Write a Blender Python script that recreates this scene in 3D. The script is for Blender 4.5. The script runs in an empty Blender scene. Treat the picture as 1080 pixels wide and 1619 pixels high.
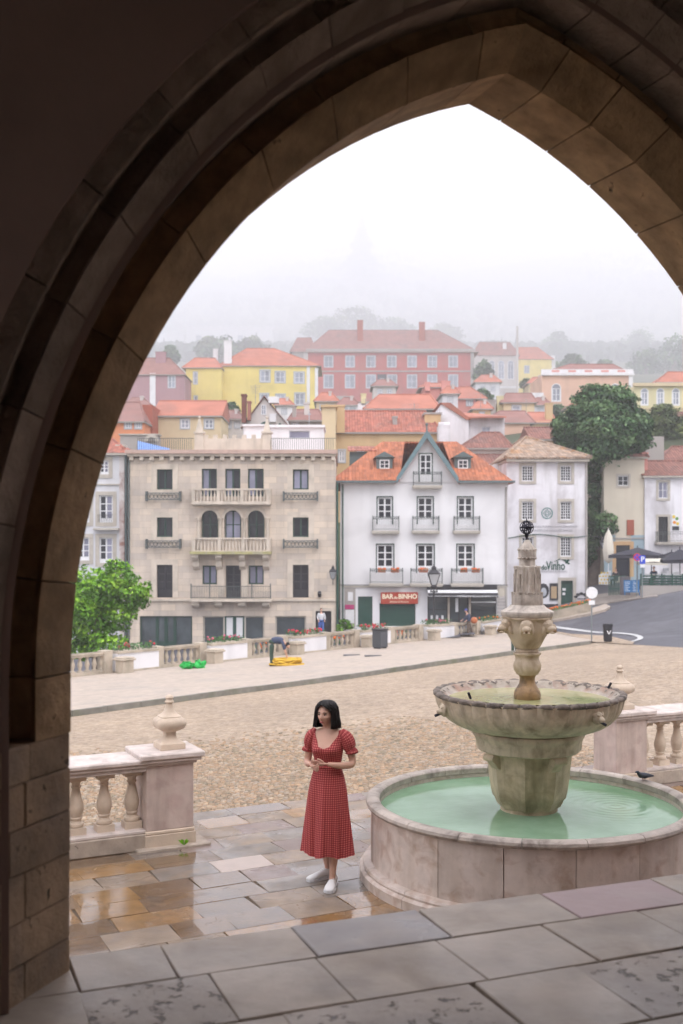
import bpy, bmesh, math, random
import numpy as np
from mathutils import Vector, Matrix, Euler
R_ = math.radians
random.seed(7); rng = np.random.default_rng(7)
SC = bpy.context.scene
COL = SC.collection
# ------------------------------------------------------------------ camera, world, sun, exposure
CAMZ, F, HY = 3.21, 1730.0, 848.0
cam_d = bpy.data.cameras.new('camera'); cam = bpy.data.objects.new('camera', cam_d); COL.objects.link(cam)
cam.location = (0, 0, CAMZ); cam.rotation_euler = (R_(90), 0, 0)
cam_d.sensor_fit = 'VERTICAL'; cam_d.sensor_height = 36.0; cam_d.lens = 36.0 * F / 1619
cam_d.shift_y = (HY - 809.5) / 1619
cam_d.clip_start = 0.1; cam_d.clip_end = 16000
cam_d.dof.use_dof = True; cam_d.dof.focus_distance = 10.1; cam_d.dof.aperture_fstop = 2.7
SC.camera = cam
W = bpy.data.worlds.new('World'); SC.world = W; W.use_nodes = True
SUN_EL, SUN_AZ = 52, 150
nt = W.node_tree; nt.nodes.clear()
wo = nt.nodes.new('ShaderNodeOutputWorld'); bg = nt.nodes.new('ShaderNodeBackground')
sky = nt.nodes.new('ShaderNodeTexSky'); sky.sky_type = 'NISHITA'; sky.sun_disc = False
sky.sun_elevation = R_(SUN_EL); sky.sun_rotation = R_(SUN_AZ)
mx = nt.nodes.new('ShaderNodeMixRGB'); mx.inputs[0].default_value = 0.9
# overcast that covers the blue: three times brighter overhead than at the horizon (CIE overcast sky)
tc = nt.nodes.new('ShaderNodeTexCoord'); sp = nt.nodes.new('ShaderNodeSeparateXYZ'); nt.links.new(tc.outputs['Generated'], sp.inputs[0])
mr = nt.nodes.new('ShaderNodeMapRange'); mr.inputs[1].default_value = 0; mr.inputs[2].default_value = 1; mr.inputs[3].default_value = 0.44; mr.inputs[4].default_value = 1.3; nt.links.new(sp.outputs[2], mr.inputs[0])
vs = nt.nodes.new('ShaderNodeVectorMath'); vs.operation = 'SCALE'; vs.inputs[0].default_value = (10.35, 10.22, 10.5); nt.links.new(mr.outputs[0], vs.inputs['Scale']); nt.links.new(vs.outputs[0], mx.inputs[2])
nt.links.new(sky.outputs[0], mx.inputs[1]); nt.links.new(mx.outputs[0], bg.inputs[0])
bg.inputs[1].default_value = 0.15
nt.links.new(bg.outputs[0], wo.inputs[0])
sun_d = bpy.data.lights.new('sun', 'SUN'); sun = bpy.data.objects.new('sun', sun_d); COL.objects.link(sun)
sun_d.energy = 1.0; sun_d.angle = R_(30); sun_d.color = (1.0, 0.97, 0.93)
az = R_(SUN_AZ)
sdir = Vector((math.sin(az) * math.cos(R_(SUN_EL)), math.cos(az) * math.cos(R_(SUN_EL)), math.sin(R_(SUN_EL))))
sun.rotation_euler = sdir.to_track_quat('Z', 'Y').to_euler(); sun.location = (0, 0, 60)
SC.view_settings.view_transform = 'Standard'; SC.view_settings.look = 'None'
SC.view_settings.exposure = 0.95; SC.view_settings.gamma = 1; SC.view_settings.use_curve_mapping = False
SC.render.engine = 'CYCLES'
SC.cycles.use_denoising = True
try: SC.cycles.denoiser = 'OPENIMAGEDENOISE'
except Exception: pass
HAZE = 0.0009
SC.cycles.volume_bounces = 5; SC.cycles.max_bounces = 8; SC.cycles.diffuse_bounces = 5
SC.cycles.sample_clamp_indirect = 8
# ------------------------------------------------------------------ helpers
def PX(px, Y): return (px - 540) / F * Y
def PZ(py, Y): return CAMZ + (HY - py) / F * Y
def chain(o):
    m = Matrix()
    while o is not None:
        m = o.matrix_basis @ m; o = o.parent
    return m
class MB:
    def __init__(s): s.v = []; s.f = []; s.m = []; s.uv = None
    def quad(s, *p, mi=0):
        n = len(s.v); s.v += [tuple(q) for q in p]; s.f.append(tuple(range(n, n + len(p)))); s.m.append(mi)
    def box(s, x0, x1, y0, y1, z0, z1, T=None, mi=0):
        n = len(s.v)
        c = [(x0,y0,z0),(x1,y0,z0),(x1,y1,z0),(x0,y1,z0),(x0,y0,z1),(x1,y0,z1),(x1,y1,z1),(x0,y1,z1)]
        if T is not None: c = [tuple(T @ Vector(q)) for q in c]
        s.v += c
        for f in ((0,3,2,1),(4,5,6,7),(0,1,5,4),(1,2,6,5),(2,3,7,6),(3,0,4,7)):
            s.f.append(tuple(n + i for i in f)); s.m.append(mi)
    def hexa(s, lo, hi, mi=0):     # two matching polygons
        n = len(s.v); k = len(lo); s.v += [tuple(q) for q in lo] + [tuple(q) for q in hi]
        s.f.append(tuple(n + i for i in reversed(range(k)))); s.f.append(tuple(n + k + i for i in range(k))); s.m += [mi, mi]
        for i in range(k):
            j = (i + 1) % k; s.f.append((n + i, n + j, n + k + j, n + k + i)); s.m.append(mi)
    def rings(s, rings, closed=True, cap=True, mi=0):
        n = len(s.v); k = len(rings[0])
        for r in rings: s.v += [tuple(q) for q in r]
        for i in range(len(rings) - 1):
            for j in range(k if closed else k - 1):
                a = n + i * k + j; b = n + i * k + (j + 1) % k
                s.f.append((a, b, b + k, a + k)); s.m.append(mi)
        if cap and closed:
            s.f.append(tuple(n + j for j in reversed(range(k)))); s.m.append(mi)
            s.f.append(tuple(n + (len(rings) - 1) * k + j for j in range(k))); s.m.append(mi)
    def lathe(s, prof, n=16, c=(0, 0, 0), mod=None, cap=True, mi=0, a0=0.0):
        rr = []
        for (r, z) in prof:
            ring = []
            for j in range(n):
                a = a0 + 2 * math.pi * j / n
                q = r if mod is None else mod(a, r, z)
                ring.append((c[0] + q * math.cos(a), c[1] + q * math.sin(a), c[2] + z))
            rr.append(ring)
        s.rings(rr, True, cap, mi)
    def tube(s, pts, r, n=6, mi=0):
        pts = [Vector(p) for p in pts]; rs = r if isinstance(r, (list, tuple)) else [r] * len(pts)
        rr = []
        for i, p in enumerate(pts):
            d = (pts[min(i + 1, len(pts) - 1)] - pts[max(i - 1, 0)]).normalized()
            up = Vector((0, 0, 1)) if abs(d.z) < 0.9 else Vector((0, 1, 0))
            a = d.cross(up).normalized(); b = a.cross(d)
            rr.append([tuple(p + rs[i] * (math.cos(t) * a + math.sin(t) * b)) for t in [-2 * math.pi * k / n for k in range(n)]])
        s.rings(rr, True, True, mi)
    def ball(s, c, r, n=10, m=6, mi=0):
        rx, ry, rz = r if isinstance(r, (list, tuple)) else (r, r, r)
        rr = []
        for i in range(m + 1):
            t = -math.pi / 2 + math.pi * i / m; q = max(math.cos(t), 0.02)
            rr.append([(c[0] + rx * q * math.cos(2*math.pi*j/n), c[1] + ry * q * math.sin(2*math.pi*j/n), c[2] + rz * math.sin(t)) for j in range(n)])
        s.rings(rr, True, True, mi)
    def add(s, verts, faces, mi=0):
        n = len(s.v); s.v += [tuple(v) for v in verts]
        for f in faces: s.f.append(tuple(n + i for i in f)); s.m.append(mi)
    def build(s, name, mat, parent=None, local=False, smooth=None, bev=0, **props):
        me = bpy.data.meshes.new(name)
        vs = s.v
        if parent is not None and not local:
            mi = chain(parent).inverted(); vs = [tuple(mi @ Vector(v)) for v in vs]
        me.from_pydata(vs, [], s.f)
        mats = mat if isinstance(mat, (list, tuple)) else [mat]
        for m in mats: me.materials.append(m)
        if len(mats) > 1: me.polygons.foreach_set('material_index', s.m)
        if bev:
            bm = bmesh.new(); bm.from_mesh(me)
            bmesh.ops.remove_doubles(bm, verts=bm.verts, dist=1e-5)
            bmesh.ops.bevel(bm, geom=bm.edges[:], offset=bev, segments=1, affect='EDGES', clamp_overlap=True)
            bm.to_mesh(me); bm.free()
        if smooth is not None:
            me.polygons.foreach_set('use_smooth', [True] * len(me.polygons))
            me.set_sharp_from_angle(angle=R_(smooth))
        if s.uv is not None and not bev:
            l = me.uv_layers.new(name='UVMap')
            idx = np.zeros(len(me.loops), dtype=np.int32); me.loops.foreach_get('vertex_index', idx)
            l.data.foreach_set('uv', np.array(s.uv, dtype=np.float32)[idx].ravel())
        me.update()
        return link(name, me, parent, **props)
def link(name, me, parent=None, **props):
    o = bpy.data.objects.new(name, me); COL.objects.link(o)
    if parent is not None: o.parent = parent
    for k, v in props.items(): o[k] = v
    if parent is not None and name in ('foliage', 'flowers'): o['kind'] = 'stuff'
    return o
USED = set()
def thing(name, label, cat, loc=(0, 0, 0), rot=0, group=None):
    o = bpy.data.objects.new(name, None); COL.objects.link(o); o.empty_display_size = 0.2
    o.location = loc; o.rotation_euler = (0, 0, rot); o['label'] = label; o['category'] = cat
    if group: o['group'] = group
    return o
def tagt(o, label, cat, group=None):
    o['label'] = label; o['category'] = cat
    if group: o['group'] = group
    return o
def dup(root, loc, rot=0, label=None, scale=None):
    def cp(o, par):
        c = o.copy(); COL.objects.link(c); c.parent = par
        for ch in [q for q in KIDS.get(o.name, [])]: cp(ch, c)
        return c
    KIDS = {}
    for q in bpy.data.objects:
        if q.parent is not None: KIDS.setdefault(q.parent.name, []).append(q)
    r = cp(root, None); r.location = loc; r.rotation_euler = (0, 0, rot)
    if label: r['label'] = label
    if scale: r.scale = scale
    return r
# ------------------------------------------------------------------ materials
def srgb(h):
    c = [int(h[i:i+2], 16) / 255 for i in (0, 2, 4)]
    return tuple(x / 12.92 if x <= 0.04045 else ((x + 0.055) / 1.055) ** 2.4 for x in c)
def M(name, c, r=0.8, var=0.18, sc=1.5, c2=None, sc2=0.5, amt2=0.5, thr=0.5, bump=0.0, bsc=30, spec=0.4, metal=0.0,
      streak=None, coat=None, joints=None, rnd=0.0, rough_noise=None, tiles=None, pits=None, bdist=0.01):
    """c base colour; noise varies its value; c2 a second colour (stain) in patches; streak dirt in vertical runs, on the fountain tower also painted shade."""
    m = bpy.data.materials.new(name); m.use_nodes = True
    n = m.node_tree.nodes; L = m.node_tree.links; n.clear()
    out = n.new('ShaderNodeOutputMaterial'); b = n.new('ShaderNodeBsdfPrincipled')
    L.new(b.outputs[0], out.inputs[0])
    b.inputs['Roughness'].default_value = r; b.inputs['Metallic'].default_value = metal
    b.inputs['Specular IOR Level'].default_value = spec
    geo = n.new('ShaderNodeNewGeometry'); pos = geo.outputs['Position']
    def noise(scale, detail=4, vec=pos, dist=0.0, rough=0.55):
        t = n.new('ShaderNodeTexNoise'); t.inputs['Scale'].default_value = scale; t.inputs['Detail'].default_value = detail
        t.inputs['Distortion'].default_value = dist; t.inputs['Roughness'].default_value = rough
        L.new(vec, t.inputs['Vector']); return t.outputs['Fac']
    def rng_(v, a0, a1, b0, b1):
        t = n.new('ShaderNodeMapRange'); t.inputs[1].default_value = a0; t.inputs[2].default_value = a1
        t.inputs[3].default_value = b0; t.inputs[4].default_value = b1; L.new(v, t.inputs[0]); return t.outputs[0]
    def mixc(f, a, bb, mode='MIX'):
        t = n.new('ShaderNodeMixRGB'); t.blend_type = mode
        if isinstance(f, float): t.inputs[0].default_value = f
        else: L.new(f, t.inputs[0])
        for i, q in ((1, a), (2, bb)):
            if isinstance(q, tuple): t.inputs[i].default_value = (*q[:3], 1)
            else: L.new(q, t.inputs[i])
        return t.outputs[0]
    def math_(op, a, bb=None):
        t = n.new('ShaderNodeMath'); t.operation = op
        for i, q in ((0, a), (1, bb)):
            if q is None: continue
            if isinstance(q, (int, float)): t.inputs[i].default_value = q
            else: L.new(q, t.inputs[i])
        return t.outputs[0]
    col = c
    hs = None
    if c2 is not None:
        f = rng_(noise(sc2, 5, dist=0.6), thr, thr + 0.18, 0, amt2); col = mixc(f, col, c2)
    if streak is not None:
        mp = n.new('ShaderNodeMapping'); mp.inputs['Scale'].default_value = (streak[1], streak[1], streak[1] * 0.12); L.new(pos, mp.inputs[0])
        f = rng_(noise(1.0, 4, vec=mp.outputs[0], dist=0.2), 0.5, 0.75, 0, streak[2]); col = mixc(f, col, streak[0])
    v = rng_(noise(sc, 6), 0.25, 0.75, 1 - var, 1 + var)
    if rnd:
        oi = n.new('ShaderNodeObjectInfo'); rr = rng_(oi.outputs['Random'], 0, 1, 1 - rnd, 1 + rnd); v = math_('MULTIPLY', v, rr)
    cm = n.new('ShaderNodeCombineColor')
    for i in range(3): L.new(v, cm.inputs[i])
    col = mixc(1.0, col, cm.outputs[0], 'MULTIPLY')
    height = None
    if pits is not None:     # dark weathered pits: (scale, threshold, colour)
        f0 = noise(pits[0], 6, dist=0.25, rough=0.7); f = rng_(f0, pits[1], pits[1] + 0.06, 0, 0.85); col = mixc(f, col, pits[2])
        height = math_('MULTIPLY', f, -1.0)
    if joints is not None:   # (width, height, mortar colour, strength)
        sx = n.new('ShaderNodeSeparateXYZ'); L.new(pos, sx.inputs[0]); cx = n.new('ShaderNodeCombineXYZ')
        L.new(sx.outputs[0], cx.inputs[0]); L.new(sx.outputs[2], cx.inputs[1])
        br = n.new('ShaderNodeTexBrick'); br.inputs['Scale'].default_value = 1; br.inputs['Brick Width'].default_value = joints[0]
        br.inputs['Row Height'].default_value = joints[1]; br.inputs['Mortar Size'].default_value = 0.012; br.inputs['Bias'].default_value = 0.0
        br.inputs['Color1'].default_value = (0.80, 0.80, 0.82, 1); br.inputs['Color2'].default_value = (1.12, 1.08, 1.0, 1)
        br.inputs['Mortar'].default_value = (*joints[2], 1); L.new(cx.outputs[0], br.inputs['Vector'])
        col = mixc(joints[3], col, br.outputs['Color'], 'MULTIPLY')
    if tiles is not None:    # clay tiles: pitch, course
        sx = n.new('ShaderNodeSeparateXYZ'); L.new(pos, sx.inputs[0])
        axis = math_('ADD', sx.outputs[0], 0.0)
        w = math_('SINE', math_('MULTIPLY', axis, 2 * math.pi / tiles[0]))
        w2 = math_('FRACT', math_('MULTIPLY', sx.outputs[2], 1 / tiles[1]))
        hgt = math_('ADD', math_('MULTIPLY', w, 0.5), math_('MULTIPLY', w2, 0.35)); height = hgt
        wn = n.new('ShaderNodeTexWhiteNoise'); wn.noise_dimensions = '3D'
        fl = n.new('ShaderNodeCombineXYZ'); L.new(math_('FLOOR', math_('MULTIPLY', axis, 1 / tiles[0])), fl.inputs[0])
        L.new(math_('FLOOR', math_('MULTIPLY', sx.outputs[2], 1 / tiles[1])), fl.inputs[1]); L.new(fl.outputs[0], wn.inputs[0])
        tv = rng_(wn.outputs[0], 0, 1, 0.74, 1.2); cm2 = n.new('ShaderNodeCombineColor')
        for i in range(3): L.new(tv, cm2.inputs[i])
        col = mixc(1.0, col, cm2.outputs[0], 'MULTIPLY')
    if isinstance(col, tuple): b.inputs['Base Color'].default_value = (*col[:3], 1)
    else: L.new(col, b.inputs['Base Color'])
    if rough_noise is not None:
        L.new(rng_(noise(rough_noise[0], 5, dist=0.5), 0.38, 0.62, rough_noise[1], rough_noise[2]), b.inputs['Roughness'])
    if coat is not None:
        L.new(rng_(noise(coat[0], 3, dist=0.4), coat[1], coat[1] + 0.08, 0, coat[2]), b.inputs['Coat Weight']); b.inputs['Coat Roughness'].default_value = 0.03; b.inputs['Coat IOR'].default_value = 1.4
    if bump or height is not None:
        bp = n.new('ShaderNodeBump'); bp.inputs['Strength'].default_value = bump if bump else 0.5
        bp.inputs['Distance'].default_value = bdist if tiles is None else 0.06
        h = noise(bsc, 8, rough=0.65)
        if height is not None: h = math_('ADD', math_('MULTIPLY', h, 0.5), height)
        L.new(h, bp.inputs['Height']); L.new(bp.outputs[0], b.inputs['Normal'])
    return m
def G(name, c, r=0.06, var=0.0, spec=0.3):    # window glass: a dark room behind a glossy pane, with curtains' tone
    m = M(name, c, r=r, var=var if var else 0.25, sc=0.9, spec=spec, rnd=0.25); return m
def plain(name, c, r=0.6, metal=0.0, var=0.06): return M(name, c, r=r, var=var, sc=6, metal=metal)
# stone and plaster
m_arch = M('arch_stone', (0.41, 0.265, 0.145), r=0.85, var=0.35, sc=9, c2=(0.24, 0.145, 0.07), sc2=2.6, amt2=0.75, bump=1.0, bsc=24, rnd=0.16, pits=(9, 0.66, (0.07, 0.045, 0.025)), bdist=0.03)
m_arch_o = M('arch_outer_stone', (0.37, 0.275, 0.215), r=0.85, var=0.25, sc=8, c2=(0.19, 0.135, 0.10), sc2=2.4, amt2=0.7, bump=1.0, bsc=22, rnd=0.14, bdist=0.03)
m_mort = M('arch_mortar', (0.15, 0.105, 0.07), r=0.95, bump=0.5, bsc=60)
m_jamb = M('jamb_stone', (0.34, 0.23, 0.145), r=0.85, var=0.35, sc=7, c2=(0.26, 0.195, 0.15), sc2=3, amt2=0.7, bump=1.0, bsc=26, rnd=0.16, pits=(14, 0.62, (0.08, 0.055, 0.035)), bdist=0.03)
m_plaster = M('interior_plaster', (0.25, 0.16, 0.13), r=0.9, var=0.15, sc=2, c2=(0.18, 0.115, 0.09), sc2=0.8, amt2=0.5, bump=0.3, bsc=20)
m_rose = M('rose_limestone', (0.56, 0.45, 0.40), r=0.6, var=0.12, sc=6, c2=(0.45, 0.32, 0.29), sc2=5, amt2=0.6, bump=0.4, bsc=40, streak=((0.27, 0.20, 0.17), 6, 0.5), pits=(24, 0.68, (0.2, 0.14, 0.12)))
m_bal = M('baluster_limestone', (0.58, 0.47, 0.37), r=0.65, var=0.12, sc=8, c2=(0.45, 0.36, 0.27), sc2=4, amt2=0.6, bump=0.35, bsc=50, rnd=0.06)
m_foot = M('grimy_limestone', (0.40, 0.33, 0.27), r=0.65, var=0.25, sc=6, c2=(0.24, 0.19, 0.15), sc2=4, amt2=0.8, bump=0.5, bsc=40, pits=(20, 0.64, (0.12, 0.095, 0.075)))
m_cap = M('coping_limestone', (0.58, 0.50, 0.46), r=0.6, var=0.2, sc=7, c2=(0.33, 0.27, 0.24), sc2=4, amt2=0.7, bump=0.4, bsc=45, pits=(26, 0.66, (0.2, 0.16, 0.13)))
m_basin = M('basin_rose_marble', (0.62, 0.53, 0.47), r=0.5, var=0.15, sc=7, c2=(0.42, 0.29, 0.22), sc2=6, amt2=0.7, bump=0.25, bsc=45, streak=((0.34, 0.24, 0.15), 4, 0.5), rnd=0.1)
m_rim = M('basin_rim_stone', (0.43, 0.37, 0.32), r=0.6, var=0.25, sc=9, c2=(0.16, 0.13, 0.11), sc2=5, amt2=0.75, bump=0.5, bsc=50, rnd=0.15)
m_found = M('fountain_limestone', (0.56, 0.46, 0.35), r=0.7, var=0.15, sc=9, c2=(0.34, 0.25, 0.16), sc2=5, amt2=0.8, bump=0.5, bsc=50, streak=((0.27, 0.20, 0.12), 6, 0.6))
m_tower = M('fountain_pale_limestone', (0.56, 0.50, 0.44), r=0.75, var=0.22, sc=13, c2=(0.27, 0.23, 0.20), sc2=8, amt2=0.7, streak=((0.22, 0.18, 0.15), 15, 0.75), bump=0.8, bsc=60)  # streaks are grime plus the carving's shade lines painted into the colour
m_mossy = M('fountain_algae_stone', (0.54, 0.44, 0.305), r=0.6, var=0.25, sc=8, c2=(0.30, 0.235, 0.14), sc2=4, amt2=0.8, bump=0.6, bsc=45, streak=((0.20, 0.17, 0.09), 7, 0.75))
m_bowl = M('bowl_stained_stone', (0.60, 0.50, 0.375), r=0.6, var=0.22, sc=9, c2=(0.31, 0.23, 0.15), sc2=5, amt2=0.7, bump=0.7, bsc=40, streak=((0.22, 0.165, 0.11), 9, 0.7))
m_dark_rim = M('bowl_rim_lichen', (0.20, 0.165, 0.14), r=0.8, var=0.5, sc=14, c2=(0.05, 0.045, 0.04), sc2=9, amt2=0.9, bump=0.9, bsc=50)
m_rust = M('wet_ochre_stone', (0.30, 0.185, 0.09), r=0.45, var=0.3, sc=12, c2=(0.09, 0.06, 0.035), sc2=7, amt2=0.9, bump=0.5, bsc=50)
m_iron = plain('black_iron', (0.03, 0.028, 0.04), 0.5, 0.6)
# slabs
SLAB = [M('slab_grey_blue', (0.20, 0.17, 0.145), r=0.35, var=0.28, sc=5, c2=(0.25, 0.17, 0.10), sc2=3.5, amt2=0.6, coat=(0.9, 0.50, 0.8), bump=0.3, bsc=30, rnd=0.12, rough_noise=(1.2, 0.18, 0.5), pits=(12, 0.68, (0.10, 0.09, 0.09))),
        M('slab_sand', (0.245, 0.18, 0.125), r=0.35, var=0.28, sc=5, c2=(0.19, 0.16, 0.14), sc2=3, amt2=0.7, coat=(0.9, 0.52, 0.8), bump=0.3, bsc=30, rnd=0.12, rough_noise=(1.3, 0.16, 0.48)),
        M('slab_ochre', (0.25, 0.14, 0.055), r=0.3, var=0.25, sc=6, c2=(0.19, 0.13, 0.075), sc2=3, amt2=0.7, coat=(0.7, 0.40, 1.0), bump=0.3, bsc=30, rnd=0.1, rough_noise=(1.3, 0.06, 0.3), pits=(9, 0.66, (0.09, 0.065, 0.04))),
        M('slab_mauve', (0.22, 0.165, 0.145), r=0.4, var=0.15, sc=5, c2=(0.25, 0.19, 0.14), sc2=3, amt2=0.6, coat=(0.9, 0.56, 0.6), bump=0.3, bsc=30, rnd=0.1, rough_noise=(1.2, 0.2, 0.5)),
        M('slab_stained', (0.15, 0.09, 0.045), r=0.2, var=0.3, sc=6, c2=(0.10, 0.075, 0.055), sc2=3.5, amt2=0.8, coat=(0.7, 0.36, 1.0), bump=0.35, bsc=30, rnd=0.1, rough_noise=(1.5, 0.04, 0.22), pits=(10, 0.6, (0.07, 0.06, 0.055))),
        M('slab_white', (0.45, 0.375, 0.33), r=0.45, var=0.08, sc=7, c2=(0.5, 0.4, 0.36), sc2=6, amt2=0.4, bump=0.3, bsc=60)]
FLOOR = [M('floor_slab_pale', (0.40, 0.33, 0.27), r=0.5, var=0.22, sc=3.5, c2=(0.28, 0.22, 0.17), sc2=2.6, amt2=0.75, streak=((0.22, 0.185, 0.165), 3, 0.35), bump=0.35, bsc=20, rnd=0.08, rough_noise=(1.6, 0.32, 0.6)),
         M('floor_slab_pitted', (0.37, 0.305, 0.255), r=0.55, var=0.14, sc=3.5, c2=(0.24, 0.20, 0.18), sc2=2.5, amt2=0.5, bump=0.7, bsc=20, rnd=0.06, rough_noise=(1.6, 0.35, 0.6), pits=(17, 0.57, (0.085, 0.066, 0.055))),
         M('floor_slab_blue', (0.27, 0.24, 0.23), r=0.35, var=0.18, sc=4, c2=(0.34, 0.28, 0.24), sc2=2.5, amt2=0.7, bump=0.3, bsc=20, rough_noise=(1.6, 0.22, 0.5), pits=(7, 0.64, (0.12, 0.11, 0.11))),
         M('floor_slab_rose', (0.37, 0.265, 0.255), r=0.5, var=0.1, sc=3, c2=(0.40, 0.33, 0.31), sc2=2, amt2=0.5, bump=0.3, bsc=20)]
m_bed = M('slab_bed', (0.11, 0.08, 0.055), r=0.9, bump=0.3, bsc=40)
# ground
def cobble_mat():
    m = bpy.data.materials.new('plaza_cobbles'); m.use_nodes = True; n = m.node_tree.nodes; L = m.node_tree.links
    b = n['Principled BSDF']; b.inputs['Roughness'].default_value = 0.6
    geo = n.new('ShaderNodeNewGeometry')
    vo = n.new('ShaderNodeTexVoronoi'); vo.inputs['Scale'].default_value = 13; L.new(geo.outputs[0], vo.inputs['Vector'])
    cr = n.new('ShaderNodeValToRGB'); e = cr.color_ramp.elements
    e[0].position = 0; e[0].color = (0.22, 0.165, 0.11, 1); e[1].position = 1; e[1].color = (0.40, 0.31, 0.23, 1)
    x = e.new(0.45); x.color = (0.33, 0.24, 0.16, 1)
    sp = n.new('ShaderNodeSeparateColor'); L.new(vo.outputs['Color'], sp.inputs[0]); L.new(sp.outputs[0], cr.inputs[0])
    no = n.new('ShaderNodeTexNoise'); no.inputs['Scale'].default_value = 0.22; no.inputs['Detail'].default_value = 5; L.new(geo.outputs[0], no.inputs[0])
    mr = n.new('ShaderNodeMapRange'); mr.inputs[1].default_value = 0.35; mr.inputs[2].default_value = 0.65; mr.inputs[3].default_value = 0.92; mr.inputs[4].default_value = 1.1
    L.new(no.outputs[0], mr.inputs[0])
    no3 = n.new('ShaderNodeTexNoise'); no3.inputs['Scale'].default_value = 2.6; no3.inputs['Detail'].default_value = 3; L.new(geo.outputs[0], no3.inputs[0])
    mr3 = n.new('ShaderNodeMapRange'); mr3.inputs[1].default_value = 0.35; mr3.inputs[2].default_value = 0.65; mr3.inputs[3].default_value = 0.88; mr3.inputs[4].default_value = 1.1
    L.new(no3.outputs[0], mr3.inputs[0])
    mm = n.new('ShaderNodeMath'); mm.operation = 'MULTIPLY'; L.new(mr.outputs[0], mm.inputs[0]); L.new(mr3.outputs[0], mm.inputs[1])
    v3 = n.new('ShaderNodeVectorMath'); v3.operation = 'SCALE'; L.new(cr.outputs[0], v3.inputs[0]); L.new(mm.outputs[0], v3.inputs['Scale'])
    L.new(v3.outputs[0], b.inputs['Base Color'])
    vd = n.new('ShaderNodeTexVoronoi'); vd.feature = 'DISTANCE_TO_EDGE'; vd.inputs['Scale'].default_value = 13; L.new(geo.outputs[0], vd.inputs['Vector'])
    bp = n.new('ShaderNodeBump'); bp.inputs['Strength'].default_value = 0.6; bp.inputs['Distance'].default_value = 0.03; L.new(vd.outputs[0], bp.inputs['Height'])
    L.new(bp.outputs[0], b.inputs['Normal']); return m
m_cobble = cobble_mat()
def cobble_attr_mat():
    m = bpy.data.materials.new('cobble_stone'); m.use_nodes = True; n = m.node_tree.nodes; L = m.node_tree.links
    b = n['Principled BSDF']; b.inputs['Roughness'].default_value = 0.55
    a = n.new('ShaderNodeVertexColor'); a.layer_name = 'stone'; geo = n.new('ShaderNodeNewGeometry')
    no = n.new('ShaderNodeTexNoise'); no.inputs['Scale'].default_value = 30; L.new(geo.outputs[0], no.inputs[0])
    mr = n.new('ShaderNodeMapRange'); mr.inputs[3].default_value = 0.75; mr.inputs[4].default_value = 1.25; L.new(no.outputs[0], mr.inputs[0])
    v3 = n.new('ShaderNodeVectorMath'); v3.operation = 'SCALE'; L.new(a.outputs[0], v3.inputs[0]); L.new(mr.outputs[0], v3.inputs['Scale']); L.new(v3.outputs[0], b.inputs['Base Color'])
    return m
m_walk = M('calcada_paving', (0.42, 0.35, 0.29), r=0.7, var=0.2, sc=3.5, c2=(0.33, 0.29, 0.26), sc2=0.5, amt2=0.6, bump=0.3, bsc=12)
m_kerb = M('kerb_stone', (0.20, 0.19, 0.165), r=0.8, var=0.2, sc=4, c2=(0.14, 0.16, 0.08), sc2=1.0, amt2=0.5, bump=0.3, bsc=30, rnd=0.1)
m_road = M('asphalt', (0.075, 0.075, 0.09), r=0.6, var=0.25, sc=1.4, c2=(0.12, 0.12, 0.135), sc2=0.22, amt2=0.9, bump=0.3, bsc=40)
m_paint = M('road_paint', (0.5, 0.5, 0.5), r=0.6, var=0.15)
m_setts = M('street_setts', (0.30, 0.26, 0.23), r=0.7, var=0.3, sc=4, c2=(0.2, 0.18, 0.17), sc2=2, amt2=0.6, bump=0.8, bsc=8, bdist=0.05)
m_earth = M('hill_ground', (0.06, 0.075, 0.035), r=0.95, var=0.4, sc=0.05, c2=(0.12, 0.11, 0.07), sc2=0.02, amt2=0.6)
# buildings
m_beige = M('ashlar_beige', (0.60, 0.515, 0.44), r=0.8, var=0.12, sc=0.7, c2=(0.50, 0.44, 0.40), sc2=0.45, amt2=0.6, streak=((0.33, 0.28, 0.25), 1.2, 0.5), joints=(0.95, 0.42, (0.7, 0.66, 0.6), 0.75), bump=0.2, bsc=10)
m_beige_trim = M('trim_beige', (0.58, 0.50, 0.42), r=0.75, var=0.12, sc=1.5, c2=(0.35, 0.31, 0.26), sc2=0.9, amt2=0.6, streak=((0.26, 0.23, 0.19), 2.0, 0.4))
m_pinkcap = M('roof_coping_pink', (0.47, 0.33, 0.28), r=0.8, var=0.15, sc=3)
m_white = M('white_render', (0.74, 0.73, 0.75), r=0.8, var=0.03, sc=0.7, c2=(0.60, 0.59, 0.61), sc2=0.3, amt2=0.6, streak=((0.46, 0.45, 0.46), 0.9, 0.45), bump=0.1, bsc=6)
m_white2 = M('white_render_worn', (0.74, 0.725, 0.76), r=0.85, var=0.05, sc=0.7, c2=(0.44, 0.41, 0.43), sc2=0.35, amt2=0.7, thr=0.46, streak=((0.34, 0.32, 0.31), 1.1, 0.7), bump=0.15, bsc=6)
m_white3 = M('white_render_cool', (0.60, 0.60, 0.63), r=0.85, var=0.06, sc=0.7, streak=((0.42, 0.40, 0.42), 1.0, 0.4))
m_creamwall = M('cream_render', (0.60, 0.54, 0.44), r=0.85, var=0.08, sc=0.5, streak=((0.45, 0.38, 0.31), 1.0, 0.4))
m_algae = M('waterline_algae', (0.20, 0.24, 0.10), r=0.6, var=0.3, sc=6, c2=(0.42, 0.37, 0.30), sc2=5, amt2=0.8)
m_stone_sur = M('window_stone', (0.46, 0.42, 0.37), r=0.8, var=0.12, sc=3, streak=((0.28, 0.25, 0.22), 3, 0.4))
m_green = plain('green_frame', (0.010, 0.045, 0.032), 0.5)
m_dkgreen = M('dark_green_shutter', (0.012, 0.062, 0.045), r=0.5, var=0.12, sc=2)
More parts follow.
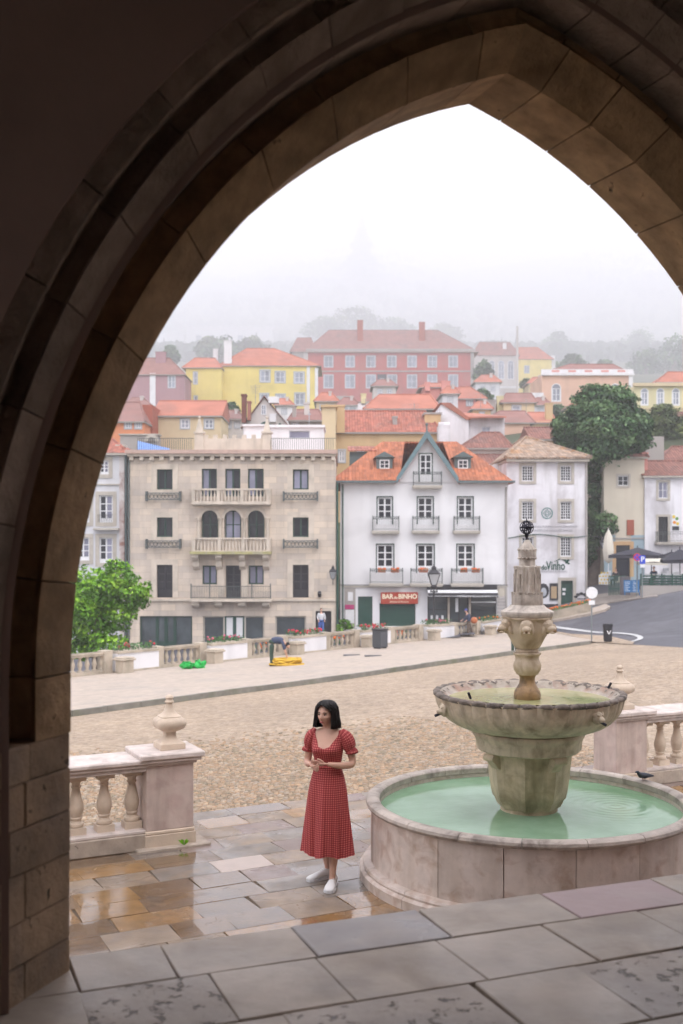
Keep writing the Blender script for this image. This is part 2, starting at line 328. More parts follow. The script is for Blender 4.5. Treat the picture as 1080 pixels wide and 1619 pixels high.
m_frame_w = plain('white_frame', (0.72, 0.72, 0.74), 0.5)
m_frame_g = plain('grey_frame', (0.42, 0.44, 0.48), 0.6)
m_black = plain('black_paint', (0.018, 0.018, 0.024), 0.45)
m_glass = G('window_glass', (0.018, 0.02, 0.028))
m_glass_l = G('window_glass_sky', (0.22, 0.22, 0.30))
m_glass_c = G('window_glass_curtain', (0.40, 0.36, 0.36), r=0.3)
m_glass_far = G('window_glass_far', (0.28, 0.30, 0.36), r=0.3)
m_shop = M('shop_glass', (0.07, 0.085, 0.095), r=0.08, var=0.5, sc=0.6, spec=0.4)
m_ironwork = plain('ironwork', (0.10, 0.115, 0.115), 0.6, 0.3)
m_bluegrey = plain('bargeboard_blue_grey', (0.13, 0.195, 0.215), 0.6)
m_dormer = plain('dormer_dark', (0.10, 0.135, 0.14), 0.6)
def tile(name, c, c2, p=(0.24, 0.19)): return M(name, c, r=0.8, var=0.14, sc=1.2, c2=c2, sc2=0.5, amt2=0.7, tiles=p, bump=0.8, bsc=20)
m_tile_o = tile('roof_tile_orange', (0.40, 0.135, 0.065), (0.27, 0.11, 0.07))
m_tile_r = tile('roof_tile_red', (0.36, 0.12, 0.08), (0.27, 0.13, 0.10))
m_tile_b = tile('roof_tile_brown', (0.24, 0.105, 0.08), (0.17, 0.10, 0.09))
m_tile_l = M('roof_tile_lichen', (0.34, 0.25, 0.19), r=0.9, var=0.3, sc=1.6, c2=(0.40, 0.20, 0.08), sc2=1.1, amt2=0.8, tiles=(0.24, 0.19), bump=0.8, bsc=20)
m_tile_f = M('roof_tile_far', (0.40, 0.15, 0.10), r=0.85, var=0.2, sc=0.5, c2=(0.32, 0.15, 0.12), sc2=0.2, amt2=0.7)
m_tile_fd = M('roof_tile_far_dull', (0.26, 0.13, 0.11), r=0.85, var=0.2, sc=0.5, c2=(0.2, 0.13, 0.12), sc2=0.2, amt2=0.7)
def wallm(name, c, c2=None, st=0.3): return M(name, c, r=0.85, var=0.08, sc=0.3, c2=c2 or tuple(x * 0.75 for x in c), sc2=0.15, amt2=0.6, streak=(tuple(x * 0.65 for x in c), 0.5, st))
m_yel = wallm('yellow_render', (0.74, 0.60, 0.20)); m_red = wallm('red_render', (0.44, 0.085, 0.065), (0.36, 0.13, 0.10), 0.4)
m_mauve = wallm('mauve_render', (0.40, 0.23, 0.25)); m_ochre = wallm('ochre_render', (0.56, 0.40, 0.22), (0.42, 0.22, 0.12), 0.6)
m_orange = wallm('orange_render', (0.66, 0.25, 0.12)); m_peach = wallm('peach_render', (0.68, 0.44, 0.33)); m_pink = wallm('pink_render', (0.64, 0.28, 0.24))
m_cream = wallm('cream_far', (0.62, 0.50, 0.32)); m_pale = wallm('pale_render', (0.56, 0.52, 0.50)); m_greyst = wallm('grey_stone', (0.36, 0.33, 0.31))
m_lemon = wallm('lemon_render', (0.66, 0.60, 0.36)); m_slate = wallm('slate_blue_render', (0.14, 0.17, 0.19)); m_teal = wallm('pale_blue_render', (0.34, 0.44, 0.50))
m_brick = wallm('red_brick', (0.36, 0.10, 0.06))
# plants
def leafm(name, c, t=0.25):
    m = M(name, c, r=0.6, var=0.35, sc=0.9, spec=0.3)
    b = m.node_tree.nodes['Principled BSDF']; return m
m_leaf = [leafm('leaf_dark', (0.028, 0.068, 0.024)), leafm('leaf_mid', (0.068, 0.145, 0.052)), leafm('leaf_light', (0.16, 0.26, 0.11))]
m_leaf_b = [leafm('spring_leaf_dark', (0.07, 0.18, 0.012)), leafm('spring_leaf', (0.16, 0.36, 0.02)), leafm('spring_leaf_light', (0.28, 0.50, 0.04))]
m_leaf_o = [leafm('olive_leaf_dark', (0.05, 0.08, 0.03)), leafm('olive_leaf', (0.10, 0.14, 0.05)), leafm('olive_leaf_light', (0.17, 0.22, 0.07))]
m_bark = M('bark', (0.14, 0.11, 0.09), r=0.9, var=0.3, sc=4, bump=0.6, bsc=12)
m_for = M('forest_leaf', (0.03, 0.05, 0.03), r=0.9, var=0.5, sc=0.08)
m_flr = plain('red_flower', (0.5, 0.02, 0.05)); m_flo = plain('orange_flower', (0.75, 0.16, 0.02))
# people
m_skin = M('skin', (0.56, 0.33, 0.245), r=0.5, var=0.05, sc=12); m_skin.node_tree.nodes['Principled BSDF'].inputs['Subsurface Weight'].default_value = 0.08
m_hair = M('black_hair', (0.010, 0.007, 0.007), r=0.5, var=0.3, sc=30, spec=0.2)
m_lip = plain('lips', (0.42, 0.12, 0.11), 0.4); m_eye = plain('eye_white', (0.7, 0.68, 0.66), 0.2); m_iris = plain('iris', (0.03, 0.018, 0.012), 0.2)
m_shoe = plain('white_canvas', (0.76, 0.75, 0.74), 0.6)
def gingham():
    m = bpy.data.materials.new('red_gingham'); m.use_nodes = True; n = m.node_tree.nodes; L = m.node_tree.links
    b = n['Principled BSDF']; b.inputs['Roughness'].default_value = 0.8
    uv = n.new('ShaderNodeTexCoord'); sx = n.new('ShaderNodeSeparateXYZ'); L.new(uv.outputs['UV'], sx.inputs[0])
    fs = []
    for i in range(2):
        a = n.new('ShaderNodeMath'); a.operation = 'MULTIPLY'; a.inputs[1].default_value = 1 / 0.0195; L.new(sx.outputs[i], a.inputs[0])
        f = n.new('ShaderNodeMath'); f.operation = 'FRACT'; L.new(a.outputs[0], f.inputs[0])
        g = n.new('ShaderNodeMath'); g.operation = 'GREATER_THAN'; g.inputs[1].default_value = 0.62; L.new(f.outputs[0], g.inputs[0]); fs.append(g)
    s = n.new('ShaderNodeMath'); s.operation = 'ADD'; L.new(fs[0].outputs[0], s.inputs[0]); L.new(fs[1].outputs[0], s.inputs[1])
    h = n.new('ShaderNodeMath'); h.operation = 'MULTIPLY'; h.inputs[1].default_value = 0.5; L.new(s.outputs[0], h.inputs[0])
    cr = n.new('ShaderNodeValToRGB'); e = cr.color_ramp.elements; e[0].color = (0.22, 0.014, 0.02, 1); e[1].color = (0.60, 0.20, 0.17, 1)
    x = e.new(0.5); x.color = (0.38, 0.045, 0.045, 1); L.new(h.outputs[0], cr.inputs[0]); L.new(cr.outputs[0], b.inputs['Base Color']); return m
m_ging = gingham()
def water(name, c, r, rings, amp=0.35, sc=14):
    m = bpy.data.materials.new(name); m.use_nodes = True; n = m.node_tree.nodes; L = m.node_tree.links
    b = n['Principled BSDF']; b.inputs['Roughness'].default_value = r; b.inputs['IOR'].default_value = 1.33; b.inputs['Specular IOR Level'].default_value = 0.55
    geo = n.new('ShaderNodeNewGeometry')
    no = n.new('ShaderNodeTexNoise'); no.inputs['Scale'].default_value = 1.3; no.inputs['Detail'].default_value = 4; L.new(geo.outputs[0], no.inputs[0])
    cr = n.new('ShaderNodeValToRGB'); e = cr.color_ramp.elements; e[0].position = 0.35; e[0].color = (c[0] * .62, c[1] * .74, c[2] * .6, 1); e[1].position = 0.65; e[1].color = (*[x * 1.15 for x in c], 1)
    L.new(no.outputs[0], cr.inputs[0]); L.new(cr.outputs[0], b.inputs['Base Color'])
    tot = None
    for (x, y, f, k) in rings:     # real concentric ripples round where the spouts fall
        d = n.new('ShaderNodeVectorMath'); d.operation = 'DISTANCE'; L.new(geo.outputs[0], d.inputs[0]); d.inputs[1].default_value = (x, y, WATER_Z)
        a = n.new('ShaderNodeMath'); a.operation = 'MULTIPLY'; a.inputs[1].default_value = f; L.new(d.outputs['Value'], a.inputs[0])
        sn = n.new('ShaderNodeMath'); sn.operation = 'SINE'; L.new(a.outputs[0], sn.inputs[0])
        fo = n.new('ShaderNodeMapRange'); fo.inputs[1].default_value = 0; fo.inputs[2].default_value = 0.75; fo.inputs[3].default_value = k; fo.inputs[4].default_value = 0.03; L.new(d.outputs['Value'], fo.inputs[0])
        mu = n.new('ShaderNodeMath'); mu.operation = 'MULTIPLY'; L.new(sn.outputs[0], mu.inputs[0]); L.new(fo.outputs[0], mu.inputs[1])
        if tot is None: tot = mu
        else:
            ad = n.new('ShaderNodeMath'); L.new(tot.outputs[0], ad.inputs[0]); L.new(mu.outputs[0], ad.inputs[1]); tot = ad
    n2 = n.new('ShaderNodeTexNoise'); n2.inputs['Scale'].default_value = sc; n2.inputs['Detail'].default_value = 3; L.new(geo.outputs[0], n2.inputs[0])
    ad = n.new('ShaderNodeMath'); L.new(n2.outputs[0], ad.inputs[0])
    if tot: L.new(tot.outputs[0], ad.inputs[1])
    bp = n.new('ShaderNodeBump'); bp.inputs['Strength'].default_value = amp; bp.inputs['Distance'].default_value = 0.01; L.new(ad.outputs[0], bp.inputs['Height']); L.new(bp.outputs[0], b.inputs['Normal'])
    return m
WATER_Z = 0.62
# ------------------------------------------------------------------ terrain functions
def tps(P):
    P = np.array(P, float); n = len(P); xy = P[:, :2] / 10.0
    d = np.linalg.norm(xy[:, None] - xy[None], axis=2); K = np.where(d > 0, d * d * np.log(d + 1e-9), 0) + np.eye(n) * 0.02
    Q = np.hstack([np.ones((n, 1)), xy]); A = np.zeros((n + 3, n + 3)); A[:n, :n] = K; A[:n, n:] = Q; A[n:, :n] = Q.T
    w = np.linalg.solve(A, np.concatenate([P[:, 2], np.zeros(3)]))
    def f(x, y):
        q = np.array([x, y]) / 10.0; dd = np.linalg.norm(xy - q, axis=1)
        k = np.where(dd > 0, dd * dd * np.log(dd + 1e-9), 0)
        return float(k @ w[:n] + w[n] + w[n+1] * q[0] + w[n+2] * q[1])
    return f
def pl(x, y): return 0.81 - 0.063 * y + 0.0553 * x
tp = [(x, y, pl(x, y)) for x, y in ((-20, 20), (-14, 30), (-6.7, 27.2), (-10.8, 43.9), (-4, 53.4), (0.7, 58.4), (5.6, 64.5), (10, 69.4), (6.8, 45), (2, 35), (11.1, 50.6), (-20, 38), (12, 52))]
tp += [(-3.6, 11.6, -0.05), (-0.7, 13.1, -0.03), (3, 14.9, -0.03), (8, 17.2, 0.05), (-10, 8.5, -0.05), (14, 20, 0.1), (8, 30, -0.3), (20, 30, 0.2)]
tp += [(13.9, 44.7, -1.24), (22.5, 72, -0.3), (17.8, 65, -0.6), (18.4, 75, -1.35), (12.7, 63.8, -2.45), (25, 45, -0.6), (35, 70, 1.0), (19, 84, -0.9), (14, 80, -2.2)]
T = tps(tp)
def ssm(a, b, x):
    t = min(1, max(0, (x - a) / (b - a))); return t * t * (3 - 2 * t)
BA, BB = Vector((-10.8, 43.9)), Vector((10.0, 69.4)); BD = (BB - BA).normalized(); BN = Vector((-BD.y, BD.x))
def side_b(x, y): return (Vector((x, y)) - BA).dot(BN)       # >0 beyond the promenade balustrade
def road_z(x, y):
    s = -3.2 + 0.08 * x
    return s + (T(x, y) - s) * ssm(7.5, 13, x)
def hit_T(px, py, f=T, y0=12, y1=100):
    dx, dz = (px - 540) / F, (HY - py) / F; lo = None; y = y0; prev = None
    while y < y1:
        g = CAMZ + dz * y - f(dx * y, y)
        if prev is not None and prev > 0 >= g:
            a, b = y - 0.25, y
            for _ in range(20):
                c = (a + b) / 2
                if CAMZ + dz * c - f(dx * c, c) > 0: a = c
                else: b = c
            return Vector((dx * a, a, f(dx * a, a)))
        prev = g; y += 0.25
    return Vector((dx * y1, y1, f(dx * y1, y1)))
def on_line(px, A=BA, D=BD):       # where the sight line at px crosses a plan line
    r = (px - 540) / F       # x = r*y
    t = (r * A.y - A.x) / (D.x - r * D.y); p = A + D * t; return t, p
def sheet(name, f, x0, x1, y0, y1, nx, ny, keep, mat, dz=0.0, warp=None, skirt=0):
    mb = MB(); idx = {}
    for j in range(ny + 1):
        for i in range(nx + 1):
            x = x0 + (x1 - x0) * i / nx; y = y0 + (y1 - y0) * j / ny
            if warp: x, y = warp(x, y)
            idx[i, j] = len(mb.v); mb.v.append((x, y, f(x, y) + dz))
    for j in range(ny):
        for i in range(nx):
            q = [idx[i, j], idx[i+1, j], idx[i+1, j+1], idx[i, j+1]]
            cx = sum(mb.v[k][0] for k in q) / 4; cy = sum(mb.v[k][1] for k in q) / 4
            if keep is None or keep(cx, cy): mb.f.append(tuple(q)); mb.m.append(0)
    return mb.build(name, mat, smooth=60, kind='structure')
# hill profile behind the town; FAR spreads the slope out in depth
HP = [(80, -4), (84, -3.2), (88, -1.5), (95, 4), (105, 9.5), (115, 11), (130, 14), (170, 22), (200, 26), (250, 34), (290, 41), (420, 72), (480, 79), (650, 112), (900, 172), (1300, 290), (2000, 500), (2300, 505)]
def FAR(y):
    for (a, b), (c, d) in zip(FM, FM[1:]):
        if y <= c: return b + (d - b) * (y - a) / (c - a)
    return y * 2.3
FM = [(0, 0), (100, 100), (170, 225), (290, 520), (325, 1250), (480, 2000), (2000, 4800), (2300, 5200)]
HP = [(FAR(a), CAMZ + (z - CAMZ) * FAR(a) / a) for a, z in HP]
def hill(x, y):
    for (a, za), (b, zb) in zip(HP, HP[1:]):
        if y <= b: z = za + (zb - za) * max(0, y - a) / (b - a); break
    else: z = HP[-1][1]
    if y > 1900: z += (y - 1900) * 0.02 * math.sin(x * 0.006 + 1.3) + (y - 1900) * 0.008 * math.sin(x * 0.021 + y * 0.01)
    z += 4.5 * ssm(15, 30, x) * ssm(84, 100, y) * (1 - ssm(140, 200, y))
    return z
mb = MB(); ys = [84, 86, 88, 91, 95, 100, 105, 110, 120, 130, 150, 170, 200, 230, 260, 290, 350, 420, 480, 520, 600, 800, 1000, 1250, 1500, 1700, 2000, 2500, 3000, 3600, 4200, 4800, 5200]
xs = [-1.1, -0.8, -0.6, -0.5, -0.4, -0.3, -0.2, -0.1, 0, 0.1, 0.2, 0.3, 0.4, 0.5, 0.6, 0.8, 1.1]
for y in ys:
    for x in xs: X = x * (y + 120) ; mb.v.append((X, y, hill(X, y)))
for j in range(len(ys) - 1):
    for i in range(len(xs) - 1):
        a = j * len(xs) + i; mb.f.append((a, a + 1, a + 1 + len(xs), a + len(xs))); mb.m.append(0)
mb.build('hill', m_earth, smooth=60, kind='structure')
mb = MB(); mb.quad((-6200, -300, -12), (6200, -300, -12), (6200, 5400, -12), (-6200, 5400, -12)); mb.build('ground', m_earth, kind='structure')
# ---- town square: cobbles up to the kerb and beyond, promenade, street
TY = R_(27); TU = Vector((math.cos(TY), math.sin(TY))); TN = Vector((-TU.y, TU.x)); TO = Vector((-1.146, 10.439))
def TW(s, w, z=0.0): p = TO + TU * s + TN * w; return Vector((p.x, p.y, z))
TEDGE = 2.28     # the terrace ends and the cobbles begin here
KA = hit_T(115, 1133).to_2d(); KB = hit_T(800, 1037).to_2d(); KC = hit_T(918, 1019).to_2d()
KD = (KB - KA).normalized(); KN = Vector((-KD.y, KD.x))
def side_k(x, y): return (Vector((x, y)) - KA).dot(KN)
def warp_sq(s, w): p = TW(s, w); return p.x, p.y
road_edge = [hit_T(x, y).to_2d() for x, y in ((880, 1004), (915, 1009), (950, 1014), (1000, 1018), (1080, 1024), (1160, 1030))]
def beyond_road(x, y):
    p = Vector((x, y))
    if x < road_edge[0].x - 0.5: return False
    for a, b in zip(road_edge, road_edge[1:]):
        if a.x <= x <= b.x or (b is road_edge[-1] and x > b.x):
            return y > a.y + (b.y - a.y) * (x - a.x) / (b.x - a.x)
    return y > road_edge[0].y
# plaza strip by strip: columns follow the terrace edge, rows run to the far boundary exactly
def strip(name, cols, mat, dz, n=24, f=None, kind=True):
    mb = MB(); g = f or T
    for (a, b) in cols:
        for k in range(n + 1):
            t = (k / n); q = a.lerp(b, t); mb.v.append((q.x, q.y, g(q.x, q.y) + dz))
    for i in range(len(cols) - 1):
        for k in range(n):
            a = i * (n + 1) + k; mb.f.append((a, a + n + 1, a + n + 2, a + 1)); mb.m.append(0)
    return mb.build(name, mat, smooth=60, kind='structure')
far_edge = [KA - KD * 25, KA - KD * 10, KA, KA.lerp(KB, .25), KA.lerp(KB, .5), KA.lerp(KB, .75), KB, KC] + [hit_T(x, y).to_2d() for x, y in ((940, 1013), (960, 1016), (1000, 1019), (1080, 1024), (1160, 1030))] + [Vector((26, 40)), Vector((40, 40))]
near_s = np.linspace(-14, 24, len(far_edge))
strip('town_square', [(TW(s, TEDGE).to_2d(), p) for s, p in zip(near_s, far_edge)], m_cobble, 0.0, 40)
pe = [KA - KD * 25, KA, KA.lerp(KB, .5), KB, KC, KC + Vector((0.9, 0.5))]
pf = [BA - BD * 25, BA, BA.lerp(BB, .5), BB, hit_T(868, 1001).to_2d(), KC + Vector((0.7, 1.6))]
strip('promenade', list(zip(pe, pf)), m_walk, 0.13, 10)
# sandy cobbled tip of the square by the road sign
strip('square_tip', [(p, q) for p, q in zip([KC + Vector((-1.5, 3.2)), KC + Vector((0.7, 1.6)), hit_T(960, 1017).to_2d(), hit_T(1000, 1020).to_2d()],
      [hit_T(862, 996).to_2d(), hit_T(905, 1003).to_2d(), hit_T(962, 1006).to_2d(), hit_T(1003, 1016).to_2d()])], m_cobble, 0.03, 6)
road_far = lambda x, y: True
sheet('road', road_z, -45, 48, 40, 87, 93, 47, lambda x, y: side_b(x, y) > -0.6 or beyond_road(x, y + 1.5) or x > 12, m_road, -0.02)
# kerb stones along the promenade
kerb = thing('promenade_kerb', 'worn kerb of long stones between the promenade and the cobbled square', 'kerb', (KA.x, KA.y, T(KA.x, KA.y)))
Lk = (KC - KA).length; nk = int(Lk / 1.1)
for i in range(-8, nk):
    a = KA + KD * (i * Lk / nk); b = KA + KD * ((i + 1) * Lk / nk - 0.015)
    if b.y < 18: continue
    w = KN * 0.22; j = random.uniform(-.008, .008)
    lo = [(p.x, p.y, T(p.x, p.y) - 0.12) for p in (a, b, b + w, a + w)]
    hi = [(p.x, p.y, T(p.x, p.y) + 0.155 + j) for p in (a, b, b + w, a + w)]
    m = MB(); m.hexa(lo, hi); m.build('kerb_stone', m_kerb, kerb)
# ---- near cobbles as real stones
def cobbles():
    V = []; Fc = []; Cc = []
    pal = np.array([(0.35, 0.245, 0.155), (0.32, 0.225, 0.145), (0.40, 0.30, 0.205), (0.29, 0.215, 0.145), (0.38, 0.25, 0.15), (0.34, 0.275, 0.21), (0.24, 0.19, 0.125)])
    w = TEDGE + 0.03; row = 0
    while w < TEDGE + 7.5:
        h = 0.058 + 0.014 * rng.random(); s = -6 + (row % 2) * 0.05
        while s < 7.5:
            L = 0.058 + 0.035 * rng.random()
            if (w - TEDGE - 3.0) / 4.5 > rng.random(): s += L; continue
            g = 0.006; zt = 0.016 + 0.010 * rng.random(); tilt = rng.normal(0, 0.004, 4)
            c = pal[rng.integers(0, 7)] * rng.uniform(0.8, 1.2)
            base = [(s + g, w + g), (s + L - g, w + g), (s + L - g, w + h - g), (s + g, w + h - g)]
            jit = rng.normal(0, 0.004, (4, 2)); n0 = len(V)
            for k, (a, b) in enumerate(base):
                p = TW(a + jit[k, 0], b + jit[k, 1]); V.append((p.x, p.y, T(p.x, p.y) - 0.01))
            cx, cy = s + L / 2, w + h / 2
            for k, (a, b) in enumerate(base):
                p = TW(a + jit[k, 0] + (cx - a) * 0.25, b + jit[k, 1] + (cy - b) * 0.25); V.append((p.x, p.y, T(p.x, p.y) + zt + tilt[k]))
            Fc += [(n0+4, n0+5, n0+6, n0+7)] + [(n0 + k, n0 + (k+1) % 4, n0 + 4 + (k+1) % 4, n0 + 4 + k) for k in range(4)]
            Cc += [(*c, 1)] * 20
            s += L
        w += h; row += 1
    me = bpy.data.meshes.new('square_cobbles'); me.from_pydata(V, [], Fc); me.materials.append(cobble_attr_mat())
    ca = me.color_attributes.new('stone', 'FLOAT_COLOR', 'CORNER'); ca.data.foreach_set('color', np.array(Cc, dtype=np.float32).ravel())
    me.polygons.foreach_set('use_smooth', [True] * len(me.polygons))
    link('square_cobbles', me, kind='stuff')
cobbles()
# ------------------------------------------------------------------ the portico: arch, wall, floor
PY = R_(21); PU = Vector((math.cos(PY), math.sin(PY))); PN = Vector((-PU.y, PU.x)); PJ = Vector((-0.997, 4.03)); FZ = 1.61
def WP(s, w, z): p = PJ + PU * s + PN * w; return (p.x, p.y, z)
RA, ZS, SA = 2.6, 2.71, 1.831
ZSTOP = 2.49
def arc(e, th, d, side):       # a point e outside the intrados, at angle th above springing
    s = RA - (RA + e) * math.cos(th); z = ZS + (RA + e) * math.sin(th)
    if side > 0: s = 2 * SA - s
    return WP(s, -d, z)
def thmax(e): return math.acos((RA - SA) / (RA + e))
arch = thing('stone_arch', 'tall pointed arch of dark weathered stone framing the square', 'arch', (PJ.x, PJ.y, FZ))
PIN = [(0.0, -0.36), (0.0, 0.0), (0.128, 0.142), (0.140, 0.150), (0.150, 0.075), (0.215, 0.062), (0.236, 0.075), (0.236, -0.36)]
POUT = [(0.240, 0.05), (0.240, 0.266), (0.252, 0.280), (0.342, 0.380), (0.350, 0.386), (0.358, 0.330), (0.410, 0.322), (0.424, 0.340), (0.424, 0.438), (0.432, 0.446), (0.442, 0.440), (0.50, 0.452), (0.56, 0.458), (0.56, 0.10)]
def voussoir(prof, t0, t1, side, mat, g=0.0012, jit=0.0):
    n = max(2, int((t1 - t0) / R_(2.2))); rr = []
    for k in range(n + 1):
        t = t0 + g + (t1 - t0 - 2 * g) * k / n
        rr.append([arc(e, min(t, thmax(e)) if t1 > R_(70) else t, d + jit * (1 if d > 0.05 else 0), side) for e, d in prof])
    if side < 0: rr = [list(reversed(r)) for r in rr]
    m = MB(); m.rings(rr); return m.build('voussoir', mat, arch, smooth=35)
def vertical(prof, z0, z1, side, mat):
    rr = []
    for z in (z0, z1):
        rr.append([WP(-e if side < 0 else 2 * SA + e, -d, z) for e, d in prof])
    if side < 0: rr = [list(reversed(r)) for r in rr]
    m = MB(); m.rings(rr); return m.build('jamb_stone', mat, arch, smooth=35)
def trim(prof): return prof
TI = {-1: [0, 7.2, 17.2, 26.4, 36.5, 45.7, 53.5, 61.5, 69.3, 75.9], 1: [0, 9, 18, 27, 35, 42, 49.5, 57.0, 63.0, 69, 75.9]}
TO_ = {-1: [0, 10.7, 18.2, 25.7, 32.6, 40.2, 47.6, 54.1, 61, 67.5, 76.6], 1: [0, 9, 18, 26, 34, 42, 49, 55, 60.5, 64.2, 69.4, 76.6]}
for side in (-1, 1):
    ti = TI[side]
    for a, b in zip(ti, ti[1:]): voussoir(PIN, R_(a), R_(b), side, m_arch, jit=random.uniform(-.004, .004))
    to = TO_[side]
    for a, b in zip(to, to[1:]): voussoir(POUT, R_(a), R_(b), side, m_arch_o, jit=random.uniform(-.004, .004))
    vertical(PIN, ZSTOP, ZS - 0.004, side, m_arch); vertical(POUT, ZSTOP, ZS - 0.004, side, m_arch_o)
# jamb below the stops: one splayed face of coursed blocks
def jp(k, inset=0.0):       # along the splay, k metres from the opening edge (plan e,d)
    e = 0.669 * k; d = 0.743 * k; return e + 0.743 * inset, d - 0.669 * inset
cz = [FZ - 0.02, 1.735, 1.885, 2.05, 2.205, 2.36, ZSTOP]
for side in (-1, 1):
    for i, (z0, z1) in enumerate(zip(cz, cz[1:])):
        cuts = [0, 0.36, 0.76] if i % 2 else [0, 0.27, 0.52, 0.76]
        if i == 5: cuts = [0, 0.24, 0.76]
        for a, b in zip(cuts, cuts[1:]):
            off = random.uniform(-0.005, 0.004); g = 0.0025
            aa, bb = a + (g if a > 0 else 0), b - g
            pts = [jp(aa, off + 0.0), jp(bb, off), jp(bb, 0.16), jp(aa, 0.16)]
            if a == 0: pts = [jp(0.012, off), jp(bb, off), jp(bb, 0.16), (0.25, -0.36), (off * 0.4 + 0.004, -0.36), (off * .4 + 0.004, 0.0)]
            P = lambda z: [WP(-e if side < 0 else 2 * SA + e, -d, z) for e, d in pts]
            lo, hi = P(z0 + g * 0.7), P(z1 - g * 0.7)
            if side < 0: lo.reverse(); hi.reverse()
            m = MB(); m.hexa(lo, hi); o = m.build('jamb_block', m_jamb, arch, bev=0.005)
    # mortar core behind the blocks
    pts = [jp(0.015, 0.009), jp(0.75, 0.009), (0.56, 0.10), (0.24, -0.34), (0.012, -0.34)]
    P = lambda z: [WP(-e if side < 0 else 2 * SA + e, -d, z) for e, d in pts]
    lo, hi = P(FZ - 0.3), P(ZSTOP - 0.006)
    if side < 0: lo.reverse(); hi.reverse()
    m = MB(); m.hexa(lo, hi); m.build('mortar_core', m_mort, arch)
# portico wall with the pointed opening, inner and outer face, ceiling, back and side walls
def wallface(mb, e, d, z0, flip=False, s_l=-5.0, s_r=10.0, ztop=7.2):
    L = [(-e, z0)] + [(RA - (RA + e) * math.cos(t), ZS + (RA + e) * math.sin(t)) for t in np.linspace(0, thmax(e), 40)]
    Rr = [(2 * SA - s, z) for s, z in L]
    for P, E in ((L, s_l), (Rr, s_r)):
        for (s0, a), (s1, b) in zip(P, P[1:]): mb.quad(WP(s0, -d, a), WP(s1, -d, b), WP(E, -d, b), WP(E, -d, a))
    za = L[-1][1]; mb.quad(WP(s_l, -d, za), WP(s_r, -d, za), WP(s_r, -d, ztop), WP(s_l, -d, ztop))
mb = MB(); wallface(mb, 0.508, 0.50, FZ - 0.05)
L = [(RA - (RA + .508) * math.cos(t), ZS + (RA + .508) * math.sin(t)) for t in np.linspace(0, thmax(.508), 40)]
L = [(-.508, FZ - .05)] + L
for (s0, a), (s1, b) in zip(L, L[1:]):
    mb.quad(WP(s0, -.5, a), WP(s1, -.5, b), WP(s1, 0.0, b), WP(s0, 0.0, a)); mb.quad(WP(2*SA-s0, -.5, a), WP(2*SA-s1, -.5, b), WP(2*SA-s1, 0, b), WP(2*SA-s0, 0, a))
wallface(mb, 0.20, -0.36, -0.3)
wallface(mb, 0.24, 0.3, FZ - 0.05)
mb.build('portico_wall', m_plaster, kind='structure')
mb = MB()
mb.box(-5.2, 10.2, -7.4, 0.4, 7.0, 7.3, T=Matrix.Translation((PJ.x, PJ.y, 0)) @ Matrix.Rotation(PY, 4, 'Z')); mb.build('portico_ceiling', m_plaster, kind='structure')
TP = Matrix.Translation((PJ.x, PJ.y, 0)) @ Matrix.Rotation(PY, 4, 'Z')
def pierwall(name, s0, s1, w0, w1, z0=FZ - 0.05, z1=7.0): m = MB(); m.box(s0, s1, w0, w1, z0, z1, T=TP); m.build(name, m_plaster, kind='structure')
pierwall('back_wall', -5.2, 10.2, -7.6, -7.3)
pierwall('left_wall', -5.3, -5.0, -7.3, -6.6); pierwall('left_wall', -5.3, -5.0, -1.6, -0.5); pierwall('left_wall', -5.3, -5.0, -6.6, -1.6, 5.6, 7.0)
pierwall('right_wall', 10.0, 10.3, -7.3, -6.6); pierwall('right_wall', 10.0, 10.3, -1.2, -0.5); pierwall('right_wall', 10.0, 10.3, -6.6, -1.2, 5.6, 7.0)
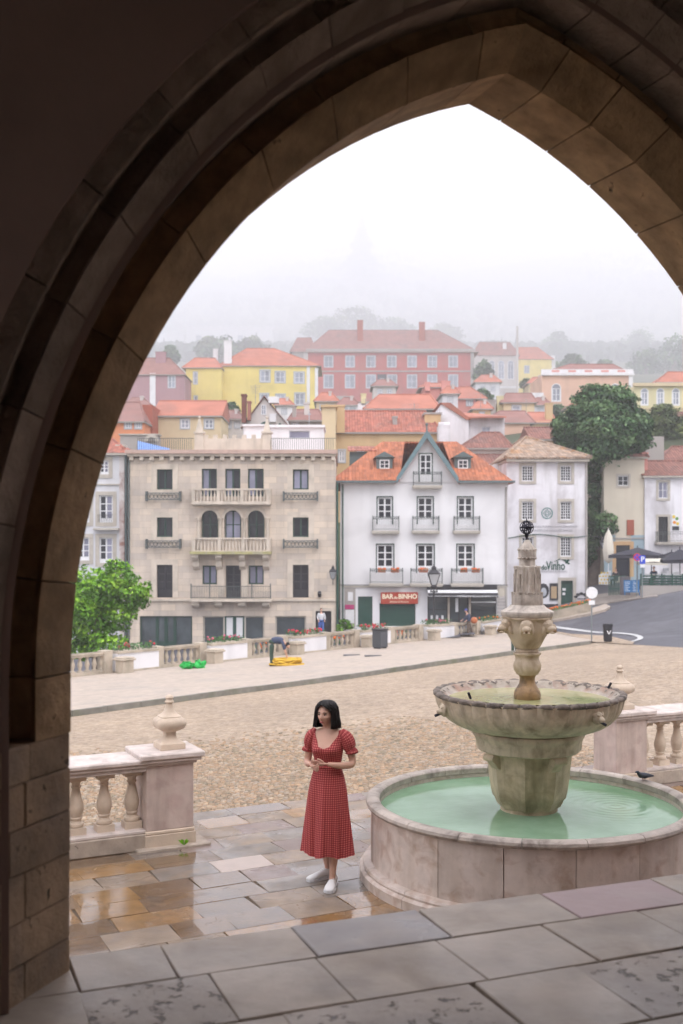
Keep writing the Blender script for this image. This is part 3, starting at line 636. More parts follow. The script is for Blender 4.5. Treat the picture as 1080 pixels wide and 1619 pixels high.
# floor bed and slabs
mb = MB(); mb.box(-5.2, 10.2, -7.4, 0.125, FZ - 0.3, FZ - 0.022, T=TP); floor = mb.build('portico_floor', m_bed, kind='structure')
def fslab(s0, s1, w0, w1, mat, parent, skew=0.0, zt=FZ, th=0.05, g=0.0035, frame=WP, name='floor_slab', bev=0.004):
    j = lambda: random.uniform(-.004, .004); t = zt + random.uniform(-.003, .002)
    P = [(s0 + g + j(), w0 + g + j()), (s1 - g + j(), w0 + g + j()), (s1 - g + j() + skew, w1 - g + j()), (s0 + g + j() + skew, w1 - g + j())]
    lo = [frame(a, b, t - th) for a, b in P]; hi = [frame(a, b, t) for a, b in P]
    m = MB(); m.hexa(lo, hi); return m.build(name, mat, parent, bev=bev)
A, Bp, Cb, Dr = FLOOR
rows = [(0.145, -0.20, [-5, -2.2, -1.2, -0.55, 0.01, 0.36, 0.90, 1.47, 2.07, 2.66, 3.3, 4.1, 5, 6.2, 7.5, 9, 10], [A, A, A, A, A, A, Cb, A, Dr, A, A, A, A, A, A, A]),
        (-0.20, -0.62, [-5, -3, -2, -1.1, -0.45, 0.0, 0.47, 0.886, 1.40, 1.88, 2.35, 3.0, 3.7, 4.6, 6, 8, 10], [A, A, A, A, A, Bp, A, A, A, A, A, A, Bp, A, A, A]),
        (-0.62, -1.10, [-5, -3.2, -2.0, -1.2, -0.4, 0.1, 0.62, 1.33, 1.755, 2.6, 3.3, 4.2, 5.5, 7, 10], [A, A, A, A, Bp, A, Bp, A, Bp, A, Bp, A, A, A]),
        (-1.10, -1.62, [-5, -3, -1.6, -0.7, 0.0, 0.75, 1.2, 1.9, 2.6, 3.4, 4.4, 6, 8, 10], [A, Bp, A, A, A, Bp, A, Dr, A, A, A, Bp, A]),
        (-1.62, -2.3, [-5, -2.4, -1, 0.2, 1.2, 2.1, 3, 4, 6, 8, 10], [A, A, Bp, A, A, A, A, Bp, A, A]),
        (-2.3, -3.4, [-5, -2.4, -1, 0.2, 1.2, 2.1, 3, 4, 6, 8, 10], [A, A, Bp, A, A, A, A, Bp, A, A]),
        (-3.4, -5.0, [-5, -2.4, -1, 0.2, 1.2, 2.1, 3, 4, 6, 8, 10], [A, A, Bp, A, A, A, A, Bp, A, A]),
        (-5.0, -7.3, [-5, -2.4, -1, 0.2, 1.2, 2.1, 3, 4, 6, 8, 10], [A, A, Bp, A, A, A, A, Bp, A, A])]
for (w1, w0, cuts, mats) in rows:
    for a, b, mt in zip(cuts, cuts[1:], mats): fslab(a, b, w0, w1, mt, floor, skew=random.uniform(-.01, .01))
# steps down to the terrace
mb = MB()
for i in range(9):
    z = FZ - 0.179 * (i + 1)
    m = MB(); m.box(-5, 10, 0.10 + 0.27 * i, 0.10 + 0.27 * (i + 1), 0 - 0.2, z + 0.0, T=TP); m.build('step', SLAB[3], floor)
mb.box(-5.2, 10.2, -7.4, 0.09, -0.3, FZ - 0.31, T=TP); mb.build('portico_base', m_jamb, kind='structure')
# ------------------------------------------------------------------ terrace of flagstones
mb = MB(); TT = Matrix.Translation((TO.x, TO.y, 0)) @ Matrix.Rotation(TY, 4, 'Z')
mb.box(-12, 16, -8, TEDGE, -0.4, -0.012, T=TT); terrace = mb.build('terrace', m_bed, kind='structure')
rw = [(-0.375 * k) for k in range(0, 16)]; rows = []
k = 0; w = 0.0
row_edges = [2.28, 1.93, 1.55, 1.16, 0.77, 0.385, 0.0, -0.375, -0.74, -1.10, -1.48, -1.84, -2.22, -2.6, -3.0, -3.4, -3.8, -4.2, -4.6, -5.0, -5.5, -6, -6.6, -7.4]
pick = [0, 0, 1, 1, 3, 3, 0, 1, 4, 2]
nsl = 0
for ri, (w1, w0) in enumerate(zip(row_edges, row_edges[1:])):
    s = -7.2 + random.uniform(0, 0.5)
    lim = -7 if True else 0
    near = w0 > -3.4
    while s < (9.5 if near else 6):
        Ls = random.uniform(0.42, 0.72) if near else random.uniform(0.8, 1.4)
        e = s + Ls
        if ri == 5:     # the pale slab starts at s = 0 in this row
            if s < 0 < e + 0.3 and s > -1.2 and e > -0.3: e = 0.0
            if abs(s) < 1e-6: e = 0.555
        mt = random.choice(pick)
        c = TW((s + e) / 2, (w0 + w1) / 2)
        wet = (c.x < -1.3 and c.y < 10.9) or (c.x < -0.55 and c.y < 10.0)
        if wet: mt = random.choice([4, 2, 2, 0, 4, 1, 4])
        if -0.3 < c.x < 0.8 and 8.8 < c.y < 9.75: mt = random.choice([2, 2, 1, 4])
        if ri == 5 and abs(s) < 1e-6: mt = 5
        elif ri == 5 and abs(s - 0.555) < 1e-6: mt = 1; e = s + 0.55
        if ri == 10 and -0.9 < s < -0.3: mt = 2
        if c.y > 7.6:
            fslab(s, e, w0, w1, SLAB[mt], terrace, zt=0.0, th=0.04, g=0.0025, frame=lambda a, b, z: tuple(TW(a, b, z)), name='flagstone', bev=0.003, skew=random.uniform(-.02, .02)); nsl += 1
        s = e
# ------------------------------------------------------------------ near balustrade
BAL = [(0.0, 0), (0.098, 0), (0.098, 0.06), (0.0, 0.06)]
def baluster_mesh(h=0.56, k=1.0):
    """square plinth and abacus with a turned vase between; local origin at its foot"""
    m = MB(); q = 0.088 * k
    m.box(-q, q, -q, q, 0, 0.07)
    pr = [(0.078, 0.07), (0.082, 0.085), (0.078, 0.10), (0.058, 0.108), (0.050, 0.125), (0.060, 0.14), (0.062, 0.152), (0.056, 0.16), (0.066, 0.185), (0.078, 0.225), (0.079, 0.26), (0.070, 0.30), (0.055, 0.35), (0.044, 0.40), (0.040, 0.43), (0.050, 0.437), (0.051, 0.449), (0.041, 0.455), (0.043, 0.475), (0.062, 0.495), (0.075, 0.505)]
    m.lathe([(r * k, z * h / 0.56) for r, z in pr], 20)
    m.box(-q, q, -q, q, 0.505 * h / 0.56, h)
    return m
bal_me = baluster_mesh(0.60).build('baluster', m_bal, None, smooth=40); BALM = bal_me.data; bpy.data.objects.remove(bal_me)
def finial(parent, s, w, z, T_):
    m = MB(); q = lambda h, a, b: m.hexa([T_ @ Vector((s + x * a, w + y * a, z + h[0])) for x, y in ((-1,-1),(1,-1),(1,1),(-1,1))], [T_ @ Vector((s + x * b, w + y * b, z + h[1])) for x, y in ((-1,-1),(1,-1),(1,1),(-1,1))])
    q((0, 0.06), 0.135, 0.135); q((0.06, 0.075), 0.135, 0.115)
    m.build('plinth', m_bal, parent, bev=0.004)
    # square vase with rounded belly: stack of squircle rings
    rr = []
    for (a, h) in [(0.115, 0.075), (0.085, 0.095), (0.066, 0.12), (0.060, 0.15), (0.066, 0.178), (0.105, 0.195), (0.140, 0.215), (0.158, 0.245), (0.160, 0.275), (0.148, 0.305), (0.112, 0.33), (0.112, 0.338), (0.105, 0.342), (0.075, 0.36), (0.052, 0.39), (0.040, 0.43), (0.035, 0.47), (0.048, 0.478), (0.050, 0.49), (0.038, 0.50), (0.036, 0.515), (0.044, 0.53), (0.038, 0.548), (0.015, 0.56)]:
        ring = []
        for j in range(24):
            t = 2 * math.pi * j / 24; c, sn = math.cos(t), math.sin(t); n = 5.0 if h < 0.47 else 2.0
            r = a / ((abs(c) ** n + abs(sn) ** n) ** (1 / n)); ring.append(T_ @ Vector((s + r * c, w + r * sn, z + h)))
        rr.append(ring)
    m = MB(); m.rings(rr); m.build('vase', m_bal, parent, smooth=45)
def near_balustrade(name, label, s_pier0, s_pier1, s_run0, s_run1, bal_s, fin):
    p0 = TW(s_pier0, 0.0); TB = Matrix.Translation((BL.x, BL.y, 0)) @ Matrix.Rotation(BY_, 4, 'Z')
    root = thing(name, label, 'balustrade', tuple(TB @ Vector(((s_pier0 + s_pier1) / 2, 0.22, 0))), BY_)
    def bx(nm, a, b, c, d, z0, z1, mat, bev=0.005): m = MB(); m.box(a, b, c, d, z0, z1, T=TB); return m.build(nm, mat, root, bev=bev)
    a, b = s_pier0, s_pier1
    bx('pier_base', a - 0.02, b + 0.02, -0.02, 0.47, 0.0, 0.15, m_bal); bx('pier_base', a - .012, b + .012, -.012, .462, 0.15, 0.19, m_bal, 0.01)
    bx('pier', a, b, 0.0, 0.45, 0.19, 0.86, m_rose, 0.006)
    bx('pier_cap', a - 0.03, b + 0.03, -0.03, 0.48, 0.86, 0.89, m_cap, 0.008); bx('pier_cap', a - 0.06, b + 0.07, -0.06, 0.52, 0.89, 0.925, m_cap, 0.008)
    bx('pier_cap', a - 0.085, b + 0.10, -0.085, 0.545, 0.925, 0.985, m_cap, 0.012)
    c, d = s_run0, s_run1
    bx('footing', a - 0.12 if c < a else a - 0.05, b + 0.16, -0.10, 0.6, -0.03, 0.03, m_foot, 0.01); bx('bottom_rail', c, d, 0.0, 0.44, 0.0, 0.17, m_foot, 0.01); bx('bottom_rail', c, d, 0.02, 0.42, 0.17, 0.205, m_cap, 0.008)
    bx('top_rail', c, d, -0.0, 0.43, 0.805, 0.85, m_cap, 0.008); bx('top_rail', c, d, -0.03, 0.46, 0.85, 0.885, m_cap, 0.008); bx('top_rail', c, d, -0.055, 0.495, 0.885, 0.935, m_cap, 0.012)
    for s in bal_s:
        o = link('baluster', BALM, root); o.matrix_basis = root.matrix_basis.inverted() @ TB @ Matrix.Translation((s, 0.21, 0.205))
    m = None
    finial(root, (a + b) / 2 + fin, 0.23, 0.985, TB)
    return root
BL = Vector((-1.989, 11.174)); BY_ = R_(26)
near_balustrade('stone_balustrade', 'rose limestone balustrade with finial on its pier left of the woman', 0.0, 0.50, -6, -0.0, [-0.10 - 0.287 * i for i in range(20)], 0.06)
sR = 6.08
near_balustrade('stone_balustrade', 'rose limestone balustrade with finial behind the fountain basin', sR, sR + 0.50, sR + 0.5, sR + 7, [sR + 0.62 + 0.287 * i for i in range(22)], 0.0)
weed = MB()
for k in range(14):
    a = random.uniform(0, 6.28); c = Vector((-1.62, 11.26, 0.03)); q = Vector((math.cos(a), math.sin(a), 0)) * random.uniform(.02, .045)
    weed.quad(c, c + q + Vector((0, 0, .03)), c + q * 1.4 + Vector((0, 0, .055)), c + q * .3 + Vector((0, 0, .05)))
tagt(weed.build('weed', m_leaf_b[1]), 'small green weed growing at the foot of the balustrade pier', 'weed')
# ------------------------------------------------------------------ fountain
FX, FY = 1.78, 10.40
fc = (FX, FY, 0)
ft = thing('stone_fountain', 'round stone fountain with basin, scalloped bowl and carved column', 'fountain', fc)
NB = 16   # basin wall panels
a0 = R_(-107.5)
def arcbox(name, r0, r1, z0, z1, ta, tb, mat, n=5, bev=0.0, prof=None):
    rr = []
    for k in range(n + 1):
        t = ta + (tb - ta) * k / n; c, s = math.cos(t), math.sin(t)
        P = prof or [(r0, z0), (r1, z0), (r1, z1), (r0, z1)]
        rr.append([(FX + r * c, FY + r * s, z) for r, z in P])
    m = MB(); m.rings([list(reversed(q)) for q in rr]); return m.build(name, mat, ft, smooth=35)
for i in range(NB):
    ta = a0 + 2 * math.pi * i / NB; tb = a0 + 2 * math.pi * (i + 1) / NB; g = 0.0022; j = random.uniform(-.004, .003)
    arcbox('basin_panel', 1.42, 1.50 + j, 0.15, 0.655, ta + g, tb - g, m_basin, n=9)
RIMP = [(1.415, 0.66), (1.52, 0.66), (1.54, 0.672), (1.55, 0.692), (1.543, 0.715), (1.52, 0.732), (1.47, 0.735), (1.435, 0.728), (1.418, 0.712)]
for i in range(18):
    ta = a0 + .1 + 2 * math.pi * i / 18; tb = a0 + .1 + 2 * math.pi * (i + 1) / 18
    arcbox('rim_stone', 0, 0, 0, 0, ta + 0.002, tb - 0.002, m_rim, n=8, prof=RIMP)
FTP = [(1.42, -0.02), (1.605, -0.02), (1.61, 0.085), (1.595, 0.10), (1.575, 0.105), (1.58, 0.125), (1.57, 0.142), (1.545, 0.152), (1.42, 0.152)]
for i in range(14):
    ta = a0 + .3 + 2 * math.pi * i / 14; tb = a0 + .3 + 2 * math.pi * (i + 1) / 14
    arcbox('plinth_stone', 0, 0, 0, 0, ta + 0.002, tb - 0.002, m_basin, n=8, prof=FTP)
m = MB(); m.lathe([(0.0, 0.05), (1.435, 0.05), (1.43, 0.70)], 64, c=fc, cap=False); m.build('basin_lining', m_algae, ft, smooth=60)
# water in the basin
mw = water('basin_water', (0.25, 0.39, 0.265), 0.04, [(FX + 0.85, FY + 0.10, 70, 0.8), (FX - 0.85, FY - 0.35, 75, 0.12), (FX + 0.3, FY - 0.75, 80, 0.12)], amp=0.16)
m = MB(); m.lathe([(0.0, WATER_Z), (0.35, WATER_Z), (1.432, WATER_Z)], 64, c=fc, cap=False); m.build('basin_water', mw, ft, smooth=60)
# pedestal: eight-sided tapering block on a foot
def octo(a, r, z): return r * (1 / math.cos(((a - a0o + math.pi / 8) % (math.pi / 4)) - math.pi / 8)) * 0.965
a0o = R_(7.5)
m = MB(); m.lathe([(0.27, 0.30), (0.27, 0.66)], 24, c=fc); m.build('pedestal_foot', m_mossy, ft, smooth=40)
m = MB(); m.lathe([(0.245, 0.62), (0.255, 0.64), (0.285, 0.66), (0.305, 0.70), (0.312, 0.72), (0.330, 0.74), (0.345, 0.80), (0.362, 0.92), (0.375, 1.05), (0.385, 1.14), (0.40, 1.19)], 48, c=fc, mod=octo); m.build('pedestal', m_mossy, ft, smooth=28)
# scrolled brackets on the corners, under the collar
for k in range(4):
    t = R_(-62 + 90 * k); c, s = math.cos(t), math.sin(t)
    P = lambda r, w, z: (FX + r * c - w * s, FY + r * s + w * c, z)
    m = MB()
    pr = [(0.36, 1.19), (0.46, 1.19), (0.465, 1.15), (0.45, 1.11), (0.43, 1.09), (0.41, 1.06), (0.39, 1.04), (0.36, 1.03)]
    m.hexa([P(r, 0.06, z) for r, z in pr], [P(r, -0.06, z) for r, z in pr]); m.build('scroll_bracket', m_mossy, ft, bev=0.008)
    m = MB(); m.tube([P(0.445, -0.075, 1.145), P(0.445, 0.075, 1.145)], 0.034, 12); m.build('scroll', m_mossy, ft, smooth=40)
m = MB(); wob = lambda a, r, z: r * (1 + 0.012 * math.cos(8 * a) + 0.004 * math.sin(21 * a))
m.lathe([(0.40, 1.185), (0.47, 1.188), (0.488, 1.203), (0.492, 1.24), (0.498, 1.28), (0.508, 1.31), (0.518, 1.32), (0.528, 1.35), (0.52, 1.372), (0.48, 1.388)], 64, c=fc, mod=wob); m.build('collar', m_bowl, ft, smooth=40)
# bowl
NS = 36
def scal(a, r, z):
    w = max(0, (z - 1.40) / 0.33); c = abs(math.cos(a * NS / 2)) ** 0.5
    return r * (1 - 0.03 * w ** 1.5 * (1 - c) + 0.003 * math.sin(7 * a))
def scal2(a, r, z): c = abs(math.cos(a * NS / 2)) ** 0.5; return r * (1 - 0.045 * (1 - c) + 0.004 * math.sin(5 * a + 1))
m = MB(); m.lathe([(0.42, 1.380), (0.53, 1.385), (0.63, 1.405), (0.71, 1.438), (0.775, 1.48), (0.825, 1.53), (0.858, 1.58), (0.880, 1.635), (0.893, 1.69), (0.903, 1.712)], 288, c=fc, mod=scal, cap=False); m.build('bowl', m_bowl, ft, smooth=50)
def rimz(prof, mat, name):
    rr = []
    for r, z in prof:
        ring = []
        for j in range(288):
            a = 2 * math.pi * j / 288; q = scal2(a, r, z); dz = -0.022 * (1 - abs(math.cos(a * NS / 2)) ** 0.6) if z > 1.70 else 0
            dz += random.uniform(-.0025, .0025)
            ring.append((FX + q * math.cos(a), FY + q * math.sin(a), z + dz))
        rr.append(ring)
    m = MB(); m.rings(rr, cap=False); m.build(name, mat, ft, smooth=60)
rimz([(0.890, 1.692), (0.908, 1.708), (0.912, 1.728), (0.900, 1.742), (0.872, 1.745), (0.845, 1.738), (0.825, 1.722)], m_dark_rim, 'bowl_rim')
m = MB(); m.lathe([(0.838, 1.735), (0.80, 1.70), (0.77, 1.67), (0.70, 1.645), (0.3, 1.63), (0.02, 1.63)], 72, c=fc, cap=False); m.build('bowl_inside', M('bowl_inside_stone', (0.42, 0.36, 0.30), r=0.5, var=0.3, sc=8, c2=(0.36, 0.19, 0.13), sc2=5, amt2=0.8, bump=0.5, bsc=40), ft, smooth=60)
WATER_Z = 1.668
mw2 = water('bowl_water', (0.46, 0.42, 0.235), 0.04, [(FX, FY, 60, 0.3)], amp=0.12, sc=16)
m = MB(); m.lathe([(0.0, 1.668), (0.3, 1.668), (0.785, 1.668)], 64, c=fc, cap=False); m.build('bowl_water', mw2, ft, smooth=60)
# carved masks with spouts on the bowl
def mask(t, r, z, s, mat, name='carved_mask', par=None):
    par = par or ft; c, sn = math.cos(t), math.sin(t)
    P = lambda a, b, h: (FX + (r + a) * c - b * sn, FY + (r + a) * sn + b * c, z + h)
    m = MB(); vs = []
    def blob(a, b, h, ra, rb, rh):
        tmp = MB(); tmp.ball((0, 0, 0), (ra, rb, rh), 12, 8); m.add([P(a + v[0], b + v[1], h + v[2]) for v in tmp.v], tmp.f)
    blob(0, 0, 0, 0.05*s, 0.06*s, 0.065*s); blob(0.04*s, 0, -0.01*s, 0.045*s, 0.032*s, 0.03*s)
    for q in (-1, 1): blob(0.03*s, q*0.026*s, 0.03*s, 0.02*s, 0.014*s, 0.014*s); blob(0.0, q*0.055*s, 0.035*s, 0.02*s, 0.02*s, 0.03*s)
    o = m.build(name, mat, par, smooth=60)
    m = MB(); m.tube([P(0.04*s, 0, -0.03*s), P(0.10*s, 0, -0.05*s)], 0.014*s, 8); m.build('spout', m_iron, o, smooth=40)
for t in (-162, -56, 20, 110): mask(R_(t), 0.87, 1.60, 0.95, m_bowl)
for t in (-170, -20): m = MB(); m.tube([(FX + 0.80 * math.cos(R_(t + 30)), FY + .8 * math.sin(R_(t + 30)), 1.745), (FX + 0.83 * math.cos(R_(t + 30)), FY + .83 * math.sin(R_(t + 30)), 1.80)], 0.012, 6); m.build('pipe_stub', m_iron, ft)
# column
def Z(py): return CAMZ + (HY - py) * FY / F
def rr(w): return w * FY / F
def col(name, pts, mat, n=32, mod=None, sm=40): m = MB(); m.lathe([(rr(w), Z(y)) for y, w in pts], n, c=(FX - 0.015, FY, 0), mod=mod); return m.build(name, mat, ft, smooth=sm)
col('base_bulb', [(1116, 13), (1112, 17), (1106, 20.5), (1099, 21.5), (1092, 20), (1086, 16), (1081, 13), (1076, 12), (1071, 12), (1068, 13.5), (1066, 15)], m_rust)
col('lower_vase', [(1067, 13), (1066, 17), (1063, 18.5), (1059, 21), (1053, 22), (1048, 21.5), (1044, 19.5), (1040, 18.5), (1036, 19.5), (1034, 22), (1032, 22), (1031, 18)], m_found)
col('collar_ring', [(1031.5, 16.5), (1030, 18), (1027, 18), (1025.5, 16.5)], m_found)
lobes = lambda a, r, z: r * (1 + 0.045 * abs(math.cos(3 * a)))
col('carved_vase', [(1026, 15), (1024, 18.5), (1018, 22), (1010, 26), (1002, 30.5), (994, 33), (986, 34), (980, 35), (977, 38), (974.5, 38)], m_found, 48, lobes)
col('cornice', [(975, 36), (974, 39.5), (971, 41), (968, 41.5), (966, 41), (964, 37), (961, 31), (957.5, 27.5), (956, 26)], m_tower, 48)
for k in range(6):
    t = R_(-101 + 60 * k) ; c, sn = math.cos(t), math.sin(t); r0, z0 = rr(33), Z(990)
    P = lambda a, b, h: (FX - 0.015 + (r0 + a) * c - b * sn, FY + (r0 + a) * sn + b * c, z0 + h)
    m = MB()
    def blob(a, b, h, ra, rb, rh):
        tmp = MB(); tmp.ball((0, 0, 0), (ra, rb, rh), 12, 8); m.add([P(a + v[0], b + v[1], h + v[2]) for v in tmp.v], tmp.f)
    blob(0.005, 0, 0.02, 0.065, 0.062, 0.062); blob(0.055, 0, -0.012, 0.055, 0.042, 0.034); blob(0.075, 0, -0.045, 0.03, 0.034, 0.012)
    for q in (-1, 1): blob(0.04, q * 0.034, 0.035, 0.018, 0.014, 0.014); blob(-0.01, q * 0.05, -0.02, 0.04, 0.02, 0.05)
    o = m.build('carved_head', m_found, ft, smooth=60)
    m = MB(); m.tube([P(0.07, 0, -0.028), P(0.115, 0, -0.032)], [0.022, 0.012], 8); m.build('spout', m_rust, o, smooth=40)
col('drum', [(957, 24), (956, 24.6), (941, 24.6), (940, 24.6), (939.5, 23)], m_tower)
for i in range(16):      # merlons on the drum
    t = 2 * math.pi * i / 16; m = MB(); r0 = rr(24.6); ta, tb = t - 0.12, t + 0.12
    P = lambda a, r, z: (FX - 0.015 + r * math.cos(a), FY + r * math.sin(a), z)
    m.hexa([P(ta, r0 - .03, Z(940)), P(ta, r0, Z(940)), P(tb, r0, Z(940)), P(tb, r0 - .03, Z(940))], [P(ta, r0 - .03, Z(936)), P(ta, r0 + .004, Z(936)), P(tb, r0 + .004, Z(936)), P(tb, r0 - .03, Z(936))]); m.build('merlon', m_tower, ft)
def turret(a, r, z): return r * (1 + 0.13 * (max(0, math.cos(12 * a)) ** 0.6) - 0.06)
col('carved_tower', [(941, 19), (938, 20.5), (920, 20.2), (905, 19.4), (900, 19.2), (897, 20.3), (895, 20), (894.5, 17)], m_tower, 96, turret, 30)
for i in range(12):      # small blind windows carved on the tower
    t = 2 * math.pi * (i + .5) / 12 + 0.1; r0 = rr(20.6); P = lambda a, r, z: (FX - 0.015 + r * math.cos(a), FY + r * math.sin(a), z)
    m = MB(); y0, y1 = (930, 907) if i % 2 else (922, 900)
    for q in (-1, 1): m.hexa([P(t + q*.055, r0 - .03, Z(y0)), P(t + q*.055, r0 + .006, Z(y0)), P(t + q*.10, r0 + .006, Z(y0)), P(t + q*.10, r0 - .03, Z(y0))][::q], [P(t + q*.055, r0 - .03, Z(y1)), P(t + q*.055, r0 + .006, Z(y1)), P(t + q*.10, r0 + .006, Z(y1)), P(t + q*.10, r0 - .03, Z(y1))][::q])
    m.build('window_moulding', m_tower, ft)
col('neck', [(896, 12.8), (882, 12.4)], m_tower)
col('crown_ring', [(883, 12), (882, 13.8), (871, 14.2), (870, 14.2), (869, 12.5)], m_tower)
for i in range(14):
    t = 2 * math.pi * i / 14; r0 = rr(13.6); m = MB(); m.ball((FX - .015 + r0 * math.cos(t), FY + r0 * math.sin(t), Z(882.5)), 0.011, 8, 5); m.build('bead', m_tower, ft, smooth=60)
    m = MB(); m.ball((FX - .015 + r0 * math.cos(t), FY + r0 * math.sin(t), Z(869)), (0.012, 0.012, 0.014), 8, 5); m.build('crenel', m_tower, ft, smooth=60)
col('spire', [(870, 12.5), (866, 10.5), (861, 7.5), (857, 5), (855, 4.2), (853.5, 2.5)], m_tower, 16, lambda a, r, z: r * (1 + .08 * math.cos(8 * a)))
m = MB(); cx, cz_ = FX - 0.02, Z(834); m.tube([(cx, FY, Z(855)), (cx, FY, Z(850)), (cx, FY, Z(846)), (cx, FY, Z(843))], [0.012, 0.012, 0.022, 0.008], 8); m.build('sphere_stem', m_iron, ft, smooth=50)
m = MB(); Rg = 0.064
for ax in [(0, 0), (60, 0), (120, 0), (0, 90), (25, 62)]:
    E = Euler((R_(ax[1]), 0, R_(ax[0]))).to_matrix()
    rings_ = []
    for j in range(28):
        t = 2 * math.pi * j / 28; d = E @ Vector((math.cos(t), 0, math.sin(t))); nrm = E @ Vector((0, 1, 0))
        rings_.append([Vector((cx, FY, cz_)) + d * (Rg + a) + nrm * b for a, b in ((-.003, -.006), (.003, -.006), (.003, .006), (-.003, .006))])
    rings_.append(rings_[0]); m.rings(rings_, cap=False)
m.tube([(cx, FY, cz_ - 0.085), (cx, FY, cz_ + 0.085)], 0.005, 6); m.ball((cx, FY, cz_), 0.02, 10, 6)
m.build('armillary_sphere', m_iron, ft, smooth=40)
# water threads from the heads
m_thread = M('falling_water', (0.55, 0.6, 0.6), r=0.1, var=0.05)
m_thread.node_tree.nodes['Principled BSDF'].inputs['Transmission Weight'].default_value = 0.8
for k in ():
    t = R_(-101 + 60 * k); c, sn = math.cos(t), math.sin(t); r0 = rr(33) + 0.115; pts = []
    for i in range(9):
        f = i / 8; rad = r0 + 0.10 * f; pts.append((FX - 0.015 + rad * c, FY + rad * sn, Z(990) - 0.035 - (Z(990) - 1.70) * f * f))
    m = MB(); m.tube(pts, 0.0012, 4); m.build('water_thread', m_thread, ft, smooth=60)
# pigeon on the rim
pg = thing('pigeon', 'dark pigeon resting on the far rim of the fountain basin', 'pigeon', (FX + 1.47 * math.cos(R_(29)), FY + 1.47 * math.sin(R_(29)), 0.735), R_(200)); pg.scale = (.8, .8, .7)
m = MB(); m.tube([(-.15, 0, .05), (-.08, 0, .06), (-.02, 0, .065), (.04, 0, .075), (.07, 0, .10), (.085, 0, .125), (.105, 0, .125), (.125, 0, .12)], [.012, .03, .045, .042, .025, .02, .016, .004], 10)
m.build('body', plain('pigeon_grey', (0.05, 0.055, 0.07), 0.7), pg, local=True, smooth=60)
m = MB(); m.tube([(0, .015, 0), (0, .015, .03)], .004, 5); m.tube([(0, -.015, 0), (0, -.015, .03)], .004, 5); m.build('leg', plain('pigeon_leg', (.4, .1, .08)), pg, local=True)
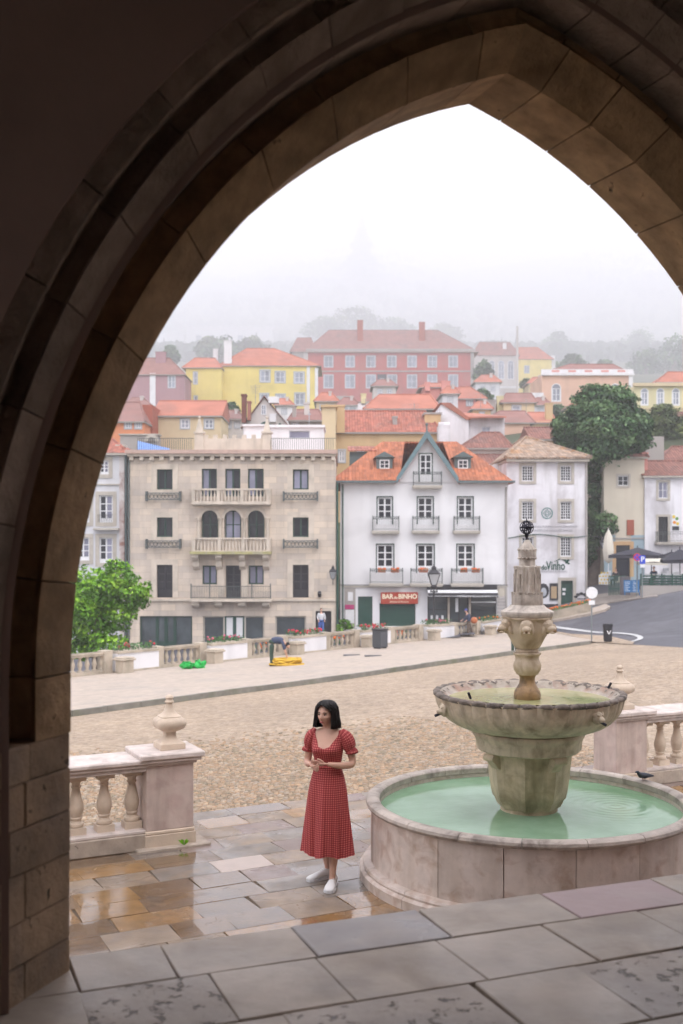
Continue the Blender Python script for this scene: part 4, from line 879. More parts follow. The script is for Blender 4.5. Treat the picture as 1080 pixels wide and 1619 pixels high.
# ------------------------------------------------------------------ buildings
class Bld:
    """a building whose front lies at depth Y; its facade is laid out from measured positions"""
    def __init__(s, name, label, cat, Y, x0, x1, yt, yb, group=None, below=4.0):
        Y = FAR(Y); s.Y = Y; s.x0, s.x1, s.yt, s.yb = x0, x1, yt, yb
        s.root = thing(name, label, cat, ((PX(x0, Y) + PX(x1, Y)) / 2, Y, PZ(yb, Y)), 0, group); s.below = below
    def X(s, px): return PX(px, s.Y)
    def Z(s, py): return PZ(py, s.Y)
    def body(s, mat, depth, holes=(), t=0.28, name='wall', back=True):
        m = MB(); X0, X1, Z0, Z1, Y = s.X(s.x0), s.X(s.x1), s.Z(s.yb) - s.below, s.Z(s.yt), s.Y
        H = [(s.X(a), s.X(b), s.Z(d), s.Z(c)) for a, b, c, d in holes]
        xs = sorted({X0, X1, *[v for h in H for v in h[:2]]}); zs = sorted({Z0, Z1, *[v for h in H for v in h[2:]]})
        for i in range(len(xs) - 1):
            for j in range(len(zs) - 1):
                cx, cz = (xs[i] + xs[i+1]) / 2, (zs[j] + zs[j+1]) / 2
                if any(a < cx < b and c < cz < d for a, b, c, d in H): continue
                m.quad((xs[i], Y, zs[j]), (xs[i+1], Y, zs[j]), (xs[i+1], Y, zs[j+1]), (xs[i], Y, zs[j+1]))
        for a, b, c, d in H:
            m.quad((a, Y, c), (a, Y + t, c), (a, Y + t, d), (a, Y, d)); m.quad((b, Y, c), (b, Y, d), (b, Y + t, d), (b, Y + t, c))
            m.quad((a, Y, c), (b, Y, c), (b, Y + t, c), (a, Y + t, c)); m.quad((a, Y, d), (a, Y + t, d), (b, Y + t, d), (b, Y, d))
            m.quad((a, Y + t, c), (b, Y + t, c), (b, Y + t, d), (a, Y + t, d))
        D = Y + depth
        m.quad((X0, D, Z0), (X0, Y, Z0), (X0, Y, Z1), (X0, D, Z1)); m.quad((X1, Y, Z0), (X1, D, Z0), (X1, D, Z1), (X1, Y, Z1))
        m.quad((X1, D, Z0), (X0, D, Z0), (X0, D, Z1), (X1, D, Z1)); m.quad((X0, Y, Z1 - .02), (X1, Y, Z1 - .02), (X1, D, Z1 - .02), (X0, D, Z1 - .02))
        return m.build(name, mat, s.root)
    def box(s, name, a, b, c, d, near, far, mat, parent=None, bev=0, **kw):
        """px a..b, py c(top)..d; from `near` m in front of the facade to `far` m (negative = behind)"""
        m = MB(); m.box(s.X(a), s.X(b), s.Y - near, s.Y - far, s.Z(d), s.Z(c)); return m.build(name, mat, parent or s.root, bev=bev, **kw)
    def window(s, a, b, c, d, mat_f, mat_g, cols=2, rows=2, fw=0.07, bar=0.035, rec=0.12, sur=None, sw=0.0, sill=True, name='window', each=True, low=0.0, low_mat=None, proud=0.04, reveal=None):
        X0, X1, Z0, Z1, Y = s.X(a), s.X(b), s.Z(d), s.Z(c), s.Y
        fm = MB(); y0, y1 = Y + rec - 0.03, Y + rec + 0.04
        fm.box(X0, X0 + fw, y0, y1, Z0, Z1); fm.box(X1 - fw, X1, y0, y1, Z0, Z1); fm.box(X0 + fw, X1 - fw, y0, y1, Z1 - fw, Z1); fm.box(X0 + fw, X1 - fw, y0, y1, Z0, Z0 + fw)
        xi0, xi1, zi0, zi1 = X0 + fw, X1 - fw, Z0 + fw, Z1 - fw
        win = None
        if low: 
            zl = zi0 + (zi1 - zi0) * low; fm.box(xi0, xi1, y0 + .005, y1 - .005, zi0, zl)
            zi0 = zl
        cm = (xi0 + xi1) / 2
        for k in range(1, cols): x = xi0 + (xi1 - xi0) * k / cols; w = bar * (1.6 if cols == 2 or k * 2 == cols else 1); fm.box(x - w / 2, x + w / 2, y0 + .004, y1 - .004, zi0, zi1)
        for k in range(1, rows): z = zi0 + (zi1 - zi0) * k / rows; fm.box(xi0, xi1, y0 + .008, y1 - .008, z - bar / 2, z + bar / 2)
        win = fm.build(name, mat_f, s.root)
        ns = cols if each else 1
        for k in range(ns):
            g = MB(); xa = xi0 + (xi1 - xi0) * k / ns; xb = xi0 + (xi1 - xi0) * (k + 1) / ns
            g.box(xa, xb, Y + rec + 0.012, Y + rec + 0.02, zi0, zi1); g.build('pane', mat_g if not isinstance(mat_g, (list, tuple)) else mat_g[k % len(mat_g)], win)
        if sur is not None:
            sm = MB(); w = sw
            sm.box(X0 - w, X0, Y - proud, Y + 0.02, Z0 - (w if sill else 0), Z1 + w); sm.box(X1, X1 + w, Y - proud, Y + 0.02, Z0 - (w if sill else 0), Z1 + w)
            sm.box(X0, X1, Y - proud, Y + 0.02, Z1, Z1 + w)
            if sill: sm.box(X0, X1, Y - proud - .03, Y + 0.02, Z0 - w, Z0)
            sm.build('window_surround', sur, win)
        return win
    def hip(s, a, b, y_e, y_r, ra, rb, over, depth, mat, kind='hip', thick=0.14, name='roof', eave_mat=None, ridge_t=0.5):
        """hip or gable roof: eaves px a..b at py y_e, ridge px ra..rb at py y_r (measured at the ridge's own depth)"""
        Y0, Y1 = s.Y - over, s.Y + depth + over; X0, X1 = s.X(a), s.X(b); Yc = Y0 + (Y1 - Y0) * ridge_t
        ze = PZ(y_e, Y0); zr = PZ(y_r, Yc); Ra, Rb = PX(ra, Yc), PX(rb, Yc)
        m = MB()
        if kind == 'gable': Ra, Rb = X0, X1
        m.quad((X0, Y0, ze), (X1, Y0, ze), (Rb, Yc, zr), (Ra, Yc, zr)); m.quad((X1, Y1, ze), (X0, Y1, ze), (Ra, Yc, zr), (Rb, Yc, zr))
        m.quad((X0, Y1, ze), (X0, Y0, ze), (Ra, Yc, zr)); m.quad((X1, Y0, ze), (X1, Y1, ze), (Rb, Yc, zr))
        r = m.build(name, mat, s.root)
        e = MB(); e.box(X0 + .02, X1 - .02, Y0 + .02, Y1 - .02, ze - thick, ze - 0.01); e.build('eave', eave_mat or m_stone_sur, r)
        rc = MB(); rc.tube([(Ra, Yc, zr), (Rb, Yc, zr)], 0.11, 6)
        for p, q in (((X0, Y0), Ra), ((X1, Y0), Rb)):
            if kind != 'gable': rc.tube([(p[0], p[1], ze), (q, Yc, zr)], 0.10, 6)
        rc.build('ridge_tile', mat, r, smooth=50)
        return r
    def chimney(s, a, b, yt, yb, dy, mat, d=0.8, cap=True):
        Yc = s.Y + dy; m = MB(); X0, X1, Z0, Z1 = PX(a, Yc), PX(b, Yc), PZ(yb, Yc), PZ(yt, Yc)
        m.box(X0, X1, Yc, Yc + d, Z0, Z1 - .15); m.box(X0 - .06, X1 + .06, Yc - .06, Yc + d + .06, Z1 - .15, Z1)
        return m.build('chimney', mat, s.root)
def text(body, mat, parent, X, Y, Z, size, ext=0.01, align='CENTER', bold=0.0, sx=1.0):
    cu = bpy.data.curves.new('lettering', 'FONT'); cu.body = body; cu.size = size; cu.extrude = ext; cu.align_x = align; cu.align_y = 'CENTER'; cu.offset = bold; cu.resolution_u = 3
    o = bpy.data.objects.new('lettering', cu); COL.objects.link(o)
    dg = bpy.context.evaluated_depsgraph_get(); me = bpy.data.meshes.new_from_object(o.evaluated_get(dg)); bpy.data.objects.remove(o)
    Mx = Matrix.Translation((X, Y, Z)) @ Matrix.Rotation(R_(90), 4, 'X') @ Matrix.Diagonal((sx, 1, 1, 1))
    if parent is not None: Mx = chain(parent).inverted() @ Mx
    me.transform(Mx); me.materials.clear(); me.materials.append(mat)
    return link('lettering', me, parent)
def railing(b, a, c_, yt, yb, near, mat=None, step=0.11, curl=False, bar=0.012, sides=True, floor=True, fmat=None, name='balcony'):
    """a balcony: slab with an iron railing; near = how far it projects"""
    X0, X1, Z0, Z1, Y = b.X(a), b.X(c_), b.Z(yb), b.Z(yt), b.Y; root = None
    m = MB(); m.box(X0 - .06, X1 + .06, Y - near - .05, Y + .01, Z0 - .14, Z0); m.box(X0 - .02, X1 + .02, Y - near, Y + .01, Z0 - .22, Z0 - .14); sl = m.build(name, fmat or m_stone_sur, b.root)
    r = MB(); yn = Y - near + .03
    for z in (Z1, Z0 + .10, Z1 - 0.16): r.box(X0, X1, yn - .015, yn + .015, z - .014, z + .014)
    if sides:
        for x in (X0, X1):
            for z in (Z1, Z0 + .1): r.box(x - .015, x + .015, yn, Y, z - .014, z + .014)
            for k in range(int(near / step)): r.box(x - bar / 2, x + bar / 2, yn + step * k, yn + step * k + bar, Z0, Z1)
    n = int((X1 - X0) / step)
    for k in range(n + 1):
        x = X0 + (X1 - X0) * k / n; r.box(x - bar / 2, x + bar / 2, yn - bar / 2, yn + bar / 2, Z0, Z1)
        if curl and k < n:
            xm = x + (X1 - X0) / n / 2; r.box(xm - .03, xm + .03, yn - .008, yn + .008, Z1 - .13, Z1 - .04)
    for x in (X0, X1): r.box(x - .025, x + .025, yn - .025, yn + .025, Z0, Z1 + .06)
    r.build('railing', mat or m_ironwork, sl); return sl
def flower_box(b, a, c_, y, near, label):
    X0, X1, Y = b.X(a), b.X(c_), b.Y - near; Z = b.Z(y)
    t = thing('flower_box', label, 'flower box', ((X0 + X1) / 2, Y, Z - .16), 0, 'flower boxes hung on the balconies')
    m = MB(); m.box(X0, X1, Y - .10, Y + .10, Z - .16, Z); m.build('trough', plain('trough_clay', (.25, .09, .05)) if 'trough_clay' not in bpy.data.materials else bpy.data.materials['trough_clay'], t)
    g = MB(); f = MB()
    for k in range(60):
        p = Vector((random.uniform(X0, X1), Y + random.uniform(-.12, .12), Z + random.uniform(-.06, .12))); q = random.uniform(.03, .06)
        d1 = Vector((random.uniform(-1, 1), random.uniform(-1, 1), random.uniform(-1, 1))).normalized() * q; d2 = Vector((random.uniform(-1, 1), random.uniform(-1, 1), random.uniform(-1, 1))).normalized() * q
        (f if k % 3 < 1 and p.z > Z else g).quad(p - d1, p - d2, p + d1, p + d2)
    for k in range(34):
        p = Vector((random.uniform(X0, X1), Y + random.uniform(-.14, .1), Z + random.uniform(0.04, .16))); f.ball(p, random.uniform(.025, .05), 5, 3)
    g.build('foliage', m_leaf[1], t); f.build('flowers', m_flo, t)
def lantern(root, x, y, z, k=1.0, mat=None):
    """square tapering street lantern, its foot at z"""
    m = MB(); mat = mat or m_black
    q = lambda a, h: [(x + i * a * k, y + j * a * k, z + h * k) for i, j in ((-1,-1),(1,-1),(1,1),(-1,1))]
    m.hexa(q(.10, 0), q(.12, .04)); m.hexa(q(.26, .52), q(.26, .56)); m.hexa(q(.28, .56), q(.10, .74)); m.hexa(q(.10, .74), q(.10, .80)); m.hexa(q(.13, .80), q(.03, .90)); m.ball((x, y, z + .94 * k), .035 * k, 6, 4)
    for i, j in ((-1,-1),(1,-1),(1,1),(-1,1)): m.tube([(x + i*.11*k, y + j*.11*k, z + .04*k), (x + i*.25*k, y + j*.25*k, z + .52*k)], .016 * k, 4)
    o = m.build('lantern', mat, root)
    g = MB(); g.hexa(q(.105, .05), q(.24, .52)); g.build('lantern_glass', M_LG, o)
M_LG = G('lantern_glass', (0.35, 0.36, 0.38), r=0.2)
# ================= the beige palace-like house
b = Bld('stone_house', 'tall beige ashlar house with arched loggia, balconies and battlemented parapet', 'house', 72, 205, 531, 724, 1028, below=1.5)
wl = []
for x0, x1 in ((248, 273), (463, 488)): wl += [(x0, x1, 742, 774, 0), (x0, x1, 818, 849, 0), (x0, x1, 893, 945, 1)]
for x0, x1 in ((319, 343), (356, 380), (392, 417)): wl += [(x0, x1, 741, 785, 2)]
wl += [(320, 343, 894, 924, 0), (357, 381, 894, 947, 1), (393, 417, 894, 924, 0)]
shops = [(221, 304, 974, 1026), (321, 418, 974, 1018), (435, 484, 974, 1006), (499, 524, 966, 1003)]
logg = [(318, 345, 805, 872), (354.5, 381.5, 805, 872), (391.5, 418.5, 805, 872)]
b.body(m_beige, 14, [w[:4] for w in wl] + shops + logg, t=0.45)
gl = [m_glass, m_glass_l, m_glass_l, m_glass]
for i, (x0, x1, y0, y1, k) in enumerate(wl):
    tall = k == 1
    mg = [m_glass, m_glass_l][(i * 7 // 3) % 2] if not tall else m_glass
    if k == 2: mg = [m_glass_l, m_glass]
    if i == 4: mg = m_glass
    b.window(x0, x1, y0, y1, m_green if not tall else m_black, mg, cols=2, rows=1 if not tall else 3, fw=0.09, bar=0.07, rec=0.25, sur=m_beige_trim if x0 < 300 or x0 > 450 else None, sw=0.36, sill=k != 1, low=0.22 if tall else 0)
# loggia: arches on columns
for i, cx in enumerate((331.5, 368, 405)):
    X0, X1 = b.X(cx - 13.5), b.X(cx + 13.5); zc = b.Z(820); r = (X1 - X0) / 2; xc = (X0 + X1) / 2
    m = MB(); N = 16     # spandrel: fills between the rectangle's top and the arch
    ro, zt = b.X(cx + 18.2) - xc, b.Z(800)
    for s_ in range(N):
        a, c = math.pi * s_ / N, math.pi * (s_ + 1) / N
        for (rA, rB, yy0, yy1) in ((r * 0.97, r * 1.30, 72 - .10, 72 + .1),):
            m.hexa([(xc + rA * math.cos(a), yy0, zc + rA * math.sin(a)), (xc + rB * math.cos(a), yy0, zc + rB * math.sin(a)), (xc + rB * math.cos(c), yy0, zc + rB * math.sin(c)), (xc + rA * math.cos(c), yy0, zc + rA * math.sin(c))][::-1],
                   [(xc + rA * math.cos(a), yy1, zc + rA * math.sin(a)), (xc + rB * math.cos(a), yy1, zc + rB * math.sin(a)), (xc + rB * math.cos(c), yy1, zc + rB * math.sin(c)), (xc + rA * math.cos(c), yy1, zc + rA * math.sin(c))][::-1])
    m.build('arch_ring', m_beige_trim, b.root)
    m = MB()
    for s_ in range(N):
        a, c = math.pi * s_ / N, math.pi * (s_ + 1) / N; zt2 = b.Z(804.9)
        m.quad((xc + r * math.cos(a), 72.02, zc + r * math.sin(a)), (xc + r * math.cos(c), 72.02, zc + r * math.sin(c)), (xc + r * math.cos(c), 72.02, zt2), (xc + r * math.cos(a), 72.02, zt2))
    m.build('spandrel', m_beige_trim, b.root)
    w = b.window(cx - 12.5, cx + 12.5, 807, 852, m_green, m_glass if i != 1 else m_glass_l, cols=2, rows=2, fw=.07, bar=.06, rec=0.38, sill=False)
    for dx in (-17, 17) if i == 0 else (19.5 - 1,):
        m = MB(); m.lathe([(.17, 0), (.17, .08), (.12, .14), (.115, 1.0), (.10, b.Z(824) - b.Z(868)), (.13, b.Z(822) - b.Z(868)), (.19, b.Z(820) - b.Z(868)), (.19, b.Z(818.5) - b.Z(868))], 10, c=(b.X(cx + dx), 71.93, b.Z(868))); m.build('column', m_beige_trim, b.root, smooth=40)
b.box('string_course', 308, 427, 797.5, 800, .30, .0, m_beige_trim); b.box('balcony_slab', 305, 429, 795, 798, .75, 0, m_beige_trim)
mbal = MB(); mbal.lathe([(.05, 0), (.07, .06), (.045, .1), (.08, .28), (.045, .5), (.04, .66), (.06, .7), (.07, .76)], 8); tmp = mbal.build('x', m_beige_trim, None, smooth=60); SB = tmp.data; SB.name = 'small_baluster'; bpy.data.objects.remove(tmp)
def stone_rail(b, x0, x1, yt, yb, near, posts, n=6, h=None):
    X0, X1, Z0, Z1 = b.X(x0), b.X(x1), b.Z(yb), b.Z(yt); y = b.Y - near
    b.box('balustrade_rail', x0, x1, yt, yt + 2.6, near + .12, near - .12, m_beige_trim); b.box('balustrade_rail', x0, x1, yb - 2, yb, near + .12, near - .12, m_beige_trim)
    for p in posts: b.box('balustrade_post', p - 2.6, p + 2.6, yt + 2.6, yb - 2, near + .10, near - .10, m_beige_trim)
    for p, q in zip(posts, posts[1:]):
        for k in range(n):
            x = p + 3 + (q - p - 6) * (k + .5) / n; o = link('baluster', SB, b.root); s = (b.Z(yt + 2.6) - b.Z(yb - 2)) / .76
            o.matrix_basis = b.root.matrix_basis.inverted() @ Matrix.Translation((b.X(x), y, b.Z(yb - 2))) @ Matrix.Diagonal((1, 1, s, 1))
    for x in (x0, x1):
        m = MB(); m.box(b.X(x) - .1, b.X(x) + .1, y, b.Y + .02, Z1 - .1, Z1); m.box(b.X(x) - .09, b.X(x) + .09, y, b.Y + .02, Z0, Z1 - .1); m.build('balustrade_rail', m_beige_trim, b.root)
stone_rail(b, 307, 427, 773, 795, .62, [308, 347, 384, 425])
stone_rail(b, 307, 427, 850, 872, .75, [309, 349, 386, 425])
m_moss_slab = M('mossy_slab', (0.36, 0.33, 0.16), r=.9, var=.3, sc=3, c2=(.42, .37, .3), sc2=2, amt2=.8)
b.box('balcony_slab', 303, 430, 871.5, 876, .95, 0, m_moss_slab)
for cx in (311, 347, 384, 421):
    X = b.X(cx); m = MB(); zt = b.Z(876); pr = [(0, 0), (.80, 0), (.80, -.2), (.60, -.38), (.42, -.46), (.38, -.8), (.15, -1.0), (0, -1.05)]
    m.hexa([(X - .2, 72 - a, zt + h) for a, h in pr], [(X + .2, 72 - a, zt + h) for a, h in pr][::1]); m.build('corbel', m_beige_trim, b.root)
    m = MB(); pr = [(0, 0), (.75, 0), (.72, -.22), (.5, -.36), (0, -.42)]; zt = b.Z(950.5); m.hexa([(b.X(cx) - .24, 72 - a, zt + h) for a, h in pr], [(b.X(cx) + .24, 72 - a, zt + h) for a, h in pr]); m.build('corbel', m_beige_trim, b.root)
for cx in (350, 387): b.box('pilaster', cx - 4.5, cx + 4.5, 897, 945, .12, -.02, m_beige_trim)
b.box('string_course', 205, 531, 947, 950, .16, 0, m_beige_trim); b.box('balcony_slab', 303, 431, 946, 950, .95, .16, m_beige_trim)
r = MB(); 
for z in (926, 943.5): r.box(b.X(305), b.X(429), 71.13, 71.17, b.Z(z) - .02, b.Z(z) + .02)
for k in range(48): x = b.X(305) + (b.X(429) - b.X(305)) * k / 47; r.box(x - .012, x + .012, 71.14, 71.16, b.Z(945), b.Z(926))
for x in (305, 334, 400, 429): r.box(b.X(x) - .035, b.X(x) + .035, 71.11, 71.19, b.Z(945), b.Z(922))
r.build('iron_railing', m_ironwork, b.root)
b.box('cornice', 200, 533, 712, 718, .55, -.3, m_pinkcap); b.box('cornice', 203, 532, 718, 722, .38, -.3, m_beige_trim)
for k in range(21): x = 209 + k * 15.9; b.box('corbel', x - 3.2, x + 3.2, 722, 728, .30, 0, m_beige_trim)
m = MB(); m.box(b.X(200), b.X(533), 72.3, 86, b.Z(716), b.Z(712)); m.build('roof_terrace', m_pinkcap, b.root)
b.box('parapet', 318, 418, 692, 712, -.6, -.95, m_beige_trim)
for k in range(7): x = 320 + 15.3 * k; b.box('merlon', x, x + 6.5, 686, 692, -.6, -.95, m_beige_trim)
for cx in (313, 421):
    X = b.X(cx); m = MB(); q = lambda a, z: [(X + i * a, 72.8 + j * a, b.Z(z)) for i, j in ((-1,-1),(1,-1),(1,1),(-1,1))]
    m.hexa(q(.32, 712), q(.28, 684)); m.hexa(q(.36, 684), q(.36, 681)); m.hexa(q(.24, 681), q(.05, 660)); m.ball((X, 72.8, b.Z(658)), .1, 8, 5); m.build('obelisk', m_beige_trim, b.root)
for xa, xc in ((216, 306), (428, 531)):
    r = MB(); 
    for k in range(int((xc - xa) / 3.4)): x = b.X(xa + 3.4 * k); r.box(x - .015, x + .015, 72.3, 72.33, b.Z(712), b.Z(692))
    r.box(b.X(xa), b.X(xc), 72.29, 72.34, b.Z(692.8), b.Z(692)); r.build('iron_railing', m_ironwork, b.root)
# window brackets of iron scrollwork
for xa, xc in ((233, 286), (449, 502)):
    for yt in (779, 854):
        m = MB(); X0, X1, Z0, Z1 = b.X(xa), b.X(xc), b.Z(yt + 11), b.Z(yt + 1)
        for z in (Z0, Z1): m.box(X0, X1, 71.55, 71.60, z - .03, z + .03)
        for x in (X0, X1): m.box(x - .05, x + .05, 71.5, 72, Z0 - .1, Z1 + .12)
        n = 9
        for k in range(n):
            xm = X0 + (X1 - X0) * (k + .5) / n; m.tube([(xm + .12 * math.cos(t), 71.57, (Z0 + Z1) / 2 + .15 * math.sin(t)) for t in np.linspace(0, 6.3, 9)], .022, 4)
        for k in range(2): x = X0 + (X1 - X0) * (.25 + .5 * k); m.box(x - .03, x + .03, 71.6, 72, Z0 - .02, Z0 + .04)
        m.build('flower_rack', m_ironwork, b.root)
# shopfronts
for (x0, x1, y0, y1), cuts in zip(shops[:3], ([221, 248, 276, 304], [321, 355, 386, 418], [435, 484])):
    for i, (p, q) in enumerate(zip(cuts, cuts[1:])):
        mid = len(cuts) == 4 and i == 1
        w = b.window(p, q, y0, y1, m_dkgreen if x0 == 321 and mid else m_green if x0 == 221 else m_stone_sur, m_frame_w if (x0 == 321 and mid) else m_shop, cols=2 if mid else 1, rows=1, fw=.10, bar=.14, rec=.2, sill=False, name='shop_door' if mid else 'shop_window', low=.2 if mid else 0)
w = b.box('doorway', 499, 524, 966, 1003, -.25, -.4, m_black); b.box('door_surround', 494, 499, 961, 1004, .06, -.1, m_beige_trim); b.box('door_surround', 524, 529, 961, 1004, .06, -.1, m_beige_trim); b.box('door_surround', 499, 524, 961, 966, .06, -.1, m_beige_trim)
b.box('corner_pipe', 202.6, 205.5, 726, 1010, .14, .0, m_ironwork); b.box('corner_pipe', 532.2, 535, 764, 1003, .14, .0, m_dkgreen)
BEIGE = b
# white box on its roof terrace, tarpaulin, hut
q = Bld('terrace_hut', 'white rooftop hut with dark window on the beige house', 'hut', 80, 428, 512, 676, 712); q.below = 1.6
q.body(m_white, 4, [(457, 490, 681, 693)]); q.window(457, 490, 681, 693, m_frame_g, m_glass_l, cols=1, rows=1, rec=.1); q.box('roof_slab', 426, 514, 672, 676, .2, -4.2, m_white)
q = Bld('terrace_hut', 'small white rooftop hut behind the battlements of the beige house', 'hut', 79, 385, 420, 674, 700); q.below = 2.0; q.body(m_white, 3, []); q.box('roof_slab', 383, 421, 671, 674, .2, -3.2, m_white)
m = MB(); m.quad((PX(218, 76), 76, PZ(712, 76)), (PX(270, 76), 76, PZ(712, 76)), (PX(268, 80), 80, PZ(709, 80)), (PX(218, 80), 80, PZ(697, 80))); m.quad((PX(216, 76), 75.9, PZ(712, 76)), (PX(218, 80), 80, PZ(697, 80)), (PX(216, 80), 80, PZ(712, 80)))
tagt(m.build('tarpaulin', plain('blue_tarpaulin', (.12, .25, .6))), 'blue tarpaulin stretched on the roof terrace of the beige house', 'tarpaulin')
# ================= white house with the steep gable
b = Bld('gabled_house', 'white rendered house with orange tile roof, steep gable and iron balconies', 'house', 74, 538, 803, 762, 990, below=2.5)
w3 = [(597, 620), (660.5, 684.5), (724, 747.5)]
holes = [(x0, x1, 786, 829) for x0, x1 in w3] + [(596, 622, 861, 906), (659.5, 686, 861, 906), (723, 749, 861, 906)] + [(566, 589, 943, 990), (600, 657, 954, 990), (676, 785, 941, 987)]
b.body(m_white, 12, holes, t=.35)
for h in holes[:6]: b.window(*h, m_frame_w, m_glass, cols=2, rows=3, fw=.10, bar=.07, rec=.18, sur=m_green, sw=.07, sill=False, low=.22, proud=.03)
# gable wall
Y = 73.9; m = MB(); gp = [(630, 762), (630, 757), (675, 690), (722, 757), (722, 762)]
gh = (663.5, 682.5, 718, 762)
m.hexa([(PX(x, Y), Y, PZ(y, Y)) for x, y in gp], [(PX(x, Y), Y + .25, PZ(y, Y)) for x, y in gp]); m.build('gable_wall', m_white, b.root)
b.Y = 73.9; b.window(*gh, m_frame_w, m_glass, cols=2, rows=3, fw=.09, bar=.06, rec=-.03, sur=m_green, sw=.08, sill=False, low=.25); b.Y = 74
# roofs
def slope(name, pts, mat, parent, th=.12):
    m = MB(); m.hexa([(x, y, z - th) for x, y, z in pts], pts); return m.build(name, mat, parent)
E0 = 73.3; ze = PZ(761, E0); Yr = 80; zr = PZ(698, Yr); Xl, Xr = PX(521, E0), PX(813, E0); Rl, Rr = PX(604, Yr), PX(722, Yr)
rf = slope('roof', [(Xl, E0, ze), (PX(632, E0), E0, ze + .12), (PX(640, Yr), Yr, zr), (Rl, Yr, zr)], m_tile_o, b.root)
slope('roof', [(PX(722, E0), E0, ze + .12), (Xr, E0, ze), (Rr, Yr, zr), (PX(700, Yr), Yr, zr)], m_tile_o, b.root)
slope('roof', [(Xr, E0, ze), (Xr, 86.5, ze), (Rr, Yr, zr)], m_tile_o, b.root); slope('roof', [(Xl, 86.5, ze), (Xl, E0, ze), (Rl, Yr, zr)], m_tile_o, b.root)
slope('roof', [(Xr, 86.5, ze), (Xl, 86.5, ze), (Rl, Yr, zr), (Rr, Yr, zr)], m_tile_o, b.root)
ax, az_ = PX(675, 73.4), PZ(685, 73.4)
slope('gable_roof', [(PX(625, 73.4), 73.4, PZ(762, 73.4)), (ax, 73.4, az_), (ax, 82, az_), (PX(625, 73.4), 77, PZ(762, 73.4))], m_tile_o, b.root)
slope('gable_roof', [(ax, 73.4, az_), (PX(727, 73.4), 73.4, PZ(762, 73.4)), (PX(727, 73.4), 77, PZ(762, 73.4)), (ax, 82, az_)], m_tile_o, b.root)
for s_, (xe, ye) in enumerate(((627, 757), (725, 757))):
    X1, Z1 = PX(xe, 73.3), PZ(ye, 73.3); d = Vector((X1 - ax, 0, Z1 - az_)); w = .33
    m = MB(); lo = [(ax, 73.25, az_ + .22), (X1, 73.25, Z1 + .10), (X1, 73.25, Z1 - w), (ax, 73.25, az_ - w)]
    m.hexa(lo, [(x, 73.42, z) for x, y, z in lo]); m.build('bargeboard', m_bluegrey, b.root)
for (px0, px1, fx0, fx1, yc) in ((522, 626, 0, 0, 762), (724, 812, 0, 0, 762)): b.box('gutter', px0, px1, 760.5, 764, .72, .5, m_dormer)
for i, cx in enumerate((608, 732)):
    Yd = 75.2; X = PX(cx, Yd); zb, zt, za = PZ(748, Yd), PZ(723, Yd), PZ(714, Yd); hw = .55
    d = MB(); d.box(X - hw, X + hw, Yd, Yd + 4.5, zb, zt); o = d.build('dormer', m_dormer, b.root)
    d = MB(); d.hexa([(X - .72, Yd - .2, zt), (X + .72, Yd - .2, zt), (X, Yd - .2, za)][::-1], [(X - .72, Yd + 4.5, zt), (X + .72, Yd + 4.5, zt), (X, Yd + 4.5, za)][::-1]); d.build('dormer_roof', m_dormer, o)
    d = MB(); x0, x1, z0, z1 = X - .34, X + .34, PZ(741, Yd), PZ(727, Yd)
    d.box(x0, x0 + .07, Yd - .05, Yd - .005, z0, z1); d.box(x1 - .07, x1, Yd - .05, Yd - .005, z0, z1); d.box(x0 + .07, x1 - .07, Yd - .05, Yd - .005, z0, z0 + .07); d.box(x0 + .07, x1 - .07, Yd - .05, Yd - .005, z1 - .07, z1); d.box(X - .025, X + .025, Yd - .045, Yd - .006, z0 + .07, z1 - .07); d.box(x0 + .07, x1 - .07, Yd - .045, Yd - .006, (z0 + z1) / 2 - .02, (z0 + z1) / 2 + .02); d.build('dormer_window', m_frame_w, o)
    d = MB(); d.box(x0 + .07, x1 - .07, Yd - .02, Yd - .008, z0 + .07, z1 - .07); d.build('dormer_glass', m_glass, o)
Yd = 78.5; d = MB(); d.box(PX(553, Yd), PX(592, Yd), Yd, Yd + 3, PZ(735, Yd), PZ(714, Yd)); o = d.build('dormer', m_dormer, b.root)
d = MB(); d.hexa([(PX(550, Yd), Yd - .3, PZ(714, Yd)), (PX(596, Yd), Yd - .3, PZ(714, Yd)), (PX(596, Yd), Yd + 3, PZ(702, Yd)), (PX(550, Yd), Yd + 3, PZ(702, Yd))], [(PX(550, Yd), Yd - .3, PZ(712.5, Yd)), (PX(596, Yd), Yd - .3, PZ(712.5, Yd)), (PX(596, Yd), Yd + 3, PZ(700, Yd)), (PX(550, Yd), Yd + 3, PZ(700, Yd))]); d.build('dormer_roof', m_tile_r, o)
m = MB(); m.tube([(ax, 73.5, az_), (ax, 73.5, az_ + .5)], .05, 6); m.ball((ax, 73.5, az_ + .6), .1, 8, 5); m.build('finial', m_dormer, b.root)
# balconies
railing(b, 653, 697, 747, 768, .62, curl=True); 
for x0, x1 in ((589, 630), (652, 693), (717, 757)): railing(b, x0, x1, 817, 839, .55, curl=True)
for x0, x1 in ((585, 636), (649, 698), (713, 762)): railing(b, x0, x1, 899, 922, .62, curl=True)
labs = ['orange flower box at the left end of the lower balcony nearest the beige house', 'orange flower box at the right end of the lower balcony nearest the beige house', 'orange flower box on the middle lower balcony of the gabled house', 'orange flower box at the left end of the lower balcony nearest the museum', 'orange flower box at the right end of the lower balcony nearest the museum']
for (x0, x1), lb in zip(((597, 609), (617, 630), (661, 675), (726, 737), (744, 756)), labs): flower_box(b, x0, x1, 901, .72, lb)
